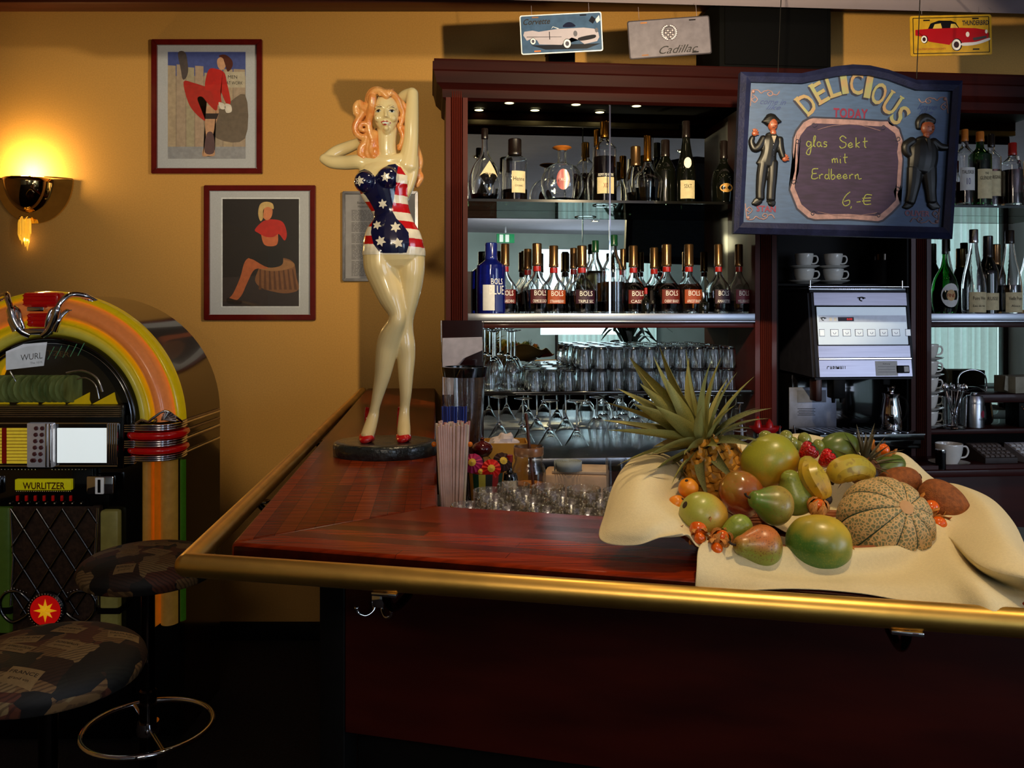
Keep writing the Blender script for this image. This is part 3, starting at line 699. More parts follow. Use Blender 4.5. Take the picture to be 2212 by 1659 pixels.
for i, (x, v) in enumerate(((1066, 0.05), (1104, 0.05), (1070, 0.15), (1112, 0.15))):
    sg('wine', 0.235, 0.033, x, zs3, v, True, ['wine glass standing upside down, leftmost on the dark shelf', 'wine glass standing upside down, second on the dark shelf', 'wine glass upside down behind the leftmost one', 'wine glass upside down behind the second one'][i], gw)
gm = 'cocktail glasses upside down on the rear steel worktop'
for i, (x, v) in enumerate(((1078, 0.02), (1130, -0.05), (1188, -0.14), (1246, -0.16), (1160, 0.15), (1222, 0.18))):
    sg('martini', 0.165, 0.045, x, zc0, v, True, 'cocktail glass upside down with its foot up, '+['leftmost behind the glass shaker', 'behind the cardboard box', 'in the middle of the steel worktop', 'nearest to the goblets', 'in the rear row behind the jar', 'in the rear row before the mirror'][i], gm)
gg = 'goblets upside down under the dark shelf'
for i in range(6):
    for j in range(2):
        o = sg('wine', 0.165, 0.036, 1290+i*42+j*14, zc0, -0.02+j*0.12, True, 'stemmed goblet upside down with its foot up in the rows under the dark shelf', gg)
for i in range(4):
    sg('flute', 0.15, 0.022, 1545+i*22, zc0, 0.16, True, 'narrow flute glass upside down under the right end of the dark shelf', 'flute glasses upside down under the dark shelf')
# ============================================================ bar counter
HCT = 0.345; ZT = ZC-HCT
def G(x, y, h=HCT):
    D = h*F/(y-HY); return Vector(((x-HX)/F*D, D))
A = G(500, 1172); B = G(1490, 1250); dF = (B-A).normalized(); nF = Vector((-dF.y, dF.x))
Rr = A+dF*2.3
Ci = G(945, 1092); Di = Ci+dF*2.0
Bl = G(788, 845); wb = Vector((Bl.x, WY-0.005)); wi = Vector((Bl.x+0.325, WY-0.005))
dS = (Bl-A).normalized()
wb = A+dS*((WY-0.004-A.y)/dS.y); wi = Ci+dS*((WY-0.004-Ci.y)/dS.y)
bar = thing('bar_counter', 'L-shaped polished mahogany bar counter with brass handrail', 'counter', (A.x, A.y, 0))
def rel(p): return (p[0]-A.x, p[1]-A.y)
def ctop(name, C1, c1, c2, ang):
    if name in MATS: return MATS[name]
    m = bpy.data.materials.new(name); m.use_nodes = True; nt = m.node_tree; N = nt.nodes; L = nt.links; b = N['Principled BSDF']
    tc = N.new('ShaderNodeTexCoord'); mp = N.new('ShaderNodeMapping'); mp.inputs['Rotation'].default_value = (0, 0, -ang)
    L.new(tc.outputs['Object'], mp.inputs[0])
    br = N.new('ShaderNodeTexBrick'); br.inputs['Scale'].default_value = 1.0; br.inputs['Mortar Size'].default_value = 0.0004
    br.inputs['Brick Width'].default_value = 0.42; br.inputs['Row Height'].default_value = 0.028; br.offset = 0.37
    br.inputs['Color1'].default_value = RGB(*c1); br.inputs['Color2'].default_value = RGB(*c2); br.inputs['Mortar'].default_value = RGB(60, 14, 6)
    br.inputs['Bias'].default_value = -0.1
    L.new(mp.outputs[0], br.inputs['Vector'])
    m2 = N.new('ShaderNodeMapping'); m2.inputs['Rotation'].default_value = (0, 0, -ang); m2.inputs['Scale'].default_value = (3, 60, 10); L.new(tc.outputs['Object'], m2.inputs[0])
    nz = N.new('ShaderNodeTexNoise'); nz.inputs['Scale'].default_value = 3; nz.inputs['Detail'].default_value = 6; L.new(m2.outputs[0], nz.inputs['Vector'])
    mx = N.new('ShaderNodeMix'); mx.data_type = 'RGBA'; mx.blend_type = 'MULTIPLY'; mx.inputs[0].default_value = 0.9
    cr = N.new('ShaderNodeValToRGB'); cr.color_ramp.elements[0].position = 0.3; cr.color_ramp.elements[0].color = (0.35, 0.35, 0.35, 1); cr.color_ramp.elements[1].position = 0.7
    L.new(nz.outputs[0], cr.inputs[0]); L.new(br.outputs[0], mx.inputs[6]); L.new(cr.outputs[0], mx.inputs[7]); L.new(mx.outputs[2], b.inputs['Base Color'])
    b.inputs['Roughness'].default_value = 0.26; b.inputs['Specular IOR Level'].default_value = 0.10
    MATS[name] = m; return m
angF = math.atan2(dF.y, dF.x); angS = math.atan2(dS.y, dS.x)
TF = ctop('counter_wood_front', 0, (150, 46, 12), (70, 17, 5), angF); TS = ctop('counter_wood_side', 0, (138, 52, 16), (98, 30, 10), angS)
THK = 0.042
def slab(name, pts, z0, z1, mat, bev=0.006):
    bm = bmesh.new(); vsn = prism(bm, [rel(p) for p in pts], z0, z1, 'xy')
    bmesh.ops.dissolve_limit(bm, angle_limit=0.01, verts=bm.verts, edges=bm.edges)
    if bev: bmesh.ops.bevel(bm, geom=[e for e in bm.edges], offset=bev, segments=3, affect='EDGES', profile=0.5)
    return finish(name, bm, mat, bar, angle=30)
slab('front_worktop', [A, Rr, Di, Ci], ZT-THK, ZT, TF)
slab('side_worktop', [A+dS*0.0, Ci, wi, wb], ZT-THK, ZT, TS)
# inner work surface behind the counter (lower), ends before the staff gangway
zi = 1.045
slab('inner_shelf', [Ci, Ci+dF*1.9, Ci+dF*1.9+nF*0.60, Ci+dS*0.62], zi-0.025, zi, STEEL, bev=0.002)
# inner edge board between the lower shelf and the worktop
def wallstrip(name, p, q, th, z0, z1, mat, bev=0.002):
    d = (q-p).normalized(); n = Vector((-d.y, d.x))*th
    return slab(name, [p, q, q+n, p+n], z0, z1, mat, bev)
wallstrip('inner_board', Ci+dS*0.0+dF*-0.014, wi+dF*-0.014, 0.012, 0.6, ZT-THK, MAHOG)
# front panels under the overhang
pf0 = A+dF*0.04+nF*0.30; pf1 = pf0+dF*2.2
def GG(x, D): return Vector(((x-HX)/F*D, D))
# left end of the panel seen at x=745
k = (745-HX)/F; p0 = A+nF*0.22; tpar = (k*p0.y-p0.x)/(dF.x-k*dF.y); pL = p0+dF*tpar
wallstrip('front_panel', pL, pL+dF*2.0, 0.02, 0.775, ZT-THK, MAHOGH)
wallstrip('plinth', pL+nF*0.05, pL+dF*2.0+nF*0.05, 0.02, 0.0, 0.775, BLACK)
k = (690-HX)/F; tpar2 = (k*p0.y-p0.x)/(dF.x-k*dF.y); pLL = p0+dF*tpar2
wallstrip('corner_post', pLL, pL-dF*0.001, 0.05, 0.0, ZT-THK, BLACK)
sd = pLL+dS*((WY-0.01-pLL.y)/dS.y)
wallstrip('side_panel', pLL+dF*0.012+dS*0.05, sd+dF*0.012, 0.012, 0.0, ZT-THK, pm('dark_mahogany', (46, 12, 8), rough=0.4))
# brass rail
hr = 0.357; rr_ = 0.0168; zr = ZC-hr
c0 = G(404, 1220, hr); e1 = G(2212, 1346, hr); dr = (e1-c0).normalized(); c1 = c0+dr*2.2
s1 = G(777, 851, hr); ds = (s1-c0).normalized(); s2 = c0+ds*((WY-0.01-c0.y)/ds.y)
def R3(p, z): return (p[0]-A.x, p[1]-A.y, z)
bmr = bmesh.new()
tube(bmr, [R3(c1, zr), R3(c0, zr)], rr_, 28, up=(0, 0, 1)); finish('brass_rail', bmr, BRASS, bar, angle=50)
bmr = bmesh.new(); tube(bmr, [R3(c0, zr), R3(s2, zr)], rr_, 28, up=(0, 0, 1)); ball(bmr, R3(c0, zr), rr_, 20, 14); finish('brass_rail', bmr, BRASS, bar, angle=50)
DCHR = pm('dark_bracket', (50, 40, 34), rough=0.15, metal=1.0)
def rail_bracket(p, q, lab=None):
    b = bmesh.new(); pts = [R3(p, zr-rr_+0.001), R3(p, zr-rr_-0.012), R3(p+(q-p)*0.35, zr-0.05), R3(q, zr-0.05)]
    tube(b, catmull(pts, 5), 0.006, 10); o = finish('rail_bracket', b, DCHR, bar)
    boxo('bracket_plate', R3(p, zr-rr_-0.002), (0.036, 0.022, 0.005), CH, o, 0.001, rot=(0, 0, angF))
    return o
for tt in (0.30, 0.95, 1.6):
    p = c0+dr*tt; k2 = p+Vector((-dr.y, dr.x))*(0.09); rail_bracket(p, k2)
for tt in (0.5, 1.3, 2.1): 
    p = c0+ds*tt; rail_bracket(p, p+Vector((ds.y, -ds.x))*0.09)
# double coat hook under the front edge
k = (822-HX)/F; th_ = (k*p0.y-p0.x)/(dF.x-k*dF.y); hk = p0+dF*th_-nF*0.007; hz_ = ZC-(1287-HY)/F*hk.y
t = thing('coat_hook', 'small chrome double coat hook under the counter edge', 'hook', (hk.x, hk.y, hz_), (0, 0, angF))
boxo('hook_plate', (0, 0, -0.008), (0.022, 0.012, 0.022), CH, t, 0.002)
for s in (-1, 1):
    tubeo('hook_arm', catmull([(s*0.006, 0, -0.012), (s*0.008, -0.004, -0.024), (s*0.018, -0.012, -0.031), (s*0.029, -0.018, -0.026), (s*0.032, -0.02, -0.018)], 5), 0.0026, CH, t)
    ballo('hook_tip', (s*0.032, -0.02, -0.017), 0.004, CH, t, 10, 8)

slab('bounce_mat', [Ci+dF*0.01+nF*0.006, Ci+dF*0.52+nF*0.006, Ci+dF*0.52+nF*0.30, Ci+dF*0.01+nF*0.30], zi, zi+0.0004, pm('bounce_mat_cream', (200, 170, 120), rough=0.7), bev=0)  # pale sheet added to bounce warm light up into the glasses
# ============================================================ tray of drinking glasses behind the counter
vv, ff = tumbler_mesh('g', 0.027, 0.0345, 0.093, 0.002, 20, 0.01)
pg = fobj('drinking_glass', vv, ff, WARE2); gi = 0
for j in range(4):
    for i in range(7-(1 if j == 0 else 0)):
        p = Ci+dF*(0.045+i*0.073+(0.03 if j % 2 else 0))+nF*(0.045+j*0.068)
        xx = HX+F*p.x/p.y
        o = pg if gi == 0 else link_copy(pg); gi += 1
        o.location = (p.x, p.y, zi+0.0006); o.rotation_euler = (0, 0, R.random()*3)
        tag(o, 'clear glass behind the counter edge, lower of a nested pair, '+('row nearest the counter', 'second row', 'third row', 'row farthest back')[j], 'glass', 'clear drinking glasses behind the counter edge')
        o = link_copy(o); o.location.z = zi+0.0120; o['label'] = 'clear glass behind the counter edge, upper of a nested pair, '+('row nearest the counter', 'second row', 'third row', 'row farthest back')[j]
# ============================================================ pin-up statue on the side worktop
SD = 2.10; ss = SD/F; SX = (832-HX)*ss
SKIN = pm('painted_skin', (236, 212, 150), rough=0.22, var=0.03, scale=14, coat=0.5)
def SP(px, py, d=0.0): return ((px-832)*ss, d, ZC-(py-HY)*ss-ZT)
def SL(rows): return [SP(r[0], r[1], r[4] if len(r) > 4 else 0.0)+(r[2]*ss, r[3]*ss) for r in rows]
def tf(px, py, r, d=0.0): return SP(px, py, d)+(r*ss, r*ss)
st = thing('pin_up_statue', 'glossy painted statue of a red-haired woman in a star-spangled swimsuit, on the side counter', 'statue', (SX, SD, ZT))
bm = bmesh.new()
limb(bm, SL([(838, 352, 40, 20), (836, 366, 53, 27), (832, 385, 58, 31), (832, 408, 54, 32), (838, 432, 45, 29), (845, 456, 38, 26), (848, 476, 43, 29), (848, 500, 57, 34), (849, 528, 64, 38), (850, 552, 62, 36)]), 28)
for (x, y, r) in ((793, 396, 23), (841, 388, 24)): ball(bm, SP(x, y, -0.024), (r*ss, r*ss*0.95, r*ss), 20, 14)
# clavicles, shoulders, neck
limb(bm, SL([(785, 352, 15, 14), (812, 350, 13, 13, -0.006), (845, 349, 14, 14, -0.008), (880, 345, 17, 15)]), 16)
limb(bm, SL([(838, 350, 25, 20, 0.006), (836, 325, 20, 18, 0.0), (836, 300, 20, 18, 0.0), (836, 280, 22, 20, 0.004)]), 18)
# arm on the left, bent behind the head
limb(bm, SL([(800, 357, 13, 13), (775, 350, 16, 15), (745, 350, 15.5, 14, 0.01), (715, 348, 14, 13, 0.015), (697, 340, 11.5, 11, 0.02)]), 16)
limb(bm, SL([(698, 341, 11, 11, 0.02), (718, 324, 14, 13, 0.035), (745, 309, 13.5, 12, 0.05), (775, 294, 10, 9, 0.06), (800, 280, 8, 7, 0.06)]), 16)
# raised arm on the right
limb(bm, SL([(878, 358, 24, 20), (884, 330, 19, 17), (888, 300, 16, 15), (889, 262, 15.5, 14.5), (890, 225, 14, 13, 0.005), (890, 200, 13, 12, 0.01)]), 16)
limb(bm, SL([(889, 199, 13, 12, 0.012), (872, 203, 14, 12, 0.025), (856, 213, 12, 10, 0.04), (840, 226, 8, 7, 0.05)]), 16)
limb(bm, SL([(888, 340, 16, 15, 0.004), (889, 372, 14, 15, 0.006), (883, 405, 10, 14, 0.004), (872, 432, 8, 12)]), 16)
# hands laid on the back of the hair, five fingers each
for (hx, hy, sgn) in ((808, 272, 1), (836, 232, -1)):
    ball(bm, SP(hx, hy, 0.062), (9*ss, 5*ss, 8*ss), 12, 8)
    for q in range(5):
        an = (-0.9+0.42*q)
        limb(bm, [SP(hx+sgn*6*cos(an), hy-6*sin(an), 0.063)+(2.4*ss, 2.4*ss), SP(hx+sgn*14*cos(an), hy-13*sin(an), 0.064)+(2.2*ss, 2.2*ss), SP(hx+sgn*(17+q % 3)*cos(an), hy-16*sin(an), 0.06)+(1.9*ss, 1.9*ss)], 8, 3)
# legs
limb(bm, SL([(822, 545, 38, 36), (823, 575, 37, 37), (832, 602, 35, 35), (847, 643, 29, 31, -0.006), (859, 676, 20, 24, -0.010), (858, 696, 19, 22, -0.012), (846, 722, 24, 24, -0.004), (838, 745, 25, 25, 0.002), (832, 775, 22, 23, 0.002), (826, 812, 17.5, 18), (817, 850, 13, 14), (810, 880, 10.5, 12), (806, 900, 12, 14, 0.0), (800, 925, 14, 15, -0.012), (796, 940, 14, 16, -0.022)]), 22)
limb(bm, SL([(884, 545, 33, 34, 0.012), (886, 585, 30, 34, 0.012), (883, 620, 27, 30, 0.012), (879, 655, 22, 26, 0.012), (874, 690, 18, 21, 0.012), (871, 720, 21, 22, 0.016), (872, 745, 23, 24, 0.018), (875, 775, 20, 21, 0.018), (875, 812, 16.5, 17, 0.014), (875, 850, 13, 14, 0.012), (873, 880, 11, 12, 0.012), (872, 905, 12.5, 14, 0.008), (873, 928, 14.5, 15, -0.004), (874, 941, 14, 15, -0.014)]), 22)
# head with face
ball(bm, SP(834, 239, 0.004), (29.5*ss, 32*ss, 37*ss), 24, 18)
limb(bm, SL([(835, 250, 27.5, 25, -0.006), (836, 267, 24, 22, -0.010), (838, 281, 15, 14, -0.016), (838, 285, 9, 10, -0.020)]), 20)
for (x, y, r, d) in ((820, 261, 8, -0.026), (852, 261, 7.5, -0.026), (838, 283, 6, -0.031)): ball(bm, SP(x, y, d), r*ss, 12, 8)
limb(bm, [SP(837, 240, -0.030)+(3.2*ss, 3*ss), SP(838, 250, -0.036)+(3.6*ss, 3.4*ss), SP(839, 258, -0.040)+(3.8*ss, 3.2*ss)], 10, 3)
for x in (834.5, 843.5): ball(bm, SP(x, 259.5, -0.035), 2.6*ss, 10, 8)
ball(bm, SP(837, 272, -0.030), (9*ss, 4*ss, 4.5*ss), 12, 8)
limb(bm, [SP(816, 238, -0.026)+(3*ss, 3*ss), SP(824, 236, -0.031)+(3.2*ss, 3*ss), SP(833, 239, -0.032)+(3*ss, 3*ss)], 8, 3)
limb(bm, [SP(843, 239, -0.032)+(3*ss, 3*ss), SP(850, 236, -0.030)+(3.2*ss, 3*ss), SP(857, 239, -0.024)+(3*ss, 3*ss)], 8, 3)
body = remesh('figure_body', bm, 0.0020, 3, SKIN, st)
# swimsuit: a skin lifted off the body
def ytop(x):
    P = [(760, 388), (767, 384), (779, 372), (791, 369), (803, 375), (815, 387), (827, 374), (843, 361), (856, 358), (868, 365), (878, 381), (900, 384)]
    for (a, b), (c, d) in zip(P[:-1], P[1:]):
        if a <= x <= c: return b+(d-b)*(x-a)/(c-a)
    return 386
def itp(P, y):
    if y <= P[0][0]: return P[0][1]
    for (a, b), (c, d) in zip(P[:-1], P[1:]):
        if a <= y <= c: return b+(d-b)*(y-a)/(c-a)
    return P[-1][1]
BLl = [(355, 755), (400, 766), (425, 793), (440, 803), (457, 812), (480, 807), (505, 805), (530, 812), (548, 826), (552, 850)]
BLr = [(355, 863), (400, 860), (425, 856), (457, 850), (475, 860), (490, 875), (505, 886), (530, 888), (548, 882), (552, 850)]
RB = [358, 379, 398, 424, 441, 460, 478, 494, 514, 532, 560]
NAVY = pm('navy_paint', (14, 16, 52), rough=0.12, coat=0.6); REDP = pm('red_paint', (190, 16, 18), rough=0.15, coat=0.6, var=0.05); WHP = pm('ivory_paint', (232, 222, 195), rough=0.2, coat=0.4)
src = body.data; b2 = bmesh.new(); b2.from_mesh(src)
def topx(co): return 832+co.x/ss, HY+(ZC-ZT-co.z)/ss
dele = []
for f in b2.faces:
    c = f.calc_center_median(); px, py = topx(c)
    ok = ytop(px)-4 < py < 556 and not (py < 428 and px > 881) and not (px < 765)
    if c.y > 0.0 and py < 384: ok = False
    if not ok: dele.append(f)
bmesh.ops.delete(b2, geom=dele, context='FACES')
bmesh.ops.subdivide_edges(b2, edges=b2.edges, cuts=1, use_grid_fill=True)
dele = []
for f in b2.faces:
    px, py = topx(f.calc_center_median())
    if not (ytop(px) < py < 552): dele.append(f)
bmesh.ops.delete(b2, geom=dele, context='FACES')
b2.normal_update()
for v in b2.verts: v.co += v.normal*0.0013
for f in b2.faces:
    c = f.calc_center_median(); px, py = topx(c)
    if c.y < 0.02 and itp(BLl, py) < px < itp(BLr, py) and py < 549: f.material_index = 0
    else:
        k = sum(1 for q in RB if q+ (px-850)*0.06 < py); f.material_index = 1 if k % 2 == 1 else 2
    f.smooth = True
me = bpy.data.meshes.new('swimsuit'); b2.to_mesh(me); b2.free()
for q in (NAVY, REDP, WHP): me.materials.append(q)
suit = bpy.data.objects.new('swimsuit', me); COL.objects.link(suit); suit.parent = st
suit['label'] = 'navy swimsuit with white stars and red-white striped sides'
# stars laid on the suit
from mathutils.bvhtree import BVHTree
bs = BVHTree.FromPolygons([v.co.copy() for v in me.vertices], [tuple(p.vertices) for p in me.polygons])
def onsurf(px, py, lift=0.0006, tree=None):
    p = Vector(SP(px, py)); r = (tree or bs).ray_cast(Vector((p.x, -0.3, p.z)), Vector((0, 1, 0)))
    return r[0]+r[1].normalized()*lift*(1 if r[1].y < 0 else -1) if r[0] is not None else p
for i, (x, y, r, n, a0) in enumerate(((784, 397, 11, 6, 0), (840, 389, 11, 6, 0.3), (831, 444, 10.5, 6, 0.1), (819, 489, 10.5, 6, 0.2), (859, 494, 12, 6, 0.1), (828, 524, 12, 6, 0.3), (865, 528, 11.5, 5, 0.2))):
    o = [onsurf(x, y)]
    for k in range(n*4):
        a = pi/2+a0+2*pi*k/(n*4); f_ = k % 4
        q = r*(1.0 if f_ == 0 else (0.5 if f_ == 2 else 0.70)); o.append(onsurf(x+q*cos(a), y-q*sin(a)))
    m_ = n*4
    fobj('star', o, [(0, 1+k, 1+(k+1) % m_) for k in range(m_)], WHP, suit)
# face paint
bb = BVHTree.FromPolygons([v.co.copy() for v in src.vertices], [tuple(p.vertices) for p in src.polygons])
def patch(name, pts, mat, lift=0.0005, parent=st):
    cx = sum(p[0] for p in pts)/len(pts); cy_ = sum(p[1] for p in pts)/len(pts)
    P = [onsurf(cx, cy_, lift, bb)]+[onsurf(a, b, lift, bb) for a, b in pts]; n = len(pts)
    return fobj(name, P, [(0, 1+k, 1+(k+1) % n) for k in range(n)], mat, parent)
EYEW = pm('eye_white', (215, 215, 200), rough=0.2); LIPR = pm('lip_red', (168, 50, 40), rough=0.2, coat=0.4); BROWN = pm('brow_brown', (60, 28, 14), rough=0.5)
for (x, sgn) in ((821.5, -1), (849.5, 1)):
    e = patch('eye', [(x-6, 247), (x-3, 243.8), (x+2, 243.2), (x+6, 246), (x+3, 248.8), (x-3, 249)], EYEW)
    patch('iris', [(x+0.3+2.6*cos(q*pi/4), 246.2+2.6*sin(q*pi/4)) for q in range(8)], pm('iris', (20, 30, 28), rough=0.1), 0.0009, e)
    patch('eyelid', [(x-7, 247.5), (x-3, 243), (x+2, 242), (x+7, 245.5), (x+2, 244), (x-3, 244.6)], BROWN, 0.0011, e)
    patch('eyebrow', [(x-9, 240+(1.5 if sgn < 0 else 0)), (x-4, 235.5), (x+3, 235), (x+9, 238.5+(1.5 if sgn > 0 else 0)), (x+3, 237), (x-4, 237.6)], BROWN)
lp = patch('lips', [(827, 269), (833, 267), (837, 268.2), (841, 267), (848, 270.5), (843, 276), (837, 278), (831, 275)], LIPR, 0.0009)
patch('teeth', [(830, 270.5), (837, 269.8), (845, 271.5), (841, 274), (834, 273.4)], EYEW, 0.0014, lp)
# hair: thick waves and curls fused into one mass
HAIR = pm('copper_hair', (226, 136, 62), rough=0.28, var=0.12, scale=40, col2=(240, 176, 100), coat=0.4, bump=0.3, bscale=220)
bm = bmesh.new()
for (x, y, rx, ry, d) in ((786, 248, 19, 24, 0.012), (790, 288, 22, 24, 0.010), (793, 322, 13, 18, 0.006), (866, 262, 9, 34, 0.016), (806, 222, 14, 16, 0.006)): ball(bm, SP(x, y, d), (rx*ss, 12*ss, ry*ss), 14, 10)
ball(bm, SP(834, 228, 0.022), (31*ss, 28*ss, 34*ss), 20, 14)
def wave(pts, r0, r1, d=0.0):
    P = [(p[0], p[1], (p[2] if len(p) > 2 else d)) for p in pts]; m_ = len(P)
    limb(bm, [SP(a, b, c)+((r0+(r1-r0)*i/(m_-1))*ss*(1.28 if a < 815 else 1.1),)*2 for i, (a, b, c) in enumerate(P)], 10, 4)
wave([(838, 214, -0.026), (826, 203, -0.026), (812, 203, -0.022), (801, 215, -0.018), (806, 228, -0.014), (800, 240, -0.010), (786, 236, -0.008), (778, 224, -0.006), (770, 232, -0.004), (772, 246, -0.004)], 6, 6.5)
wave([(836, 206, -0.02), (818, 197, -0.014), (804, 201, -0.008), (797, 215, -0.006), (797, 228, -0.004), (786, 228, 0), (774, 226, 0.002)], 7, 6)
wave([(808, 216, -0.024), (806, 234, -0.022), (801, 252, -0.014), (798, 268, -0.01), (800, 288, -0.008), (806, 306, -0.008), (803, 326, -0.010), (810, 340, -0.014)], 7, 6)
wave([(790, 236, -0.006), (782, 250, -0.004), (774, 262, -0.003), (768, 276, -0.003), (772, 290, -0.003), (784, 297, -0.004), (796, 292, -0.006), (800, 280, -0.01), (792, 270, -0.012), (782, 272, -0.014), (780, 281, -0.015), (788, 285, -0.016)], 7.5, 4)
wave([(796, 290, 0), (792, 308, -0.002), (782, 320, -0.004), (780, 334, -0.006), (787, 342, -0.008)], 9, 5)
wave([(800, 300, -0.004), (796, 322, -0.006), (795, 336, -0.008), (803, 343, -0.01), (812, 338, -0.012), (812, 328, -0.014)], 7, 4.5)
wave([(808, 290, 0.0), (812, 310, -0.004), (816, 326, -0.008), (818, 338, -0.01)], 8, 4)
wave([(838, 210, -0.024), (850, 206, -0.02), (860, 216, -0.014), (866, 232, -0.006), (870, 246, 0.0), (868, 262, 0.0), (864, 276, 0.002), (870, 290, 0.002), (868, 306, 0.004), (862, 320, 0.006)], 6, 5)
wave([(846, 206, -0.018), (856, 212, -0.012), (872, 226, 0.004), (876, 240, 0.006), (870, 254, 0.002), (862, 256, -0.002)], 6, 4)
wave([(862, 270, 0.006), (872, 280, 0.006), (876, 296, 0.008), (868, 310, 0.01), (860, 314, 0.008)], 7, 4)
for i in range(5): wave([(824+i*5.5, 212-abs(i-2)*0.8, -0.026), (822+i*6.5, 203, -0.026), (824+i*6.5, 197, -0.012)], 3.4, 3)
ball(bm, SP(900, 372, 0.03), (9*ss, 10*ss, 20*ss), 12, 8); wave([(872, 250, 0.03), (896, 320, 0.03), (903, 345, 0.03), (900, 365, 0.032), (906, 380, 0.03), (898, 396, 0.03)], 10, 6)
remesh('hair', bm, 0.0016, 1, HAIR, st)
# shoes
RSH = pm('red_shoe', (190, 14, 16), rough=0.1, coat=0.7, var=0.04)
zb_ = 0.032
for (x, y, d, hx, hd) in ((796, 953, -0.022, 786, 0.03), (874, 951, -0.014, 856, 0.04)):
    bm = bmesh.new()
    c = SP(x, 942, d)
    limb(bm, [(c[0]+0.0005, d-0.020, zb_+0.008, 0.015, 0.008), (c[0], d-0.004, zb_+0.011, 0.0195, 0.012), (c[0]+0.001, d+0.014, zb_+0.014, 0.017, 0.012)], 16, 4)
    remesh('shoe', bm, 0.0013, 1, RSH, st)
    hp = SP(hx, 892, 0.0)
    bm = bmesh.new()
    tube(bm, catmull([(c[0]-0.004, d+0.012, zb_+0.012), (hp[0]+0.003, hd*0.6, zb_+0.030), (hp[0]+0.002, hd, hp[2]-0.006), (hp[0]+0.004, hd-0.004, hp[2]+0.01)], 5), 0.0045, 10, r2=0.003)
    tube(bm, [(hp[0]+0.002, hd, hp[2]-0.004), (hp[0]+0.001, hd+0.004, zb_+0.001)], [0.006, 0.0028], 10)
    finish('stiletto_heel', bm, RSH, st)
# rough dark oval base
bm = bmesh.new()
n = 64; rings = []
for (rs, z) in ((0.985, 0.0), (1.0, 0.004), (1.0, 0.024), (0.985, 0.030), (0.93, 0.033), (0.6, 0.0325), (0.3, 0.032)):
    ring = []
    for i in range(n):
        a = 2*pi*i/n; rx, ry = 0.127, 0.105
        q = 1+0.02*noise.noise(Vector((cos(a)*3, sin(a)*3, z*60)))
        ring.append(bm.verts.new((rx*rs*cos(a)*q, ry*rs*sin(a)*q, z+(0.0012*noise.noise(Vector((cos(a)*9*rs, sin(a)*9*rs, 4))) if z > 0.028 else 0))))
    rings.append(ring)
for Aa, Bb in zip(rings[:-1], rings[1:]):
    for i in range(n): bm.faces.new((Aa[i], Aa[(i+1) % n], Bb[(i+1) % n], Bb[i]))
bm.faces.new(rings[0][::-1]); bm.faces.new(rings[-1])
finish('base', bm, pm('stone_base', (34, 40, 40), rough=0.3, var=0.4, scale=70, bump=1.0, coat=0.3, bscale=110), st, angle=50)
# ============================================================ jukebox
JD = 3.0; js = JD/F; JX = (108-HX)*js
def J(px, py, d=0.0): return ((px-108)*js, d, ZC-(py-HY)*js)
jb = thing('jukebox', 'round-topped jukebox with glowing yellow and orange arches and chrome trim', 'jukebox', (JX, JD, 0))
JY = pm('jukebox_yellow', (225, 190, 20), rough=0.15, coat=0.5, emis=(220, 180, 10), estr=0.22, var=0.06)
JP = pm('jukebox_pale_yellow', (205, 195, 90), rough=0.2, coat=0.5, emis=(200, 180, 50), estr=0.16, var=0.05)
JO = pm('jukebox_orange', (222, 140, 82), rough=0.25, coat=0.4, emis=(230, 120, 50), estr=0.24, var=0.06, scale=60)
JRd = pm('jukebox_red', (176, 10, 10), rough=0.12, coat=0.6, emis=(170, 6, 6), estr=0.16)
JG = pm('jukebox_green', (84, 110, 44), rough=0.35, emis=(70, 100, 20), estr=0.07, coat=0.3)
JT = pm('jukebox_tan', (190, 150, 80), rough=0.3, emis=(220, 150, 50), estr=0.07, coat=0.3)
JT2 = pm('jukebox_khaki', (150, 145, 90), rough=0.4, emis=(150, 140, 60), estr=0.06)
JBODY = pm('jukebox_body', (44, 22, 14), rough=0.15, coat=0.6, var=0.2, scale=4)
ACY = 915; ZA = ZC-(ACY-HY)*js
def arch_ring(name, r0, r1, mat, d0, bulge, seg=56, legs_to=None, a0=0.0, a1=pi, parent=jb):
    """half ring with a rounded front between radii r0,r1 (pixels)"""
    bm = bmesh.new(); rows = []; m_ = 7
    secs = []
    for k in range(m_+1):
        t_ = k/m_; r = (r0+(r1-r0)*t_)*js; secs.append((r, d0-bulge*sin(pi*t_)**0.7 if bulge else d0))
    secs = [(r1*js, d0+0.03)]+secs[::-1]+[(r0*js, d0+0.03)]
    for i in range(seg+1):
        a = a0+(a1-a0)*i/seg
        rows.append([bm.verts.new((r*cos(a), y, ZA+r*sin(a))) for r, y in secs])
    if legs_to and a0 == 0.0:
        z1 = ZC-(legs_to-HY)*js
        rows = [[bm.verts.new((r, y, z1)) for r, y in secs]]+rows+[[bm.verts.new((-r, y, z1)) for r, y in secs]]
    for Aa, Bb in zip(rows[:-1], rows[1:]):
        for k in range(len(secs)-1): bm.faces.new((Aa[k], Bb[k], Bb[k+1], Aa[k+1]))
    return finish(name, bm, mat, parent, angle=50)
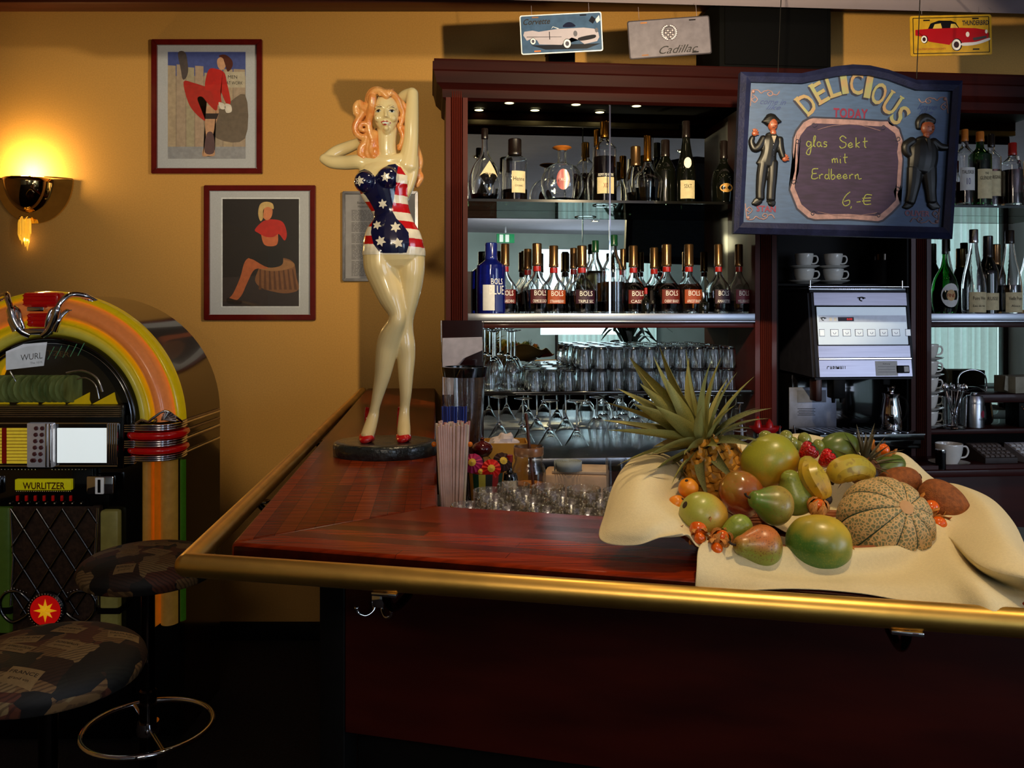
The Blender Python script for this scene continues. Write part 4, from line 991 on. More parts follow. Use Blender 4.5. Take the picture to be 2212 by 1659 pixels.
# rounded body behind
def arch_pts(r, z0, n=40, x0=None):
    x0 = r if x0 is None else x0
    return [(x0, z0)]+[(r*cos(pi*i/n), ZA+r*sin(pi*i/n)) for i in range(n+1)]+[(-x0, z0)]
prismo('body', arch_pts(0.452, 0.0), 0.045, 0.42, JBODY, jb)
prismo('front_panel', arch_pts(0.455, 0.02), 0.0, 0.046, GLOSSB, jb)
OFF = 7  # arch centred at pixel 115
def shift(o): o.location.x = OFF*js; return o
for nm, r0, r1, m_, d0, bu in (('outer_yellow_tube', 270, 286, JY, -0.02, 0.02), ('orange_tube', 229, 270, JO, -0.03, 0.045), ('yellow_tube', 214, 229, JY, -0.03, 0.022), ('pale_tube', 193, 214, JP, -0.02, 0.018)):
    shift(arch_ring(nm, r0, r1, m_, d0, bu, a0=radians(2), a1=radians(178)))
shift(arch_ring('inner_black_rim', 176, 192, GLOSSB, -0.015, 0.02, legs_to=985))
shift(arch_ring('rim_chrome_line', 172, 176, CH, -0.012, 0.006, legs_to=985))
# mechanism window
def jbox(name, x0, x1, y0, y1, d0, d1, mat, parent=jb, bev=0.0):
    a_, b_ = J(x0, y1), J(x1, y0)
    return boxo(name, ((a_[0]+b_[0])/2, (d0+d1)/2, (a_[2]+b_[2])/2), (abs(b_[0]-a_[0]), abs(d1-d0), abs(b_[2]-a_[2])), mat, parent, bev)
pt = [(p[0]+OFF*js, p[1]) for p in arch_pts(171*js, ZC-(870-HY)*js, 30)]
prismo('window_back', pt, -0.003, -0.001, pm('dark_mechanism', (12, 16, 10), rough=0.5, var=0.3, scale=20), jb)
prismo('yellow_side_panel', [(J(-40, 860)[0], J(0, 860)[2]), (J(-40, 700)[0], J(0, 730)[2]), (J(33, 700)[0], J(0, 758)[2]), (J(8, 0)[0], J(0, 800)[2]), (J(-8, 0)[0], J(0, 860)[2])], -0.010, -0.006, JY, jb)
# row of records standing on edge
RECM = pm('record_green_black', (50, 66, 34), rough=0.25, coat=0.6, col2=(150, 160, 96), scale=8, stretch=(6, 1, 1), emis=(70, 84, 40), estr=0.12)
for i in range(15):
    px = 6+i*12.5 if i < 9 else 12+i*12.0
    if px > 172: break
    M = Matrix.Translation(J(px, 838, -0.030)) @ Matrix.Rotation(pi/2+0.0, 4, 'Y') @ Matrix.Rotation(0.5, 4, 'X')
    latheo('record', [(0, -0.002), (0.046, -0.0024), (0.048, 0), (0.046, 0.0024), (0.018, 0.003), (0, 0.003)], RECM, jb, 24, M)
tubeo('tone_arm', [J(40, 800, -0.05), J(52, 822, -0.05), J(60, 830, -0.04)], 0.004, CH, jb)
tubeo('record_track', catmull([J(150, 805, -0.02), J(185, 800, -0.02), J(215, 815, -0.02), J(228, 845, -0.02)], 5), 0.005, CH, jb)
tubeo('record_track', catmull([J(160, 822, -0.02), J(190, 815, -0.02), J(212, 830, -0.02), J(220, 860, -0.02)], 5), 0.003, CH, jb)
for (a_, b_, c_, d_) in ((-6, 20, 0, 30), (46, 92, 40, 92), (100, 145, 92, 150), (155, 202, 155, 205), (208, 255, 205, 262)):
    prismo('yellow_wedge', [(J(a_, 0)[0], J(0, 871)[2]), (J(b_, 0)[0], J(0, 846)[2]), (J(d_-4, 0)[0], J(0, 862)[2]), (J(d_, 0)[0], J(0, 871)[2])], -0.030, -0.024, JY, jb, smooth=False)
# maker's plate behind the glass
o = prismo('name_card', [(J(33, 0)[0], J(0, 797)[2]), (J(33, 0)[0], J(0, 758)[2]), (J(70, 0)[0], J(0, 742)[2]), (J(120, 0)[0], J(0, 738)[2]), (J(113, 0)[0], J(0, 788)[2])], -0.056, -0.054, pm('name_card', (215, 218, 222), rough=0.5, emis=(215, 218, 225), estr=0.25), jb, smooth=False)
GREYI = pm('grey_ink', (130, 130, 135), rough=0.6)
def jt(x, y, d, skew=0.0): return lambda a, b: (J(x, y)[0]+a, d, J(x, y)[2]+b+skew*a)
text('WURL', jt(88, 768, -0.0575, 0.12), GREYI, o, 'lettering', h=0.022, w=0.075)
text('ITZER', jt(140, 762, -0.05, -0.08), pm('gold_ink', (120, 90, 50), rough=0.4), jb, 'lettering', h=0.018, w=0.085)
text('The 1015', jt(98, 781, -0.0575, 0.1), GREYI, o, 'lettering', h=0.007, w=0.04)
for i in range(5): tubeo('glass_streak', [J(118+i*16, 775-i*2, -0.045), J(132+i*16, 748-i*2, -0.045)], 0.0012, pm('green_line', (90, 150, 110), rough=0.3, emis=(70, 130, 90), estr=0.2), jb)
prismo('window_glass', pt, -0.066, -0.064, thin_glass('window_glass', (252, 253, 252)), jb)
# fluted strip, title strips, keypad, white panel
for i in range(6): jbox('fluted_strip', -60, 274, 873+i*4.3, 875.6+i*4.3, -0.058, -0.040, pm('bronze_strip', (150, 126, 92), rough=0.3, metal=0.6), bev=0.0008)
jbox('title_frame', -62, 278, 872, 1008, -0.04, 0.0, GLOSSB, bev=0.004)
jbox('chrome_bar', -62, 272, 909, 911.5, -0.052, -0.038, CH); jbox('chrome_bar', -62, 268, 1000, 1002, -0.052, -0.038, CH)
TITY = pm('title_card', (225, 200, 60), rough=0.5, emis=(230, 195, 50), estr=0.32, var=0.15, scale=50)
jbox('title_backing', -58, 80, 920, 997, -0.0425, -0.0395, pm('title_brown', (90, 40, 16), rough=0.5))
for c_ in range(2):
    for r_ in range(11):
        jbox('title_strip', (-22 if c_ == 0 else 30)+0.5, (22 if c_ == 0 else 78)-0.5, 921+r_*7, 926.6+r_*7, -0.0445, -0.0425, TITY)
jbox('red_divider', 20.5, 29, 921, 996, -0.0455, -0.0405, REDP)
kp = jbox('keypad', 79, 135, 909, 1003, -0.062, -0.04, pm('chrome_panel', (225, 220, 224), rough=0.25, metal=0.7, emis=(200, 200, 205), estr=0.10), bev=0.004)
for r_ in range(6):
    for c_ in range(2 if r_ < 5 else 3):
        p = J((100 if c_ == 0 else 113)-r_*0.9 if c_ < 2 else 92, 920+r_*13.6, -0.062)
        ob = latheo('button', [(0, 0), (0.0072, 0), (0.0072, 0.004), (0.005, 0.006), (0, 0.006)], pm('button_pink', (110, 60, 62), rough=0.3), kp, 14, Matrix.Translation(p) @ Matrix.Rotation(pi/2, 4, 'X'))
for xx in (122, 130): jbox('chrome_bead', xx-2.5, xx+1.5, 910, 1002, -0.067, -0.061, CH, kp, 0.002)
jbox('white_panel', 138, 246, 921, 995, -0.046, -0.04, pm('lit_white_panel', (232, 242, 242), rough=0.5, emis=(232, 242, 242), estr=0.72, var=0.01), bev=0.001)
for k in range(5): jbox('chrome_flute', 247+k*4.8, 250.8+k*4.8, 910, 998, -0.058, -0.04, CH, bev=0.0015)
# chrome band stack over the side columns, wrapping round the sides
for sg_ in (1, -1):
    def MX(pts): return [((115-108)*js+sg_*(p[0]-(115-108)*js), p[1], p[2]) for p in pts]
    for k, (y0, y1, mt) in enumerate(((911, 926, CH), (928, 944, JRd), (945, 960, CH), (961, 975, JRd), (977, 990, CH))):
        for q in range(3 if mt is CH else 1):
            h_ = (y1-y0)/(3 if mt is CH else 1); yc = y0+h_*(q+0.5); r = h_*js*0.5
            P = MX(catmull([J(289, yc, -0.02), J(300, yc, -0.055), J(330, yc, -0.075), J(372, yc, -0.062), J(394, yc-1, -0.015), J(391, yc-2, 0.05), J(390, yc-3, 0.40)][:(7 if mt is CH and q == 1 else 6)], 4))
            tubeo('chrome_band' if mt is CH else 'red_band', P, r, mt, jb, 8, up=(0, 0, 1))
    for k in range(3):
        for q in range(4):
            jc = J(298, 913.5+k*33.5+q*4.4, -0.06)
            boxo('chrome_louvre', MX([jc])[0], (0.034, 0.02, 0.0045), CH, jb, 0.001)
    # rosette
    c_ = MX([J(373, 901, -0.075)])[0]
    bm = bmesh.new()
    for q in range(13):
        an = pi*q/12; P = [Vector(c_), Vector((c_[0]+0.038*cos(an), c_[1]+0.012, c_[2]-0.006+0.034*sin(an)))]
        tube(bm, P, [0.002, 0.005], 8, up=(0, 1, 0))
    finish('chrome_rosette', bm, CH, jb)
    tubeo('chrome_scallop', MX(catmull([J(310, 910, -0.06), J(325, 902, -0.07), J(340, 905, -0.075), J(350, 898, -0.078), J(373, 883, -0.066), J(392, 896, -0.055), J(400, 908, -0.03)], 5)), 0.005, CH, jb, 8)
    # lit side columns: tan, gold lines, tan, dark gap, green edge
    y0, y1 = 992, 1345
    for nm, xa, xb, mt, dd in (('tan_tube', 310, 333, JT, 0.03), ('gold_tube', 333.5, 341, pm('gold_glow', (225, 130, 30), rough=0.2, metal=0.3, emis=(240, 130, 20), estr=0.12), 0.045), ('gold_tube', 341.5, 348, pm('gold_glow', (0, 0, 0)), 0.045), ('tan_tube', 348.5, 385, JT, 0.035), ('green_tube', 391, 402, pm('green_glow', (60, 110, 28), rough=0.2, emis=(60, 110, 16), estr=0.10), 0.02)):
        bm = bmesh.new(); n = 8
        pr_ = [((J(xa+(xb-xa)*k/n, 0)[0]), -0.006-dd*0.8*sin(pi*k/n)**0.6) for k in range(n+1)]
        pr_ = [MX([(a, b, 0)])[0][:2] for a, b in pr_]
        pr_ = pr_+[(pr_[-1][0], 0.0), (pr_[0][0], 0.0)]
        prism(bm, pr_, ZC-(y1-HY)*js+(0.012 if xa > 385 else 0), ZC-(y0-HY)*js, 'xy'); finish(nm, bm, mt, jb, angle=50)
# top clasp
cl = [jbox('red_block', 77, 153, 632, 664, -0.085, -0.02, JRd, bev=0.012), jbox('red_block', 87, 133, 676, 706, -0.085, -0.02, JRd, bev=0.008)]
for (y0, n_) in ((640, 3), (682, 3)):
    for q in range(n_): jbox('red_rib', 80 if y0 < 660 else 89, 150 if y0 < 660 else 131, y0+q*9-2, y0+q*9+2, -0.092, -0.08, JRd, bev=0.003)
for s_ in (-1, 1):
    def K(dx, y, d): return J(110+s_*dx, y, d)
    tubeo('chrome_claw', catmull([K(108, 655, -0.01), K(92, 641, -0.045), K(70, 637, -0.07), K(58, 648, -0.095), K(48, 668, -0.105), K(42, 690, -0.105), K(30, 712, -0.10), K(14, 722, -0.09)], 6), [0.008]*6*1+[0.010]*18+[0.014]*12+[0.013]*7, CH, jb, 12)
    tubeo('chrome_claw', catmull([K(46, 664, -0.09), K(34, 672, -0.10), K(28, 690, -0.105), K(24, 708, -0.10)], 6), 0.007, CH, jb, 10)
    tubeo('chrome_fin', catmull([K(78, 672, -0.055), K(62, 672, -0.08), K(50, 690, -0.10), K(40, 714, -0.10)], 6), [0.003]*6+[0.009]*6+[0.012]*7, CH, jb, 10)
    for q in range(6): ballo('chrome_bead', K(84+q*5, 643+q*2.6, -0.045+q*0.004), 0.007, CH, jb, 10, 8)
jbox('chrome_saddle', 82, 138, 708, 722, -0.105, -0.06, CH, bev=0.008); jbox('chrome_clip', 92, 128, 663, 673, -0.10, -0.06, CH, bev=0.004)
# sign strip, coin slots, grille
o = jbox('sign_panel', 49, 168, 1030, 1053, -0.048, -0.03, pm('sign_yellow', (190, 180, 20), rough=0.4, emis=(190, 180, 10), estr=0.3), bev=0.002)
text('WURLITZER', jt(111, 1043, -0.0487), pm('sign_brown', (96, 44, 6), rough=0.5), o, 'lettering', h=0.024, w=0.145, bold=0.02)
jbox('sign_housing', 10, 210, 1008, 1090, -0.03, 0.0, GLOSSB, bev=0.003)
for q in range(26): 
    if q not in (11, 12, 13, 14): ballo('chrome_bead', J(16+q*7.2, 1010, -0.034), 0.0032, CH, jb, 8, 6)
    ballo('chrome_bead', J(50+q*4.6, 1056.5, -0.04), 0.0024, CH, jb, 8, 6)
for q in range(9):
    if q < 7: jbox('red_lamp', 49+q*19-2.5, 49+q*19+2.5, 1066, 1078, -0.036, -0.028, JRd, bev=0.002)
    ballo('chrome_bead', J(34+q*19, 1083, -0.034), 0.004, CH, jb, 8, 6)
for (x0, x1) in ((200, 258), (-45, 14)):
    o = jbox('coin_slot_plate', x0, x1, 1023, 1063, -0.046, -0.02, CH, bev=0.006)
    jbox('coin_surround', (x0+x1)/2-9, (x0+x1)/2+9, 1026, 1061, -0.050, -0.045, pm('satin_plate', (225, 225, 225), rough=0.35, metal=0.2, emis=(220, 220, 220), estr=0.15), o, 0.002)
    jbox('slot', (x0+x1)/2-3, (x0+x1)/2+3, 1030, 1058, -0.052, -0.049, BLACK, o, 0.001)
    jbox('chute', x0+5, x1-12, 1064, 1085, -0.035, 0, BLACK, bev=0.003)
jbox('green_side_panel', -30, 34, 1090, 1362, -0.035, 0, JG, bev=0.012); jbox('khaki_side_panel', 225, 265, 1098, 1365, -0.035, 0, JT2, bev=0.010)
jbox('dark_band', -40, 38, 1305, 1318, -0.04, 0, BLACK); jbox('dark_band', 222, 270, 1306, 1318, -0.04, 0, BLACK)
gr = jbox('grille_cloth', 36, 224, 1088, 1372, -0.028, 0, pm('grille_cloth', (60, 40, 26), rough=0.8, var=0.4, scale=90, bump=0.8), bev=0.006)
cx0, cx1, cy0, cy1 = 36, 222, 1094, 1300
for s_ in (-1, 1):
    for k in range(-4, 8):
        # diagonal bars clipped to the grille area
        x0 = 36+k*55.0; pts = []
        dx = 110*s_ / 172.0
        ya, yb = cy0, cy1+20
        xs = x0 if s_ > 0 else x0+55
        # clip
        seg_ = []
        for t_ in range(0, 23):
            yy = ya+(yb-ya)*t_/22; xx = xs+dx*(yy-ya)
            if cx0 <= xx <= cx1: seg_.append(J(xx, yy, -0.036))
        if len(seg_) > 2: tubeo('lattice_bar', [seg_[0], seg_[-1]], 0.0042, pm('dark_chrome', (120, 120, 122), rough=0.12, metal=1.0), jb, 8)
tubeo('grille_edge', [J(36, 1092, -0.036), J(42, 1200, -0.036), J(36, 1300, -0.036)], 0.004, CH, jb, 8); tubeo('grille_edge', [J(222, 1092, -0.036), J(216, 1200, -0.036), J(222, 1300, -0.036)], 0.004, CH, jb, 8)
# medallion with star
mc = J(117, 1307, -0.04); MR = Matrix.Translation(mc) @ Matrix.Rotation(pi/2, 4, 'X')
o = latheo('medallion', [(0, 0), (0.062, 0), (0.062, 0.012), (0.053, 0.018), (0.05, 0.012), (0, 0.012)], GLOSSB, jb, 36, MR)
latheo('red_disc', [(0, 0.012), (0.0525, 0.012), (0.0525, 0.017), (0, 0.017)], pm('red_disc', (180, 12, 12), rough=0.3, emis=(180, 12, 10), estr=0.5), o, 32, MR)
for q in range(36): ballo('chrome_bead', (mc[0]+0.0575*cos(q*pi/18), mc[1]-0.018, mc[2]+0.0575*sin(q*pi/18)), 0.0028, CH, o, 8, 6)
sp_ = []
for k in range(16):
    a_ = pi/2+pi*k/8; r_ = 0.041 if k % 4 == 0 else (0.035 if k % 2 == 0 else 0.017); sp_.append((mc[0]+r_*cos(a_), mc[1]-0.018, mc[2]+r_*sin(a_)))
fobj('gold_star', [(mc[0], mc[1]-0.026, mc[2])]+sp_, [(0, 1+k, 1+(k+1) % 16) for k in range(16)], pm('star_gold', (235, 180, 30), rough=0.3, emis=(235, 170, 20), estr=0.45), o, smooth=False)
for s_ in (-1, 1):
    def K(dx, y, d): return J(117+s_*dx, y, d)
    tubeo('chrome_scroll', catmull([K(40, 1290, -0.04), K(60, 1270, -0.045), K(88, 1272, -0.04), K(102, 1292, -0.04), K(96, 1318, -0.04), K(76, 1335, -0.04), K(52, 1326, -0.04), K(40, 1316, -0.04)], 5), 0.006, pm('dark_chrome', (0, 0, 0)), jb, 8)
    for q in range(8): ballo('chrome_bead', K(44+q*6.5, 1266+abs(q-4)*2.4-4, -0.045), 0.003, CH, jb, 8, 6)
jbox('kick_plate', -60, 290, 1372, 1590, -0.02, 0, GLOSSB, bev=0.004)
for (y_, d_) in ((884, 0), (905, 0), (925, 0)):
    tubeo('side_stripe', [J(389, y_+28, 0.02), J(389, y_+28, 0.4)], 0.005, pm('bronze_strip', (0, 0, 0)), jb, 8)

# ============================================================ wall lamp
LX, LZ = (78-HX)/F*WY, ZC-(388-HY)/F*WY
ls = WY/F
lm_ = thing('wall_lamp', 'half-bowl brass wall lamp with hanging glass prisms, glowing upward', 'wall lamp', (LX, WY-0.002, LZ))
PBR = pm('polished_brass', (236, 196, 120), rough=0.10, metal=1.0, var=0.06)
bm = bmesh.new()
def bowl(bm, rx, rz, ry, x0, n=28, m_=12, th=0.003):
    grid = []
    for j in range(m_+1):
        t_ = pi/2*j/m_; row = []
        for i in range(n+1):
            a_ = pi*i/n; row.append(bm.verts.new((x0+rx*cos(a_)*cos(t_), -ry*sin(a_)*cos(t_), -rz*sin(t_))))
        grid.append(row)
    for j in range(m_):
        for i in range(n): bm.faces.new((grid[j][i], grid[j][i+1], grid[j+1][i+1], grid[j+1][i]))
bowl(bm, 0.108, 0.155, 0.11, -0.028)
bmesh.ops.remove_doubles(bm, verts=bm.verts, dist=1e-5)
o = finish('bowl', bm, pm('dark_mirror_bowl', (150, 120, 80), rough=0.05, metal=1.0, var=0.05), lm_)
md = o.modifiers.new('s', 'SOLIDIFY'); md.thickness = 0.003
bm = bmesh.new(); pts = [(0.176*cos(pi+pi*i/30), 0.204*sin(pi+pi*i/30)) for i in range(31)]
prism(bm, pts, -0.012, 0.0, 'xz'); finish('back_plate', bm, PBR, lm_)
bm = bmesh.new(); pts = catmull([(-0.176, 0.0), (-0.1, 0.01), (0, 0.012), (0.1, 0.008), (0.176, 0.0)], 5)
tubeo('rim', [(a_, -0.012, b_) for a_, b_ in pts], 0.003, PBR, lm_)
bulb = ballo('bulb', (-0.02, -0.055, -0.01), (0.035, 0.025, 0.02), pm('bulb_glow', (255, 235, 170), rough=0.5, emis=(255, 225, 140), estr=14), lm_)
for i, (dx, dz) in enumerate(((-0.028, 0.0), (-0.012, 0.012), (0.006, 0.012), (0.02, 0.004), (-0.004, 0.0))):
    bm = bmesh.new(); zt_ = -0.185; L_ = 0.10+0.03*(i % 3)
    lathe(bm, [(0, 0), (0.007, -0.006), (0.0105, -0.02), (0.011, -L_*0.7), (0, -L_)], 6, Matrix.Translation((-0.028+dx, -0.03-0.012*(i % 2), zt_+dz)))
    finish('glass_prism', bm, pm('prism_glass', (255, 225, 140), rough=0.05, trans=0.8, emis=(255, 190, 60), estr=0.25), lm_, smooth=False)
for dx in (-0.02, 0.0, 0.02): ballo('pin', (-0.03+dx, -0.04, -0.182), 0.007, PBR, lm_, 10, 8)
lamp('wall_lamp_light', 'POINT', (LX-0.02, WY-0.075, LZ+0.03), 13, (1.0, 0.66, 0.22), 0.03)
lamp('wall_lamp_light', 'POINT', (LX-0.03, WY-0.03, LZ-0.28), 0.25, (1.0, 0.6, 0.2), 0.02)

# ============================================================ framed pictures on the wall
REDF = pm('red_frame', (88, 20, 16), rough=0.15, coat=0.6, var=0.1)
MATB = pm('grey_mount', (186, 188, 196), rough=0.7, var=0.04, scale=200)
PGL = thin_glass('picture_glass', (253, 254, 252), 1.5)
def pframe(name, label, cat, x0, x1, y0, y1, fw, fm, group=None, mat_px=30, mount=MATB):
    Dp = WY-0.012; s = Dp/F; c = W((x0+x1)/2, (y0+y1)/2, WY)
    t = thing(name, label, cat, (c.x, WY-0.0005, c.z), group=group)
    w_, h_ = (x1-x0)*s, (y1-y0)*s
    for nm, sx, sz in (('frame_rail', 0, 1), ('frame_rail', 0, -1), ('frame_stile', 1, 0), ('frame_stile', -1, 0)):
        bm = bmesh.new(); f_ = fw*s
        if sz: pts = [(-w_/2, sz*h_/2), (w_/2, sz*h_/2), (w_/2-f_, sz*(h_/2-f_)), (-w_/2+f_, sz*(h_/2-f_))]
        else: pts = [(sx*w_/2, -h_/2), (sx*w_/2, h_/2), (sx*(w_/2-f_), h_/2-f_), (sx*(w_/2-f_), -h_/2+f_)]
        prism(bm, pts, -0.022, 0.0, 'xz'); bmesh.ops.dissolve_limit(bm, angle_limit=0.01, verts=bm.verts, edges=bm.edges)
        bmesh.ops.bevel(bm, geom=list(bm.edges), offset=0.003, segments=2, affect='EDGES'); finish(nm, bm, fm, t)
    boxo('mount', (0, -0.006, 0), (w_-2*fw*s+0.004, 0.004, h_-2*fw*s+0.004), mount, t)
    gx, gz = w_/2-fw*s+0.001, h_/2-fw*s+0.001; fobj('glazing', [(-gx, -0.014, -gz), (gx, -0.014, -gz), (gx, -0.014, gz), (-gx, -0.014, gz)], [(0, 1, 2, 3)], PGL, t, smooth=False)
    def Q(px, py): return ((px-(x0+x1)/2)*s, -(py-(y0+y1)/2)*s)
    def poly(nm, pts, col, lay, smooth=0, parent=t):
        p = [Q(*q) for q in (catmull(pts, 4, True) if smooth else pts)]
        n = len(p); yy = -0.0082-0.0001*lay
        bm = bmesh.new(); vv = [bm.verts.new((a_, yy, b_)) for a_, b_ in p]; f = bm.faces.new(vv); bmesh.ops.triangulate(bm, faces=[f])
        o = finish(nm, bm, pm('print_%d_%d_%d' % col, col, rough=0.5, var=0.1, scale=60), parent, smooth=False); return o
    return t, poly, Q, s
t, poly, Q, s = pframe('framed_picture', 'red-framed print of a woman in a red dress, upper of two', 'picture', 330, 569, 87, 377, 12, REDF, 'red-framed prints on the ochre wall')
pr_ = poly('print', [(364, 113), (532, 113), (532, 344), (364, 344)], (150, 132, 116), 0)
poly('sky', [(364, 113), (532, 113), (532, 165), (364, 165)], (72, 84, 150), 1, parent=pr_)
for i, (xa, xb, yt) in enumerate(((364, 381, 142), (383, 402, 140), (404, 421, 146), (423, 441, 143), (443, 461, 158), (463, 482, 150), (484, 504, 150), (506, 531, 150))):
    poly('fence_plank', [(xa, yt), (xb, yt+1), (xb, 318), (xa, 318)], (176-4*(i % 3), 156-5*(i % 2), 132), 2, parent=pr_)
poly('pavement', [(364, 318), (532, 318), (532, 344), (364, 344)], (150, 150, 158), 2, parent=pr_)
poly('sign_board', [(488, 156), (531, 156), (531, 190), (490, 190)], (188, 176, 156), 3, parent=pr_)
def qt(x, y, lay): return lambda a, b: (Q(x, y)[0]+a, -0.0082-0.0001*lay, Q(x, y)[1]+b)
text('MEN', qt(504, 167, 4), INK, pr_, 'lettering', h=0.016, w=0.042); text('AT WORK', qt(508, 180, 4), INK, pr_, 'lettering', h=0.016, w=0.075)
poly('shadow_shape', [(440, 250), (480, 235), (531, 205), (531, 300), (470, 300)], (110, 96, 84), 3, 1, parent=pr_)
poly('legs', [(446, 232), (474, 236), (466, 275), (461, 300), (466, 335), (452, 338), (438, 336), (446, 300), (444, 268)], (196, 150, 118), 5, 1, parent=pr_)
poly('stockings', [(441, 246), (474, 246), (470, 258), (442, 258)], (44, 34, 36), 6, 0, parent=pr_); poly('stockings', [(448, 290), (462, 290), (464, 330), (444, 330)], (96, 70, 74), 6, 1, parent=pr_)
poly('skirt', [(444, 188), (468, 196), (472, 225), (468, 240), (452, 226), (438, 210), (428, 215), (440, 244), (444, 262), (424, 246), (408, 222), (398, 178), (420, 180)], (176, 34, 26), 7, 1, parent=pr_)
poly('jacket', [(452, 152), (470, 150), (486, 158), (492, 180), (500, 222), (490, 224), (478, 198), (480, 226), (468, 224), (458, 200), (444, 190)], (190, 28, 22), 8, 1, parent=pr_)
poly('gloves', [(474, 222), (486, 226), (488, 236), (478, 236)], (225, 215, 205), 9, 1, parent=pr_); poly('gloves', [(488, 226), (500, 228), (502, 242), (490, 244)], (225, 215, 205), 9, 1, parent=pr_)
poly('face', [(472, 128), (484, 124), (490, 136), (486, 150), (476, 150), (471, 140)], (206, 156, 124), 9, 1, parent=pr_)
poly('hair', [(474, 122), (488, 119), (502, 130), (504, 144), (494, 156), (489, 144), (484, 128)], (84, 34, 22), 10, 1, parent=pr_)
poly('coat_sleeve', [(386, 115), (402, 115), (408, 150), (404, 168), (396, 172), (392, 150)], (80, 70, 70), 5, 1, parent=pr_)
t, poly, Q, s = pframe('framed_picture', 'red-framed dark print of a seated woman on a skirted stool, lower of the two', 'picture', 443, 684, 401, 692, 12, REDF, 'red-framed prints on the ochre wall')
poly('print_border', [(479, 427), (649, 427), (649, 664), (479, 664)], (215, 218, 225), 0)
pr_ = poly('print', [(482, 430), (647, 430), (647, 662), (482, 662)], (30, 22, 24), 1)
poly('floor_glow', [(482, 600), (647, 590), (647, 662), (482, 662)], (48, 38, 40), 2, parent=pr_)
poly('stool_skirt', [(560, 562), (600, 556), (634, 566), (642, 600), (646, 626), (620, 634), (590, 630), (566, 622), (552, 606), (560, 580)], (124, 80, 50), 3, 1, parent=pr_)
for i in range(8): poly('pleat', [(562+i*10, 582), (565+i*10, 582), (566+i*11, 626), (560+i*11, 626)], (92, 54, 34), 4, parent=pr_)
poly('stool_top', [(556, 566), (590, 558), (632, 566), (634, 578), (595, 586), (560, 580)], (150, 104, 66), 5, 1, parent=pr_)
poly('legs', [(575, 556), (545, 556), (530, 566), (520, 600), (505, 634), (494, 648), (506, 652), (522, 640), (536, 610), (552, 582), (580, 580)], (176, 92, 54), 6, 1, parent=pr_)
poly('skirt', [(572, 540), (606, 538), (613, 560), (608, 574), (580, 578), (550, 562), (540, 556)], (22, 16, 20), 7, 1, parent=pr_)
poly('torso', [(566, 484), (594, 482), (602, 510), (598, 530), (574, 530), (566, 510)], (198, 104, 64), 7, 1, parent=pr_)
poly('blouse', [(560, 504), (552, 496), (570, 478), (590, 474), (612, 480), (621, 504), (616, 520), (604, 506), (592, 512), (576, 512)], (188, 34, 26), 8, 1, parent=pr_)
poly('face', [(570, 450), (582, 444), (590, 454), (587, 470), (577, 476), (568, 466)], (214, 128, 84), 9, 1, parent=pr_)
poly('hair', [(564, 478), (559, 462), (563, 442), (576, 436), (590, 440), (592, 452), (580, 447), (570, 454), (570, 470)], (205, 170, 110), 10, 1, parent=pr_)
poly('shoes', [(492, 644), (510, 648), (524, 650), (520, 658), (494, 656)], (16, 12, 14), 8, 1, parent=pr_)
t, poly, Q, s = pframe('framed_notice', 'narrow silver-framed page of printed text behind the statue', 'notice', 741, 904, 414, 608, 6, pm('dark_silver_frame', (120, 118, 122), rough=0.2, metal=0.8), mount=pm('notice_paper', (150, 148, 156), rough=0.6, var=0.05))
text('Barkarte und', qt(790, 438, 1), INK, t, 'lettering', h=0.011, w=0.075); text('Hausordnung', qt(790, 446, 1), INK, t, 'lettering', h=0.011, w=0.07)
bm = bmesh.new(); yy = 454
while yy < 598:
    if yy not in (478, 502, 526, 562):
        x0 = 760; 
        while x0 < 880:
            wd = 3+R.random()*9; a_, b_ = Q(x0, yy), Q(min(x0+wd, 884), yy+1.3)
            box(bm, ((a_[0]+b_[0])/2, -0.0084, (a_[1]+b_[1])/2), (b_[0]-a_[0], 0.0002, abs(b_[1]-a_[1]))); x0 += wd+1.6
    yy += 3
o = finish('text_lines', bm, pm('grey_print', (92, 90, 96), rough=0.7), t, smooth=False); o['kind'] = 'stuff'
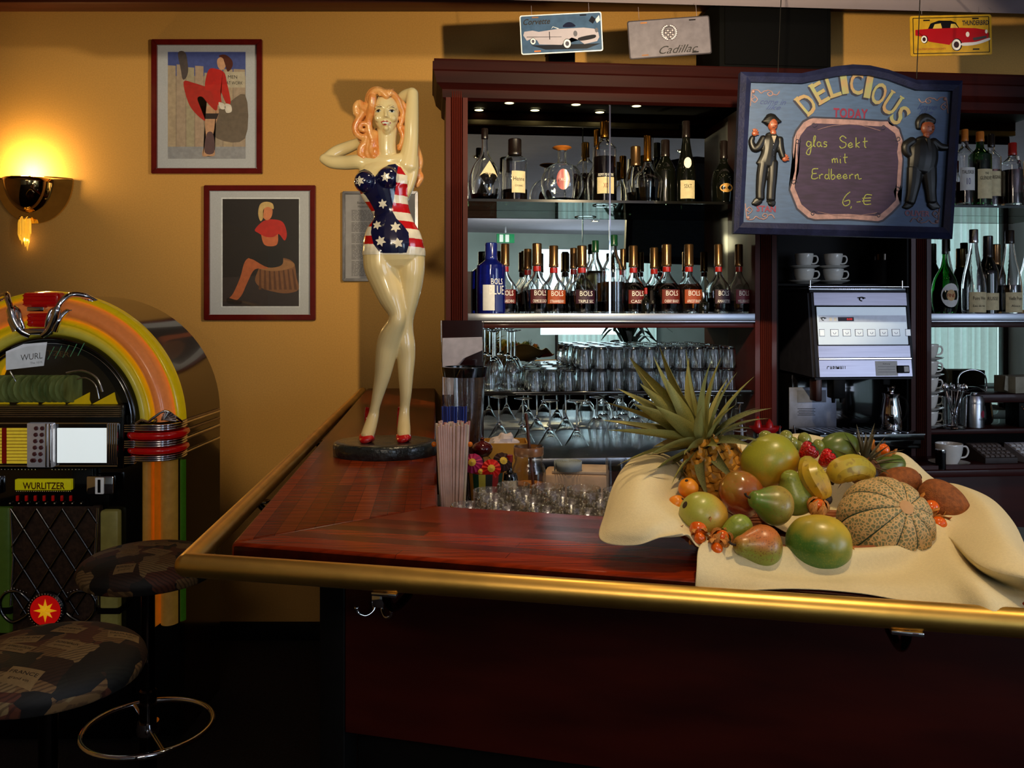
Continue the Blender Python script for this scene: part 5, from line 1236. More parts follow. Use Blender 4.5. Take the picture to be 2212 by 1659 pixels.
# ============================================================ bar stools
def patch_mat(name, seed):
    """upholstery print of overlapping wine labels and bottles: blocks of tan, black, brown with fine printed lines"""
    m = bpy.data.materials.new(name); m.use_nodes = True; nt = m.node_tree; N = nt.nodes; L = nt.links; b = N['Principled BSDF']
    tc = N.new('ShaderNodeTexCoord'); mp = N.new('ShaderNodeMapping'); mp.inputs['Location'].default_value = (seed, seed*2, 0); mp.inputs['Rotation'].default_value = (0, 0, 0.5)
    L.new(tc.outputs['Object'], mp.inputs[0])
    vo = N.new('ShaderNodeTexVoronoi'); vo.distance = 'CHEBYCHEV'; vo.inputs['Scale'].default_value = 17; L.new(mp.outputs[0], vo.inputs['Vector'])
    cr = N.new('ShaderNodeValToRGB'); cr.color_ramp.interpolation = 'CONSTANT'
    cols = [(0.0, (12, 9, 8)), (0.25, (118, 88, 52)), (0.42, (48, 27, 16)), (0.56, (132, 108, 70)), (0.70, (18, 19, 15)), (0.82, (86, 43, 24))]
    el = cr.color_ramp.elements
    el[0].position = 0; el[0].color = RGB(*cols[0][1]); el[1].position = cols[1][0]; el[1].color = RGB(*cols[1][1])
    for p_, c_ in cols[2:]:
        e = el.new(p_); e.color = RGB(*c_)
    sp = N.new('ShaderNodeSeparateColor'); L.new(vo.outputs['Color'], sp.inputs[0]); L.new(sp.outputs[0], cr.inputs[0])
    wv = N.new('ShaderNodeTexWave'); wv.inputs['Scale'].default_value = 42; wv.inputs['Distortion'].default_value = 3; wv.inputs['Detail'].default_value = 3; wv.bands_direction = 'DIAGONAL'
    L.new(mp.outputs[0], wv.inputs['Vector'])
    r2 = N.new('ShaderNodeValToRGB'); r2.color_ramp.elements[0].position = 0.25; r2.color_ramp.elements[0].color = (0.35, 0.3, 0.28, 1); r2.color_ramp.elements[1].position = 0.45
    L.new(wv.outputs[0], r2.inputs[0])
    mx = N.new('ShaderNodeMix'); mx.data_type = 'RGBA'; mx.blend_type = 'MULTIPLY'; mx.inputs[0].default_value = 0.8
    L.new(cr.outputs[0], mx.inputs[6]); L.new(r2.outputs[0], mx.inputs[7]); L.new(mx.outputs[2], b.inputs['Base Color'])
    b.inputs['Roughness'].default_value = 0.7
    return m
DCH = pm('dark_chrome_post', (70, 62, 58), rough=0.12, metal=1.0, var=0.1)
def stool(x, D, seed, label, ring=True):
    X = (x-HX)/F*D
    t = thing('bar_stool', label, 'stool', (X, D, 0), (0, 0, seed), 'round bar stools with patterned seats')
    pr_ = catmull([(0.0, 0.815), (0.08, 0.813), (0.14, 0.803), (0.178, 0.785), (0.192, 0.762), (0.188, 0.742), (0.172, 0.728), (0.1, 0.724), (0.0, 0.724)], 4)
    s_ = latheo('seat', pr_, patch_mat('label_print_fabric_%d' % seed, seed*3.1), t, 48)
    PP = pm('cream_label_cloth', (138, 112, 72), rough=0.75, var=0.08, scale=80)
    bvs = BVHTree.FromPolygons([v.co.copy() for v in s_.data.vertices], [tuple(p.vertices) for p in s_.data.polygons])
    def on(a, b, lift=0.0006):
        r = bvs.ray_cast(Vector((a, b, 1.0)), Vector((0, 0, -1)))
        if r[0] is None or r[0].z < 0.745: 
            q = Vector((a, b)).normalized()*0.186; r = bvs.ray_cast(Vector((q.x, q.y, 1)), Vector((0, 0, -1)))
        return r[0]+Vector((0, 0, lift))
    rr = random.Random(seed)
    for k in range(7):
        a_ = k*0.9+seed; d_ = 0.05+0.09*(k % 2)+0.01*rr.random(); cx_, cy_ = d_*cos(a_), d_*sin(a_); w_, h_ = 0.026+0.012*rr.random(), 0.016+0.008*rr.random(); ro = rr.random()*0.8-0.4-seed
        def T(u, v): return (cx_+u*cos(ro)-v*sin(ro), cy_+u*sin(ro)+v*cos(ro))
        gx = 6; vv = [on(*T(-w_+2*w_*i/gx, -h_+2*h_*j/gx)) for j in range(gx+1) for i in range(gx+1)]
        o = fobj('label_patch', vv, [(j*(gx+1)+i, j*(gx+1)+i+1, (j+1)*(gx+1)+i+1, (j+1)*(gx+1)+i) for j in range(gx) for i in range(gx)], PP, s_)
        text(('CHATEAU', 'MOULIN', 'APPELLATION', 'FRANCE', 'BORDEAUX', 'PAUILLAC', 'POMEROL')[(k+seed) % 7], lambda a, b: on(*T(a, b+h_*0.35), 0.0012), INK, o, 'lettering', h=0.009, w=w_*1.7)
        text('grand vin', lambda a, b: on(*T(a, b-h_*0.35), 0.0012), INK, o, 'lettering', h=0.006, w=w_*1.2)
    latheo('seat_plate', [(0, 0.712), (0.07, 0.712), (0.09, 0.7235), (0, 0.7235)], DCH, t, 24)
    latheo('post', [(0, 0.02), (0.024, 0.02), (0.024, 0.40), (0.019, 0.405), (0.019, 0.712), (0, 0.712)], DCH, t, 24)
    latheo('base_disc', [(0, 0.0), (0.20, 0.0), (0.205, 0.006), (0.19, 0.016), (0.05, 0.026), (0.03, 0.03), (0, 0.03)], DCH, t, 40)
    tubeo('foot_ring', [(0.178*cos(2*pi*i/48), 0.178*sin(2*pi*i/48), 0.293) for i in range(48)], 0.0085, CH, t, 12, closed=True)
    latheo('ring_collar', [(0, 0.275), (0.03, 0.275), (0.032, 0.29), (0.03, 0.31), (0, 0.31)], CH, t, 24)
    for k in range(2): tubeo('ring_spoke', [(0.02*cos(k*pi+1.2), 0.02*sin(k*pi+1.2), 0.293), (0.175*cos(k*pi+1.2), 0.175*sin(k*pi+1.2), 0.293)], 0.006, CH, t)
    return t
stool(320, 2.5, 1, 'patterned bar stool half hidden by the corner of the brass rail')
stool(104, 1.80, 2, 'patterned bar stool nearest the camera, cut by the left edge')

# ============================================================ hanging car plates
def plate(name, label, x0, x1, yl0, yr0, yl1, D, col, rim, rotz=0.0):
    s = D/F; xc = (x0+x1)/2; w_ = (x1-x0)*s; h_ = (yl1-yl0)*s; zc_ = ZC-((yl0+yr0)/2-HY)*s-h_/2
    tilt = math.atan2((yl0-yr0), (x1-x0))
    t = thing(name, label, 'car plate', ((xc-HX)*s, D, zc_), (0, -tilt, rotz))
    def rr(w_, h_, r, n=5):
        o = []
        for sx, sy, a0 in ((1, 1, 0), (-1, 1, pi/2), (-1, -1, pi), (1, -1, 3*pi/2)):
            for k in range(n+1): o.append((sx*(w_/2-r)+r*cos(a0+pi/2*k/n), sy*(h_/2-r)+r*sin(a0+pi/2*k/n)))
        return o
    prismo('plate_rim', rr(w_, h_, 0.008), -0.001, 0.002, rim, t); prismo('plate_face', rr(w_-0.008, h_-0.008, 0.006), -0.0022, -0.001, col, t)
    def Q(px, py): return ((px-xc)*s, -(py-(yl0+yr0)/2)*s+h_/2+ (px-xc)*s*0)
    return t, s, w_, h_
def polyf(parent, nm, pts, col, lay, smooth=0, y0=-0.0024):
    p = catmull(pts, 4, True) if smooth else pts
    bm = bmesh.new(); vv = [bm.verts.new((a_, y0-0.0002*lay, b_)) for a_, b_ in p]; f = bm.faces.new(vv); bmesh.ops.triangulate(bm, faces=[f])
    return finish(nm, bm, pm('enamel_%d_%d_%d' % col, col, rough=0.25, var=0.03, coat=0.4), parent, smooth=False)
def ell(cx, cy, rx, ry, n=20): return [(cx+rx*cos(2*pi*i/n), cy+ry*sin(2*pi*i/n)) for i in range(n)]
PLW = pm('plate_white', (215, 220, 225), rough=0.25, coat=0.4)
# local plate coordinates: u,v in -1..1 of half size
def UV(w_, h_): return lambda L_: [(u*w_/2, v*h_/2) for u, v in L_]
t, s, w_, h_ = plate('blue_car_plate', 'blue hanging plate with a white open sports car and the word Corvette', 1124, 1301, 34, 25, 119, 3.17, pm('plate_blue', (56, 80, 110), rough=0.25, coat=0.4), PLW)
t['label'] = 'blue hanging car plate with a white open roadster printed on it'
q = UV(w_, h_)
text('Corvette', lambda a, b: (-0.51*w_/2*1.15+a, -0.0026, 0.66*h_/2+b), INK, t, 'lettering', h=0.022, w=0.10, shear=0.35, bold=0.015)
polyf(t, 'car_shadow', q([(-0.75, -0.55), (0.95, -0.62), (0.6, -0.85), (-0.4, -0.8)]), (22, 26, 36), 0)
polyf(t, 'dark_hood_shape', q([(0.05, 0.30), (0.12, 0.5), (0.25, 0.52), (0.35, 0.30)]), (16, 22, 48), 1, 1)
cb_ = polyf(t, 'car_print', q([(-0.93, -0.02), (-0.90, 0.16), (-0.70, 0.20), (-0.55, 0.12), (-0.1, 0.22), (0.2, 0.22), (0.55, 0.22), (0.80, 0.14), (0.90, -0.05), (0.92, -0.30), (0.86, -0.50), (0.55, -0.62), (0.42, -0.40), (0.25, -0.25), (0.05, -0.45), (0.0, -0.60), (-0.55, -0.52), (-0.60, -0.30), (-0.74, -0.22), (-0.85, -0.30)]), (160, 154, 166), 2)
for (u, v, r) in ((-0.70, -0.35, 0.16), (0.13, -0.55, 0.22)):
    polyf(t, 'wheel', q(ell(u, v, r*0.45, r*1.15)), (20, 20, 26), 3); polyf(t, 'whitewall', q(ell(u, v, r*0.40, r*1.0)), (215, 215, 220), 4); polyf(t, 'hubcap', q(ell(u, v, r*0.22, r*0.55)), (70, 70, 84), 5)
polyf(t, 'car_grille', q([(0.42, -0.28), (0.80, -0.16), (0.80, -0.34), (0.46, -0.44)]), (26, 26, 34), 4, 1)
polyf(t, 'headlamp', q(ell(0.34, -0.06, 0.05, 0.15)), (90, 90, 100), 4); polyf(t, 'headlamp', q(ell(0.86, 0.06, 0.04, 0.12)), (90, 90, 100), 4)
polyf(t, 'body_line', q([(-0.85, -0.10), (0.0, -0.18), (0.0, -0.20), (-0.85, -0.13)]), (40, 36, 44), 4); polyf(t, 'door_line', q([(-0.30, 0.1), (-0.28, 0.1), (-0.28, -0.3), (-0.30, -0.3)]), (40, 36, 44), 4)
polyf(t, 'windscreen', q([(-0.25, 0.22), (-0.2, 0.36), (-0.05, 0.24), (-0.08, 0.22), (-0.19, 0.33)]), (190, 196, 205), 3)
fl = polyf(t, 'crossed_flags', q([(0.68, 0.55), (0.76, 0.8), (0.86, 0.62), (0.78, 0.4)]), (18, 20, 30), 2); polyf(t, 'crossed_flags', q([(0.84, 0.6), (0.94, 0.82), (0.96, 0.55), (0.88, 0.42)]), (190, 195, 205), 2)
for (u, v, c_) in ((0.55, 0.86, (16, 18, 30)), (-0.62, 0.86, (120, 90, 70)), (-0.6, -0.86, (190, 110, 60)), (0.6, -0.9, (60, 80, 110))): polyf(t, 'mounting_slot', q([(u-0.08, v-0.035), (u+0.08, v-0.035), (u+0.08, v+0.035), (u-0.08, v+0.035)]), c_, 4)
for u in (-0.7, 0.7): tubeo('hanging_wire', [(u*w_/2, 0.001, h_/2), (u*w_/2, 0.001, h_/2+0.035)], 0.0008, CH, t, 6)
t, s, w_, h_ = plate('silver_car_plate', 'silver hanging plate with a wreath crest above black script', 1357, 1535, 46, 33, 129, 3.17, pm('plate_silver', (100, 95, 104), rough=0.4, metal=0.2), pm('plate_dark_rim', (60, 56, 62), rough=0.3, metal=0.5))
q = UV(w_, h_)
text('Cadillac', lambda a, b: (0.20*w_/2+a, -0.0026, -0.62*h_/2+b), INK, t, 'lettering', h=0.030, w=0.145, shear=0.5, bold=0.0)
for sgn in (-1, 1):
    for k in range(11):
        a_ = -pi/2+sgn*(0.25+k*0.25); cx_, cz_ = 0.0+0.030*cos(a_), 0.018+0.030*sin(a_)
        polyf(t, 'wreath_leaf', ell(cx_, cz_, 0.0042, 0.0030, 8), (96, 90, 98), 1)
        polyf(t, 'wreath_leaf', ell(0.026*cos(a_+0.1*sgn), 0.018+0.026*sin(a_+0.1*sgn), 0.003, 0.0022, 8), (220, 216, 222), 2)
polyf(t, 'crest_shield', [(-0.018, 0.030), (0.018, 0.030), (0.018, 0.012), (0.010, -0.002), (0, -0.006), (-0.010, -0.002), (-0.018, 0.012)], (46, 42, 48), 2)
for i in range(4):
    for j in range(4): polyf(t, 'crest_field', [(-0.016+i*0.0085, 0.028-j*0.008), (-0.0095+i*0.0085, 0.028-j*0.008), (-0.0095+i*0.0085, 0.0222-j*0.008), (-0.016+i*0.0085, 0.0222-j*0.008)], (176, 170, 178) if (i+j) % 2 else (110, 104, 112), 3)
for k in range(7): polyf(t, 'coronet_bead', ell(-0.014+k*0.0047, 0.036+0.003*sin(k*pi/6), 0.0022, 0.003, 8), (60, 56, 62), 3)
for (u, v, c_) in ((0.58, 0.82, (30, 28, 32)), (-0.6, 0.84, (150, 100, 60)), (0.6, -0.86, (30, 28, 32)), (-0.62, -0.84, (130, 90, 60))): polyf(t, 'mounting_slot', q([(u-0.08, v-0.035), (u+0.08, v-0.035), (u+0.08, v+0.035), (u-0.08, v+0.035)]), c_, 4)
for u in (-0.7, 0.7): tubeo('hanging_wire', [(u*w_/2, 0.001, h_/2), (u*w_/2, 0.001, h_/2+0.05)], 0.0008, CH, t, 6)
t, s, w_, h_ = plate('yellow_car_plate', 'yellow hanging plate with a red car with a black roof', 1966, 2142, 35, 31, 122, 3.17, pm('plate_yellow', (176, 136, 30), rough=0.25, coat=0.4), pm('plate_yellow', (0, 0, 0)))
q = UV(w_, h_)
for (a_, b_) in (((-0.93, 0.88), (0.93, 0.88)), ((-0.93, -0.88), (0.93, -0.88))):
    polyf(t, 'rim_line', q([(a_[0], a_[1]-0.02), (b_[0], b_[1]-0.02), (b_[0], b_[1]+0.02), (a_[0], a_[1]+0.02)]), (24, 18, 10), 0)
for u in (-0.93, 0.93): polyf(t, 'rim_line', q([(u-0.01, -0.88), (u+0.01, -0.88), (u+0.01, 0.88), (u-0.01, 0.88)]), (24, 18, 10), 0)
text('THUNDERBIRD', lambda a, b: (0.60*w_/2+a, -0.0026, 0.60*h_/2+b), INK, t, 'lettering', h=0.018, w=0.098, bold=0.03)
text('HIGH PERFORMANCE EIGHTY', lambda a, b: (-0.5*w_/2+a, -0.0026, -0.66*h_/2+b), INKR, t, 'lettering', h=0.008, w=0.11)
polyf(t, 'roof', q([(-0.58, 0.28), (-0.50, 0.60), (-0.3, 0.74), (0.0, 0.72), (0.12, 0.62), (0.22, 0.28)]), (14, 12, 14), 1)
polyf(t, 'side_window', q([(-0.45, 0.34), (-0.40, 0.56), (-0.25, 0.60), (-0.22, 0.34)]), (190, 160, 70), 2); polyf(t, 'windscreen', q([(-0.02, 0.34), (0.0, 0.56), (0.1, 0.56), (0.18, 0.34)]), (190, 160, 70), 2)
polyf(t, 'car_print', q([(-0.88, 0.02), (-0.88, 0.30), (-0.55, 0.34), (0.2, 0.36), (0.6, 0.32), (0.88, 0.22), (0.92, 0.02), (0.90, -0.30), (0.5, -0.42), (0.28, -0.50), (0.20, -0.25), (0.08, -0.18), (-0.05, -0.48), (-0.55, -0.30), (-0.62, -0.12), (-0.72, -0.04)]), (150, 14, 22), 3)
for (u, v, r) in ((-0.66, -0.18, 0.17), (0.13, -0.48, 0.26)):
    polyf(t, 'wheel', q(ell(u, v, r*0.5, r*1.2)), (22, 16, 18), 4); polyf(t, 'whitewall', q(ell(u-0.01, v, r*0.42, r*1.05)), (220, 216, 212), 5); polyf(t, 'hubcap', q(ell(u-0.01, v, r*0.25, r*0.62)), (50, 28, 30), 6)
polyf(t, 'bumper', q([(0.26, -0.40), (0.6, -0.36), (0.92, -0.18), (0.92, -0.30), (0.6, -0.50), (0.28, -0.54)]), (196, 196, 200), 5, 1)
polyf(t, 'car_grille', q([(0.52, -0.16), (0.86, -0.06), (0.86, -0.18), (0.55, -0.30)]), (60, 56, 60), 4); polyf(t, 'headlamp', q(ell(0.40, 0.02, 0.045, 0.13)), (210, 205, 200), 5); polyf(t, 'headlamp', q(ell(0.86, 0.14, 0.03, 0.10)), (210, 205, 200), 5)
for (u, v) in ((-0.6, 0.76), (0.6, 0.80), (0.6, -0.72)): polyf(t, 'mounting_slot', q([(u-0.08, v-0.035), (u+0.08, v-0.035), (u+0.08, v+0.035), (u-0.08, v+0.035)]), (20, 16, 14), 4)
for u in (-0.7, 0.7): tubeo('hanging_wire', [(u*w_/2, 0.001, h_/2), (u*w_/2, 0.001, h_/2+0.03)], 0.0008, CH, t, 6)

# ============================================================ the carved menu board
BD = 2.85; bs_ = BD/F; bcx, bcy = 1828.0, 330.0; BR_ = radians(2.4)
sb = thing('menu_board', 'blue carved menu board with two relief men in black suits and handwritten chalk', 'sign', ((bcx-HX)*bs_, BD, ZC-(bcy-HY)*bs_), (0, BR_, 0))
def rotpx(px, py):
    dx, dy = px-bcx, py-bcy; c_, s_ = cos(BR_), sin(BR_)
    return ((dx*c_+dy*s_)*bs_, (-(-dx*s_+dy*c_))*bs_)
def B(px, py, d=0.0): a_, b_ = rotpx(px, py); return (a_, d, b_)
BF = pm('dark_blue_frame', (18, 22, 48), spec=0.25, rough=0.5, var=0.2, scale=30, bump=0.4, bscale=160)
BP = pm('board_blue', (44, 64, 96), rough=0.6, var=0.12, scale=25, stretch=(1, 1, 4))
topo = [(1597, 158), (1740, 160), (1800, 146), (1850, 140), (1900, 144), (1960, 164), (1990, 172), (2074, 176)]
def tops(inset): 
    L_ = [(1597+inset, 158+inset), (1728, 161+inset), (1765, 153+inset), (1800, 146+inset), (1838, 142+inset), (1875, 144+inset), (1915, 153+inset), (1950, 166+inset), (1975, 175+inset), (2074-inset, 177+inset)]
    return L_
out = tops(0)+[(2052, 517), (1582, 505)]; inn = tops(22)+[(2032, 492), (1603, 481)]
bm = bmesh.new(); o_, i_ = [rotpx(*p) for p in out], [rotpx(*p) for p in inn]; n = len(out)
for (y0, y1, OO, II) in ((-0.022, 0.012, o_, i_),):
    vo = [[bm.verts.new((a_, y, b_)) for a_, b_ in OO] for y in (-0.016, 0.012)]; vi = [[bm.verts.new((a_, y, b_)) for a_, b_ in II] for y in (-0.018, 0.012)]
    mid = [bm.verts.new(((a[0]+b[0])/2, -0.027, (a[1]+b[1])/2)) for a, b in zip(OO, II)]
    for k in range(n):
        j = (k+1) % n
        bm.faces.new((vo[0][k], vo[0][j], mid[j], mid[k])); bm.faces.new((mid[k], mid[j], vi[0][j], vi[0][k]))
        bm.faces.new((vo[0][k], vo[1][k], vo[1][j], vo[0][j])); bm.faces.new((vi[0][k], vi[0][j], vi[1][j], vi[1][k]))
        bm.faces.new((vo[1][k], vi[1][k], vi[1][j], vo[1][j]))
finish('board_frame', bm, BF, sb, angle=30)
prismo('board_panel', [rotpx(*p) for p in tops(20)+[(2034, 494), (1601, 483)]], -0.004, 0.008, BP, sb, smooth=False)
def bpoly(nm, pts, mat, lay, smooth=0, parent=sb, thick=0.0):
    p = [rotpx(*q_) for q_ in (catmull(pts, 4, True) if smooth else pts)]
    if thick: return prismo(nm, p, -0.0042-thick, -0.0042, mat, parent, smooth=False)
    bm = bmesh.new(); vv = [bm.verts.new((a_, -0.0045-0.0003*lay, b_)) for a_, b_ in p]; f = bm.faces.new(vv); bmesh.ops.triangulate(bm, faces=[f]); return finish(nm, bm, mat, parent, smooth=False)
SCR = pm('scroll_pale', (112, 88, 90), rough=0.6, var=0.2, scale=60); DOUT = pm('outline_dark', (18, 20, 40), rough=0.6); CHALKB = pm('chalk_violet', (34, 23, 48), rough=0.8, var=0.25, scale=20, stretch=(1, 1, 5))
scr = [(1720, 285), (1735, 265), (1748, 258), (1756, 256), (1835, 259), (1900, 263), (1918, 263), (1930, 272), (1940, 280), (1948, 305), (1945, 325), (1948, 345), (1944, 400), (1937, 420), (1942, 440), (1925, 458), (1905, 475), (1895, 478), (1830, 473), (1760, 474), (1745, 470), (1722, 450), (1706, 410), (1716, 370), (1712, 330), (1714, 300)]
bpoly('scroll_outline', [(1830+(a-1830)*1.03, 368+(b-368)*1.035) for a, b in scr], DOUT, 0)
bpoly('scroll_edge', scr, SCR, 1)
chb = bpoly('chalk_panel', [(1830+(a-1830)*0.925, 368+(b-368)*0.90) for a, b in scr], CHALKB, 2)
for (x, y, sx, sy) in ((1757, 270, 1, 1), (1906, 275, -1, 1), (1755, 462, 1, -1), (1895, 466, -1, -1), (1722, 305, 1, 1), (1938, 300, -1, 1), (1714, 395, 1, -1), (1937, 410, -1, -1)):
    tubeo('scroll_curl', [B(x+sx*7*(1-k/16)*cos(k*0.5), y+sy*7*(1-k/16)*sin(k*0.5), -0.0058) for k in range(14)], 0.0012, DOUT, sb, 6)
for (pts) in ([(1765, 281), (1800, 272), (1850, 270), (1900, 283)], [(1765, 458), (1810, 466), (1850, 466), (1893, 460)]):
    tubeo('scroll_line', catmull([B(a, b, -0.0056) for a, b in pts], 6), 0.0009, SCR, sb, 6)
LET = pm('letter_gold', (122, 98, 70), rough=0.5, col2=(106, 112, 78), scale=30); MAR = pm('letter_maroon', (92, 16, 42), rough=0.5); NVI = pm('letter_navy', (28, 44, 92), rough=0.5)
# arched heading: each letter is set on an arc, with a dark shadow letter behind it
arcl = [('D', 1741, 224, 40), ('E', 1769, 200, 30), ('L', 1798, 186, 18), ('I', 1822, 179, 8), ('C', 1849, 180, -2), ('I', 1875, 188, -10), ('O', 1898, 202, -20), ('U', 1925, 224, -33), ('S', 1944, 249, -50)]
for ch, x, y, an in arcl:
    aa = radians(an)+BR_
    w_ = dict(I=0.018, L=0.034, C=0.04, O=0.042, D=0.042, E=0.036, U=0.042, S=0.034)[ch]
    for (off, mt, lay, nm, bo) in ((0.0055, DOUT, 0.0048, 'letter_shadow', 0.03), (0.0, LET, 0.0058, 'letter', 0.015)):
        c_ = B(x, y); fn = lambda a, b, c_=c_, off=off, lay=lay: (c_[0]-off+a, -lay, c_[2]-off*0.8+b)
        text(ch, fn, mt, sb, nm, h=0.074, w=w_+0.004, rot=aa, bold=bo)
        if ch in 'DILEU' and nm == 'letter':  # slab serifs
            for (sx, sz) in (((0, 1), (0, -1)) if ch == 'I' else (((-0.4, 1), (-0.4, -1)) if ch in 'DLE' else ((-0.42, 1), (0.42, 1)))):
                u_, v_ = sx*w_, sz*0.035; uu_, vv2 = u_*cos(aa)-v_*sin(aa), u_*sin(aa)+v_*cos(aa)
                boxo('serif', (c_[0]+uu_, -0.0059, c_[2]+vv2), (0.017, 0.0006, 0.005), mt, sb, rot=(0, -aa, 0))
def bt(s_, x, y, mat, h, w_, lay=0.0056, rot=0.0, nm='lettering', parent=sb, **kw):
    c_ = B(x, y); return text(s_, lambda a, b: (c_[0]+a, -lay, c_[2]+b), mat, parent, nm, h=h*bs_, w=w_*bs_, rot=rot, **kw)
bt('TODAY', 1836, 245, MAR, 20, 74, bold=0.03, spacing=1.1)
bt('come in', 1669, 220, NVI, 13, 56, shear=0.5); bt('like', 1670, 232, NVI, 11, 32, shear=0.5)
bt('leave', 2001, 231, NVI, 13, 42, shear=0.5); bt('like', 1998, 243, NVI, 12, 30, shear=0.5)
bt('STAN', 1654, 451, MAR, 13, 42, bold=0.03); bt('OLIVER', 1980, 461, MAR, 12, 54, bold=0.03)
# handwriting in green-yellow chalk: single strokes
CHK = pm('chalk_yellow_green', (100, 106, 54), rough=0.9, var=0.25, scale=200)
def stroke(pts): tubeo('chalk_stroke', catmull([B(a, b, -0.0055) for a, b in pts], 5), 0.0016, CHK, chb, 6, up=(0, 1, 0), r2=0.0003)
HW = {'g': [[(9, 2), (3, 0), (0, 6), (4, 11), (9, 6), (10, 1), (9, 16), (6, 27), (0, 25), (3, 17), (12, 10)]], 'l': [[(0, 10), (5, -8), (3, -11), (1, -4), (2, 9), (5, 11)]], 'a': [[(8, 3), (3, 1), (0, 6), (3, 11), (7, 8), (8, 2), (8, 9), (11, 11)]], 's': [[(7, 2), (2, 1), (1, 5), (6, 7), (5, 11), (0, 11)]],
 'S': [[(14, -8), (7, -13), (1, -8), (5, -2), (13, 2), (12, 9), (4, 12), (0, 8)]], 'e': [[(1, 7), (8, 5), (5, 1), (0, 6), (4, 11), (10, 8)]], 'k': [[(1, -10), (1, 11)], [(9, 0), (2, 5), (8, 11)]], 't': [[(4, -10), (4, 8), (7, 11)], [(0, -1), (10, -2)]],
 'm': [[(0, 2), (1, 11)], [(1, 5), (5, 1), (7, 11)], [(7, 4), (11, 1), (13, 11)]], 'i': [[(2, 2), (2, 10), (4, 11)], [(2, -4), (2.5, -3)]], 'E': [[(14, -11), (3, -10), (2, -1), (11, -1)], [(2, -1), (0, 9), (7, 11), (14, 8)]], 'r': [[(1, 2), (2, 11)], [(2, 5), (6, 1), (9, 2)]], 'd': [[(8, 3), (2, 2), (0, 8), (4, 11), (8, 7), (9, -11), (9, 9), (11, 11)]], 'b': [[(1, -11), (1, 10), (6, 11), (9, 6), (5, 2), (1, 6)]], 'n': [[(0, 2), (1, 11)], [(1, 5), (6, 1), (8, 11), (14, 10)]]}
def write(sx, sy, s_, sc=1.0, adv=13):
    x = sx
    for ch in s_:
        for stx in HW[ch]: stroke([(x+a*sc, sy+b*sc) for a, b in stx])
        x += (adv*(0.6 if ch in 'il' else (1.2 if ch in 'mSE' else 1.0)))*sc
write(1741, 306, 'glas', 1.05, 13.5); write(1812, 308, 'Sekt', 1.05, 15); write(1796, 342, 'mit', 0.95, 14); write(1752, 376, 'Erdbeern', 1.0, 13)
for pts in ([(1835, 415), (1825, 424), (1819, 437), (1824, 445), (1833, 441), (1833, 433), (1822, 436)], [(1838, 446), (1836, 451)], [(1849, 437), (1858, 436)], [(1882, 422), (1870, 421), (1864, 432), (1867, 442), (1880, 441)], [(1861, 429), (1880, 428)], [(1861, 435), (1879, 434)]): stroke(pts)
# corner ornaments
for (x, y, sx, sy) in ((1623, 196, 1, 1), (2043, 212, -1, 1), (1612, 474, 1, -1), (2025, 482, -1, -1)):
    def o(a, b): return B(x+sx*a, y+sy*b, -0.0052)
    for pts in ([(0, 0), (6, -1), (14, 0), (20, 6), (26, 2), (30, 1)], [(30, 2), (36, 0), (44, 4), (44, 10), (38, 12), (34, 7), (40, 4)], [(46, 8), (54, 10), (60, 2)], [(0, 2), (-1, 12), (-3, 34)], [(2, 10), (8, 14), (12, 20), (6, 26), (0, 20), (6, 16)]):
        tubeo('corner_scroll', catmull([o(a, b) for a, b in pts], 4), 0.0018, SCR, sb, 6)
    ballo('corner_knob', o(3, 3), 0.006, SCR, sb, 10, 8)
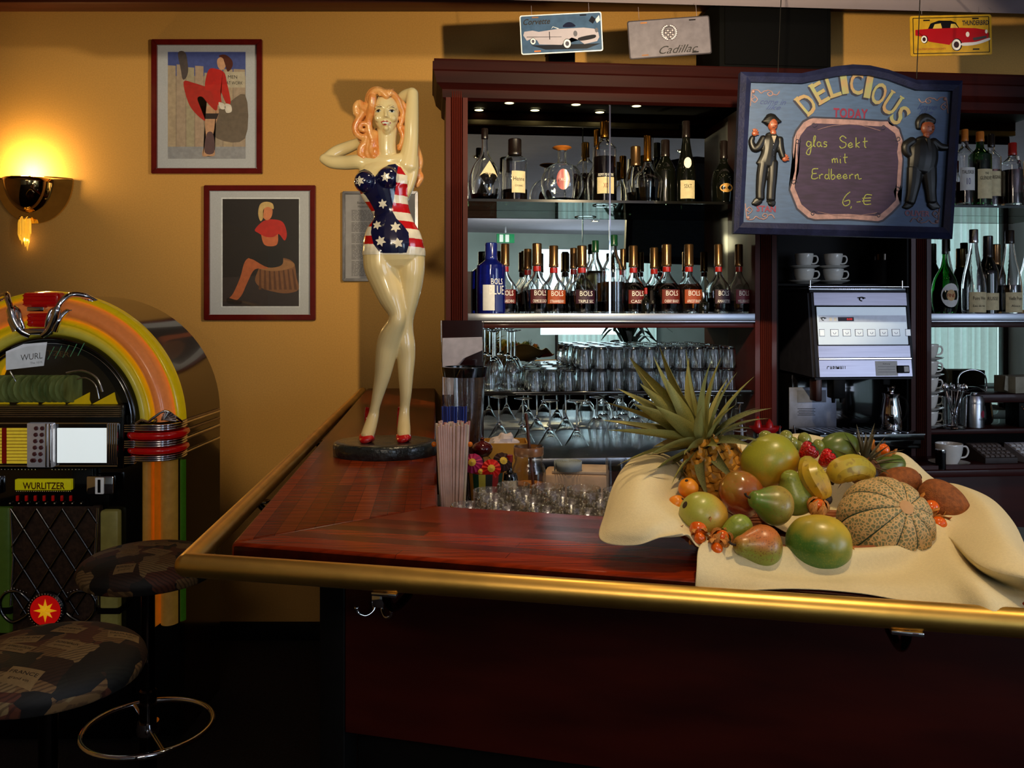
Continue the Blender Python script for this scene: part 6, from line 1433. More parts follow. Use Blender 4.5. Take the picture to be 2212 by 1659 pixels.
# relief men (anonymous, in black suits)
SUITM = pm('relief_black_suit', (9, 8, 8), rough=0.42, var=0.3, spec=0.35); FACEM = pm('relief_skin', (120, 60, 36), rough=0.4, var=0.15, scale=30); SHRT = pm('relief_shirt', (120, 110, 96), rough=0.5)
def rel_l(rows): return [(*B(r[0], r[1], -0.006+(r[4] if len(r) > 4 else 0)), r[2]*bs_, r[3]*bs_) for r in rows]
def reliefman(kind):
    bm = bmesh.new(); fb = bmesh.new(); hb = bmesh.new()
    if kind == 'slim':
        limb(bm, rel_l([(1664, 292, 12, 6), (1664, 305, 22, 9), (1660, 328, 17, 9), (1657, 345, 20, 9), (1655, 356, 24, 8)]), 14)
        limb(bm, rel_l([(1648, 352, 12, 8), (1644, 380, 12, 8), (1641, 410, 10, 7), (1641, 428, 10, 7)]), 12); limb(bm, rel_l([(1668, 352, 12, 8), (1667, 380, 11, 8), (1665, 410, 10, 7), (1664, 430, 10, 7)]), 12)
        limb(bm, rel_l([(1640, 433, 8, 5), (1631, 438, 9, 4), (1625, 440, 4, 3)]), 10); limb(bm, rel_l([(1664, 433, 8, 5), (1664, 438, 11, 4), (1660, 440, 6, 3)]), 10)
        limb(bm, rel_l([(1648, 300, 8, 7), (1638, 318, 9, 8), (1628, 322, 8, 7), (1622, 308, 7, 6), (1624, 299, 6, 6)]), 12)
        limb(bm, rel_l([(1683, 302, 8, 7), (1685, 322, 8, 7), (1690, 340, 7, 7)]), 12)
        hands = ((1628, 290), (1693, 345)); hd = (1667, 270, 11, 15); neck = (1668, 288)
        limb(hb, rel_l([(1646, 264, 2.5, 7), (1664, 262, 17, 9), (1684, 264, 2.5, 7)]), 12); limb(hb, rel_l([(1664, 262, 12, 8), (1665, 253, 12, 7)]), 12)
    else:
        limb(bm, rel_l([(1990, 302, 16, 8), (1992, 316, 30, 12), (1992, 338, 33, 14), (1990, 356, 32, 13), (1988, 368, 30, 11)]), 16)
        limb(bm, rel_l([(1975, 365, 18, 10), (1972, 395, 16, 10), (1968, 420, 13, 8), (1964, 436, 12, 8)]), 12); limb(bm, rel_l([(2004, 365, 18, 10), (2006, 392, 16, 10), (2008, 415, 13, 8), (2010, 434, 12, 8)]), 12)
        limb(bm, rel_l([(1966, 440, 8, 5), (1956, 446, 8, 4), (1950, 448, 3, 3)]), 10); limb(bm, rel_l([(2006, 440, 9, 5), (2016, 444, 12, 4), (2026, 448, 4, 3)]), 10)
        limb(bm, rel_l([(1968, 306, 10, 9), (1955, 316, 10, 9), (1957, 330, 9, 8), (1966, 338, 7, 7)]), 12)
        limb(bm, rel_l([(2014, 308, 10, 9), (2028, 318, 9, 8), (2042, 320, 7, 7)]), 12)
        hands = ((1972, 343), (2050, 314)); hd = (2001, 278, 15, 16); neck = (1998, 294)
        limb(hb, rel_l([(1982, 276, 6, 6), (1984, 264, 9, 8), (1996, 256, 11, 8), (2012, 262, 7, 8)]), 12); limb(hb, rel_l([(1998, 264, 14, 8), (2014, 266, 4, 8)]), 12)
    nm = 'relief_man'
    man = remesh(nm, bm, 0.0016, 1, SUITM, sb)
    c_ = B(hd[0], hd[1], -0.010); ball(fb, c_, (hd[2]*bs_, 0.013, hd[3]*bs_), 16, 12)
    sgn = -1 if kind == 'slim' else 1
    c_ = B(hd[0]+sgn*-4 if kind == 'slim' else hd[0]+8, hd[1]+2, -0.022); ball(fb, c_, (0.004, 0.005, 0.006), 8, 6)
    c_ = B(neck[0], neck[1], -0.010); ball(fb, c_, (0.011, 0.009, 0.012), 10, 8)
    for hx, hy in hands:
        c_ = B(hx, hy, -0.012); ball(fb, c_, (0.010, 0.006, 0.009), 10, 8)
        for q in range(5):
            an = -0.2+q*0.55; limb(fb, [(*B(hx+4*cos(an), hy-5*sin(an), -0.012), 0.003, 0.003), (*B(hx+8*cos(an), hy-10*sin(an), -0.013), 0.0026, 0.0026)], 6, 2)
    remesh('head_and_hands', fb, 0.0014, 1, FACEM, man)
    remesh('hat', hb, 0.0016, 1, SUITM, man)
    for dx in (-4, 4): ballo('eye', B(hd[0]+dx+(2 if kind != 'slim' else 0), hd[1]-1, -0.0222), 0.0016, INK, man, 6, 5)
    boxo('mouth', B(hd[0]+(3 if kind != 'slim' else 0), hd[1]+8, -0.0222), (0.008, 0.001, 0.0018), INK, man)
    prismo('shirt_front', [rotpx(neck[0]-5, neck[1]+8), rotpx(neck[0]+5, neck[1]+8), rotpx(neck[0]+(0), neck[1]+24)], -0.0215, -0.010, SHRT, man, smooth=False)
    if kind == 'slim': ballo('bow_tie', B(neck[0]-3, neck[1]+6, -0.021), (0.005, 0.003, 0.003), INK, man, 8, 6); ballo('bow_tie', B(neck[0]+3, neck[1]+6, -0.021), (0.005, 0.003, 0.003), INK, man, 8, 6)
    else: prismo('necktie', [rotpx(neck[0]-3, neck[1]+8), rotpx(neck[0]+3, neck[1]+8), rotpx(neck[0]+6, neck[1]+34), rotpx(neck[0], neck[1]+38)], -0.026, -0.012, INK, man, smooth=False)
    for q in range(3): ballo('button', B(neck[0]-2+q*0.5, neck[1]+28+q*11, -0.0235), 0.0016, CH, man, 6, 5)
    return man
reliefman('slim')['label'] = 'thin man relief with flat hat and bow tie, one hand raised'
reliefman('stout')['label'] = 'stout man relief with a cap, pointing outward'
for x in (1680, 1980): tubeo('hanging_chain', [B(x, 170, 0.0), (B(x, 170)[0], 0.0, zc-sb.location.z+0.0)], 0.0015, BLACK, sb, 6)
# ============================================================ coffee machine in the niche
MV = -0.06
def MC(px, py, v=MV): return CB(px, py, v)
mu = (U(1755, MV)+U(1970, MV))/2; mo = CW(mu, MV, zc0)
cm_ = thing('coffee_machine', 'brushed steel espresso machine with a lit button panel in the dark niche', 'coffee machine', (mo.x, mo.y, zc0), (0, 0, AC))
SAT = pm('satin_steel', (150, 148, 160), rough=0.32, metal=0.85, var=0.08, scale=12, stretch=(0.4, 4, 10)); GRYP = pm('grey_side', (30, 30, 38), rough=0.45, spec=0.2)
def mz(py): return MC(1855, py)[2]-zc0
def mx_(px): return U(px, MV)-mu
# front body: panel leans forward at the foot
x0, x1, x2, x3 = mx_(1746), mx_(1966), mx_(1762), mx_(1980); zt_, zb_2 = mz(628), mz(818)
bm = bmesh.new(); lean = 0.045
P = [(x0, 0, zt_), (x1-0.003, 0, zt_), (x1, -lean, zb_2), (x0+0.002, -lean, zb_2), (x0, 0.30, zt_), (x1-0.003, 0.30, zt_), (x1, 0.30, zb_2+0.01), (x0+0.002, 0.30, zb_2+0.01)]
vv = [bm.verts.new(p) for p in P]
for f in ((0, 1, 2, 3), (4, 7, 6, 5), (0, 4, 5, 1), (1, 5, 6, 2), (3, 2, 6, 7), (0, 3, 7, 4)): bm.faces.new([vv[i] for i in f])
bmesh.ops.bevel(bm, geom=list(bm.edges), offset=0.010, segments=3, affect='EDGES'); finish('housing', bm, GRYP, cm_, angle=30)
hw = (x1-x0)/2; xm = (x0+x1)/2
def mface(u, w_): # u -1..1 across, w 0 top..1 bottom
    return (xm+u*hw*0.93, -lean*w_-0.001, zt_+(zb_2-zt_)*w_)
def mpanel(nm, u0, u1, w0, w1, mat, lift=0.002, parent=cm_, bev=0.001):
    bm = bmesh.new(); q_ = [mface(u0, w1), mface(u1, w1), mface(u1, w0), mface(u0, w0)]
    a_ = [bm.verts.new((p[0], p[1]-lift, p[2])) for p in q_]; b_ = [bm.verts.new((p[0], p[1]+0.001, p[2])) for p in q_]
    bm.faces.new(a_); bm.faces.new(b_[::-1])
    for k in range(4): bm.faces.new((a_[k], b_[k], b_[(k+1) % 4], a_[(k+1) % 4]))
    if bev: bmesh.ops.bevel(bm, geom=list(bm.edges), offset=bev, segments=1, affect='EDGES')
    return finish(nm, bm, mat, parent, angle=30)
mpanel('top_fascia', -0.98, 0.98, 0.02, 0.17, SAT); 
LITP = pm('lit_panel', (190, 205, 222), rough=0.4, emis=(190, 208, 228), estr=0.42, var=0.02)
lp_ = mpanel('button_panel', -0.93, 0.95, 0.185, 0.61, LITP)
mpanel('panel_edge', -0.955, -0.935, 0.18, 0.615, BLACK, 0.003); mpanel('panel_edge', 0.95, 0.97, 0.18, 0.615, BLACK, 0.003); mpanel('panel_edge', -0.95, 0.97, 0.172, 0.182, BLACK, 0.003)
mpanel('middle_fascia', -0.95, 0.98, 0.62, 0.755, SAT); mpanel('chrome_strip', -0.95, 0.99, 0.758, 0.775, CH, 0.004); mpanel('lower_fascia', -0.95, 0.99, 0.78, 0.97, SAT)
mpanel('grey_band', -0.90, 0.94, 0.28, 0.355, pm('pale_band', (165, 176, 196), rough=0.4, emis=(160, 172, 196), estr=0.30), 0.0026, lp_, 0)
mpanel('display', -0.50, -0.17, 0.30, 0.345, pm('black_display', (14, 6, 8), rough=0.1), 0.0036, lp_, 0); 
text('0:00', lambda a, b: (mface(-0.26, 0.322)[0]+a, mface(0, 0.322)[1]-0.0042, mface(0, 0.322)[2]+b), pm('red_digits', (220, 40, 30), emis=(230, 40, 30), estr=0.8), lp_, 'lettering', h=0.008, w=0.022)
for (u0, u1) in ((-0.68, -0.63), (-0.58, -0.53)): mpanel('small_key', u0, u1, 0.305, 0.34, PAPW, 0.0034, lp_, 0)
KEYE = pm('key_outline', (90, 98, 116), rough=0.5); KEYF = pm('key_face', (205, 216, 230), rough=0.4, emis=(205, 218, 232), estr=0.45)
for k in range(8):
    uc = -0.93+0.08+k*0.258; hw_ = 0.085 if k not in (0, 7) else 0.055
    o = mpanel('key', uc-hw_, uc+hw_, 0.435, 0.515, KEYE, 0.0032, lp_, 0); mpanel('key_face', uc-hw_*0.88, uc+hw_*0.88, 0.440, 0.510, KEYF, 0.0038, o, 0)
    if 0 < k < 7:
        p = mface(uc, 0.478); tubeo('cup_symbol', catmull([(p[0]-0.006, p[1]-0.0045, p[2]+0.003), (p[0]-0.003, p[1]-0.0045, p[2]-0.003), (p[0]+0.003, p[1]-0.0045, p[2]-0.003), (p[0]+0.006, p[1]-0.0045, p[2]+0.003)], 3), 0.0009, KEYE, o, 5)
def swirl(u, w_, r, par, lift=0.0035):
    p = mface(u, w_); tubeo('emblem', [(p[0]+r*cos(a_*0.55), p[1]-lift, p[2]+r*0.9*sin(a_*0.55)) for a_ in range(10)], r*0.28, INK, par, 6); tubeo('emblem', [(p[0]-r*1.9, p[1]-lift, p[2]+r*0.6), (p[0], p[1]-lift, p[2]+r*0.9), (p[0]+r*1.9, p[1]-lift, p[2]+r*0.5)], r*0.25, INK, par, 6)
swirl(0.02, 0.095, 0.008, cm_); swirl(-0.81, 0.32, 0.006, lp_, 0.004)
text('CARIMALI', lambda a, b: (mface(-0.60, 0.87)[0]+a, mface(0, 0.87)[1]-0.0025, mface(0, 0.87)[2]+b), INK, cm_, 'lettering', h=0.017, w=0.075, bold=0.01)
mpanel('notice_label', 0.22, 0.68, 0.795, 0.96, PAPW, 0.0028, cm_, 0); 
nl_ = [o for o in cm_.children if o.name.startswith('notice_label')][0]
text('Achtung', lambda a, b: (mface(0.45, 0.825)[0]+a, mface(0, 0.825)[1]-0.0033, mface(0, 0.825)[2]+b), INK, nl_, 'lettering', h=0.006, w=0.03)
for k in range(3): mpanel('text_line', 0.27, 0.63, 0.855+k*0.03, 0.860+k*0.03, GREYI, 0.0033, nl_, 0)
mpanel('rotary_switch_plate', 0.66, 0.92, 0.845, 0.93, BLACK, 0.008, cm_, 0.002); mpanel('switch_symbol', 0.80, 0.90, 0.855, 0.915, PAPW, 0.0088, cm_, 0)
# cup rail on top
boxo('cup_tray', (xm-0.005, 0.14, zt_+0.006), (2*hw-0.02, 0.27, 0.010), STEEL, cm_, 0.002)
tubeo('cup_rail', [(x0+0.004, 0.005, zt_+0.016), (x1-0.004, 0.005, zt_+0.016)], 0.003, CH, cm_, 8)
for xx in (x0+0.01, x1-0.03): tubeo('rail_post', [(xx, 0.005, zt_+0.01), (xx, 0.005, zt_+0.04)], 0.003, CH, cm_, 8)
for k in range(11): ballo('rail_rivet', (x0+0.09+k*0.016, -0.003, zt_+0.008), 0.0022, CH, cm_, 6, 5)
# lower part: spout, back splash with notice, drip tray
boxo('rear_column', (xm+0.0, 0.22, zb_2/2+0.0), (2*hw*0.98, 0.12, zb_2+0.012), GLOSSB, cm_, 0.003)
bk = boxo('splash_plate', (mx_(1793), 0.152, 0.10), (0.20, 0.006, 0.17), pm('splash_steel', (120, 124, 140), rough=0.35, metal=0.4), cm_, 0.002)
for k in range(5): boxo('text_line', (mx_(1778), 0.1485, 0.098-k*0.0065), (0.075-0.01*(k % 2), 0.0004, 0.002), INK, bk)
boxo('pale_card', (mx_(1790), 0.147, 0.148), (0.12, 0.002, 0.05), pm('grey_card', (100, 104, 118), rough=0.5), bk)
for (px, w_, z0, z1, nm) in ((1762, 0.026, mz(818)-0.085, mz(818)+0.005, 'lever'), (1806, 0.05, mz(818)-0.075, mz(818)+0.005, 'spout_block')): boxo(nm, (mx_(px), 0.0, (z0+z1)/2), (w_, 0.06, z1-z0), BLACK if nm != 'lever' else pm('brown_lever', (48, 24, 22), rough=0.4), cm_, 0.006)
for dx in (-0.016, 0.016): latheo('spout', [(0.0, 0), (0.006, 0), (0.008, 0.02), (0, 0.02)], BLACK, cm_, 12, Matrix.Translation((mx_(1806)+dx, -0.01, mz(818)-0.092)))
boxo('drip_tray', (xm, 0.02, 0.014), (2*hw, 0.24, 0.026), GLOSSB, cm_, 0.003); boxo('tray_edge', (xm, -0.102, 0.024), (2*hw, 0.004, 0.005), CH, cm_)
for k in range(12): boxo('tray_slot', (xm-hw+0.03+k*0.03, 0.0, 0.0285), (0.006, 0.16, 0.002), STEEL, cm_)
boxo('steam_wand_mount', (mx_(1920), 0.03, mz(818)-0.012), (0.03, 0.03, 0.03), BLACK, cm_, 0.004)
# milk jug
def jug(px, py0, py1, wpx, v, label):
    uu, vv_, z1_ = CB(px, py1, v); Y = CW(uu, v).y; z0_ = zc0+0.029; H = CB(px, py0, v)[2]-z0_; r = wpx/2*Y/F
    t = thing('milk_jug', label, 'jug', CW(uu, v, z0_))
    latheo('jug_body', [(0, 0), (r*0.95, 0), (r, 0.004), (r*0.97, H*0.4), (r*0.72, H*0.72), (r*0.78, H*0.80), (r*0.72, H*0.80), (r*0.66, H*0.72), (0, H*0.70)], CH, t, 28)
    latheo('lid', [(r*0.8, H*0.8), (r*0.82, H*0.82), (r*0.3, H*0.86), (r*0.28, H*0.9), (r*0.4, H*0.96), (r*0.3, H), (0, H)], CH, t, 24)
    tubeo('handle', catmull([(r*0.75, -0.01, H*0.76), (r*1.15, -0.03, H*0.66), (r*1.2, -0.03, H*0.35), (r*0.96, -0.01, H*0.2)], 5), 0.005, BLACK, t)
jug(1925, 832, 935, 44, -0.06, 'polished steel milk jug with a lid on the drip tray')

# ============================================================ cups
CUPM = None
def cup_mesh(r, h, r0, tk=0.003, seg=28): return lathe_data(catmull([(0, 0), (r0, 0), (r0*1.02, 0.003), (r*0.85, h*0.35), (r*0.97, h*0.75), (r, h), (r-tk*0.6, h+0.0005), (r-tk, h-0.002), (r*0.95-tk, h*0.75), (r*0.8-tk, h*0.3), (r0*0.6, 0.006), (0, 0.006)], 2), seg)
def cup(loc, r, h, label, flip=False, hang=0.0, group=None, scale=1.0):
    t = thing('coffee_cup', label, 'cup', loc, (pi if flip else 0, 0, hang), group)
    vv, ff = cup_mesh(r, h, r*0.6); fobj('cup_bowl', vv, ff, WHITE, t)
    tubeo('handle', catmull([(r*0.92, 0, h*0.85), (r*1.35, 0, h*0.85), (r*1.5, 0, h*0.6), (r*1.3, 0, h*0.35), (r*0.84, 0, h*0.3)], 5), 0.0035, WHITE, t)
    return t
def saucer(loc, r, label, group=None):
    t = thing('saucer', label, 'saucer', loc, group=group)
    latheo('saucer_plate', catmull([(0, 0), (r*0.5, 0), (r*0.55, 0.002), (r*0.85, 0.008), (r, 0.013), (r*0.99, 0.0145), (r*0.8, 0.011), (r*0.5, 0.005), (0, 0.0045)], 2), WHITE, t, 36)
    return t
# stacks at the back of the niche, on the machine's cup tray and a small shelf
zs5 = Z(1800, 612, 0.12)
cbox('cup_shelf', uR1+0.013, uN0-0.013, 0.12, 0.293, zs5-0.012, zs5-0.001, BLACK)
for (px, grp) in ((1800, 'right'), (1737, 'left')):
    c_ = CW(U(px, 0.19), 0.19, zs5); r = 0.043
    saucer((c_.x, c_.y, c_.z), 0.066, 'white saucer at the foot of the %s cup stack in the niche' % grp)
    cup((c_.x, c_.y, c_.z+0.0055), 0.042, 0.055, 'white cup standing on the lower saucer of the %s niche stack' % grp)
    saucer((c_.x, c_.y, c_.z+0.061), 0.062, 'white saucer lying on the lower cup of the %s niche stack' % grp)
    cup((c_.x, c_.y, c_.z+0.0665), 0.038, 0.058, 'white cup on top of the %s niche stack' % grp)
t = thing('storage_tin', 'round steel container in the dark top of the niche', 'container', CW(U(1905, 0.2), 0.2, Z(1905, 552, 0.2)))
t.location.z = zs5+0.0
latheo('tin_body', [(0, 0), (0.05, 0), (0.05, 0.10), (0, 0.10)], BLACK, t, 24); latheo('lid', [(0.052, 0.10), (0.052, 0.125), (0.03, 0.13), (0, 0.13)], DCH, t, 24)
# ============================================================ right bay, below the aluminium shelf
zw = zs4
for k in range(5):
    z0_ = zw+0.001+k*0.068
    c_ = CW(U(2004, 0.05), 0.05, z0_); nm_ = ['lowest', 'second lowest', 'middle', 'second highest', 'topmost'][k]
    saucer((c_.x, c_.y, c_.z), 0.060, 'white saucer beside the right pilaster, %s in its cup tower' % nm_)
    cup((c_.x, c_.y, c_.z+0.0055), 0.040, 0.060, 'white cup beside the right pilaster, %s in its cup tower' % nm_, hang=0.0)
c_ = CW(U(2062, 0.0), 0.0, zw+0.0005)
vv, ff = tumbler_mesh('cutlery_glass', 0.042, 0.046, 0.13, 0.003, 24, 0.01); o = fobj('cutlery_glass', vv, ff, TUM); o.location = c_; tag(o, 'wide glass jar holding teaspoons on the right shelf', 'glass jar')
for k in range(9):
    an = k*0.7; tp = Vector((0.035*cos(an), 0.035*sin(an), 0.0)); 
    t = thing('teaspoon', 'steel teaspoon standing in the glass jar on the right shelf', 'spoon', (c_.x, c_.y, c_.z+0.012), group='teaspoons in the glass jar')
    tubeo('spoon_handle', [(0.01*cos(an+2), 0.01*sin(an+2), 0), (tp.x, tp.y, 0.14)], 0.0022, CH, t, 6); ballo('spoon_bowl', (tp.x*1.08, tp.y*1.08, 0.155), (0.010, 0.004, 0.016), CH, t, 12, 8, (0, 0, an))
t = thing('steel_tin', 'cylindrical steel tin with a lid and a pink mark on the right shelf', 'tin', CW(U(2105, 0.05), 0.05, zw+0.0005))
latheo('tin_body', [(0, 0), (0.036, 0), (0.036, 0.11), (0.034, 0.115), (0, 0.115)], STEEL, t, 28); latheo('lid', [(0.037, 0.096), (0.037, 0.108), (0.030, 0.128), (0.014, 0.132), (0.012, 0.14), (0, 0.14)], STEEL, t, 28)
paper_patch('pink_mark', t, 0.0366, 0.055, 0.022, 0.03, pm('pink_mark', (150, 50, 70), rough=0.5), 0.5, 'oval')
text('Espresso', wrap(None, 0.037, 0.035, 0.4), INK, t, 'lettering', h=0.008, w=0.03)
t = thing('cardboard_box', 'grey-beige cardboard box at the right edge below the aluminium shelf', 'box', CW(U(2190, 0.10), 0.10, Z(2190, 851, 0.03)), (0, 0, AC+0.1))
boxo('box_body', (0.03, 0, 0.035), (0.15, 0.12, 0.068), pm('cardboard_grey', (150, 145, 128), rough=0.8), t, 0.002); boxo('box_flap', (-0.06, -0.03, 0.04), (0.04, 0.002, 0.06), pm('cardboard_grey', (0, 0, 0)), t, rot=(0, 0.2, 0.5))
cbox('small_shelf', U(2120), UE, 0.03, 0.29, Z(2190, 863, 0.03)-0.012, Z(2190, 851, 0.03)-0.0005, MAHOGH)
t = thing('black_kettle', 'small black kettle with a wire handle behind the steel tin', 'kettle', CW(U(2100, 0.17), 0.17, zw+0.0005))
latheo('kettle_body', catmull([(0, 0), (0.07, 0), (0.078, 0.05), (0.062, 0.12), (0.03, 0.15), (0, 0.155)], 4), GLOSSB, t, 28)
tubeo('wire_handle', catmull([(-0.06, 0, 0.12), (-0.055, 0, 0.2), (0, 0, 0.225), (0.055, 0, 0.2), (0.06, 0, 0.12)], 5), 0.003, CH, t)
t = thing('bottle_rack', 'dark rack with rows of small bright studs at the right edge', 'rack', CW(U(2212, 0.06), 0.06, zw+0.0005))
boxo('rack_body', (0, 0, 0.05), (0.10, 0.10, 0.10), BLACK, t, 0.004)
for k in range(2):
    for q_ in range(7): ballo('brass_stud', (-0.04+k*0.03+q_*0.006, -0.052, 0.085-q_*0.009), 0.003, pm('copper_stud', (180, 110, 70), rough=0.2, metal=1.0), t, 8, 6)
# cup with saucer on the lower top, keyboards
zl = 0.93
c_ = CW(U(2050, -0.22), -0.22, zl+0.0005); saucer(c_, 0.070, 'white saucer on the dark lower counter right of the machine'); 
cup((c_.x, c_.y, c_.z+0.0055), 0.048, 0.075, 'large white cup on the saucer on the dark lower counter', hang=0.0)
c2_ = CW(U(2032, -0.29), -0.29, zl+0.0005); t = thing('pepper_mill', 'small dark chrome-ringed mill standing before the large white cup', 'mill', c2_)
latheo('mill_body', [(0, 0), (0.018, 0), (0.018, 0.06), (0, 0.06)], GLOSSB, t, 20); latheo('chrome_ring', [(0.0185, 0.06), (0.019, 0.068), (0.0185, 0.072), (0, 0.072)], CH, t, 20)
for (px0, px1, nm_, lb_) in ((2100, 2168, 'card_terminal', 'dark till keypad tilted on the lower counter, left of the pale one'), (2184, 2260, 'till_keyboard', 'pale grey till keyboard at the right edge')):
    p = CW((U(px0, -0.12)+U(px1, -0.12))/2, -0.14, zl+0.0005); t = thing(nm_, lb_, 'keyboard', p, (0, 0, AC)); w_ = U(px1, -0.12)-U(px0, -0.12)
    bm = bmesh.new(); prism(bm, [(-0.06, 0), (0.06, 0), (0.06, 0.06), (-0.06, 0.02)], -w_/2, w_/2, 'yz'); finish('keyboard_body', bm, pm(nm_+'_case', (150, 150, 160) if px0 > 2150 else (60, 50, 46), rough=0.5), t, angle=30)
    for i in range(6):
        for j in range(4): boxo('key', (-w_/2+0.014+i*(w_-0.028)/5, -0.045+j*0.026, 0.0275+j*0.0087), ((w_-0.028)/5*0.75, 0.018, 0.006), PAPW if px0 > 2150 else pm('grey_key', (110, 100, 96), rough=0.5), t, 0.001, rot=(0.32, 0, 0))
# ============================================================ things on the inner work shelf beside the side counter
def Wz(x, D, z): return Vector(((x-HX)/F*D, D, z))
ZI = zi+0.0008
# straws in a cup
sD = 1.76; t = thing('straw_cup', 'low black cup holding a tall bundle of straws beside the statue', 'cup', Wz(977, sD, ZI))
latheo('cup_body', [(0, 0), (0.030, 0), (0.034, 0.055), (0.0325, 0.055), (0.0285, 0.004), (0, 0.004)], BLACK, t, 24)
for s_ in (-1, 1): ballo('orange_knob', (s_*0.037, -0.006, 0.186), 0.0055, pm('orange_knob', (210, 110, 20), rough=0.3), t, 12, 8)
STR = [pm('straw_pink', (224, 186, 170), rough=0.4), pm('straw_cream', (228, 208, 180), rough=0.4), pm('straw_rose', (206, 140, 128), rough=0.4)]; k = 0
for j in range(4):
    for i in range(13):
        a0_ = (i-6)/6.0; d_ = (j-1.5)/1.5
        if a0_*a0_+d_*d_*0.7 > 1.45: continue
        lx = a0_*0.021+R.uniform(-1, 1)*0.002; ly = d_*0.018; tx = a0_*0.033+R.uniform(-1, 1)*0.002; ty = d_*0.024; hz = 0.222+R.uniform(-0.004, 0.004)
        o = tubeo('drinking_straw', [(lx, ly, 0.0), (tx, ty, hz)], 0.0027, STR[(i*3+j) % 3], None, 8)
        o.location = t.location+Vector((0, 0, 0.006)); tag(o, 'pale pink drinking straw in the tall bundle beside the statue', 'straw', 'pale pink straws in the cup')
t = thing('straw_cup', 'dark cup holding blue straws behind the pink ones', 'cup', Wz(981, 1.90, ZI))
latheo('cup_body', [(0, 0), (0.028, 0), (0.032, 0.19), (0.030, 0.19), (0.026, 0.004), (0, 0.004)], BLACK, t, 24)
BLS = pm('straw_blue', (30, 50, 130), rough=0.3, coat=0.3)
for i in range(11):
    o = tubeo('drinking_straw', [((i-5)*0.0042, 0.004*sin(i*2), 0), ((i-5)*0.0052, 0.006*sin(i*2), 0.242)], 0.0026, BLS, None, 8); o.location = t.location+Vector((0, 0, 0.006))
    tag(o, 'dark blue straw in the bundle behind the pink ones', 'straw', 'blue straws in the dark cup')
# tall ribbed shaker glass with a black lid
D_ = 2.25; t = thing('mixing_jug', 'tall ribbed clear beaker with a black rim behind the straws', 'jug', Wz(1003, D_, ZI))
H = ZC-(795-HY)/F*D_-ZI; nseg = 48; bm = bmesh.new(); rows = []
for (r_, z_, in_) in ((0.0, 0.0, 0), (0.034, 0.0, 0), (0.040, 0.01, 0), (0.0555, H, 0), (0.051, H, 1), (0.036, 0.012, 1), (0.0, 0.012, 1)):
    if r_ == 0: rows.append([bm.verts.new((0, 0, z_))]*nseg)
    else: rows.append([bm.verts.new(((r_+(0.0022*cos(14*2*pi*i/nseg) if (not in_ and 0.005 < z_ < H-0.001) else 0))*cos(2*pi*i/nseg), (r_+(0.0022*cos(14*2*pi*i/nseg) if not in_ else 0))*sin(2*pi*i/nseg), z_)) for i in range(nseg)])
for Aa, Bb in zip(rows[:-1], rows[1:]):
    for i in range(nseg):
        f = list(dict.fromkeys((Aa[i], Aa[(i+1) % nseg], Bb[(i+1) % nseg], Bb[i])))
        if len(f) > 2: bm.faces.new(f)
finish('beaker_body', bm, WARE, t); latheo('black_rim', [(0.051, H-0.022), (0.0575, H-0.022), (0.0605, H), (0.0605, H+0.004), (0.051, H+0.004)], GLOSSB, t, 40)
# white and brown board / card holder above the beaker
D_ = 2.42; t = thing('napkin_holder', 'upright napkin holder with a white card and dark top behind the beaker', 'napkin holder', Wz(1001, D_, ZI), (0, 0, 0.12))
zt_ = ZC-(692-HY)/F*D_-ZI; sN = D_/F
bm = bmesh.new(); prism(bm, [(-46*sN, 0.0), (44*sN, 0.0), (44*sN, zt_-52*sN*1.0), (40*sN, zt_), (-46*sN, zt_)], 0.0, 0.016, 'xz'); finish('holder_back', bm, pm('dark_acrylic', (34, 12, 12), rough=0.1, coat=0.5), t, angle=20)
prismo('white_card', [(-45*sN, zt_-120*sN), (-20*sN, zt_-112*sN), (-14*sN, zt_-96*sN), (0, zt_-82*sN), (43*sN, zt_-64*sN), (40*sN, zt_-36*sN), (-45*sN, zt_-38*sN)], -0.003, 0.0, pm('white_card', (200, 188, 186), rough=0.5), t, smooth=False)
prismo('white_card', [(-45*sN, zt_-160*sN), (-22*sN, zt_-160*sN), (-20*sN, zt_-112*sN), (-45*sN, zt_-119*sN)], -0.003, 0.0, pm('white_card', (0, 0, 0)), t, smooth=False)
for xx in (-46*sN, 42*sN): tubeo('clear_edge', [(xx, -0.002, zt_-90*sN), (xx-(0.002 if xx < 0 else -0.002), -0.002, zt_)], 0.0018, GLASS, t, 6)
# pepper ball on a glass body, umbrellas in a striped cup
D_ = 1.98; t = thing('glass_decanter', 'small round glass with a dark red ball stopper behind the striped cup', 'decanter', Wz(1042, D_, ZI))
zz = lambda py, D=D_: ZC-(py-HY)/F*D-ZI
latheo('glass_body', [(0, 0), (0.03, 0), (0.034, 0.03), (0.030, zz(1000)), (0.018, zz(988)), (0.016, zz(988)), (0.028, zz(1002)), (0.031, 0.03), (0, 0.006)], GLASS, t, 24)
latheo('red_ball', catmull([(0, zz(985)), (0.014, zz(985)), (0.024, zz(972)), (0.020, zz(960)), (0.008, zz(954)), (0.004, zz(951)), (0.0055, zz(947)), (0, zz(944))], 4), pm('dark_red_ball', (76, 8, 6), rough=0.08, coat=0.6), t, 28)
D_ = 1.88; t = thing('striped_cup', 'paper cup with black, yellow and red stripes holding cocktail umbrellas', 'cup', Wz(1050, D_, ZI)); zz = lambda py, D=1.88: ZC-(py-HY)/F*D-ZI
hc = zz(1018); ns = 32; cols_ = [(20, 30, 24), (200, 140, 40), (16, 60, 40), (180, 170, 60), (20, 30, 24), (150, 24, 16), (16, 60, 40), (190, 120, 30)]
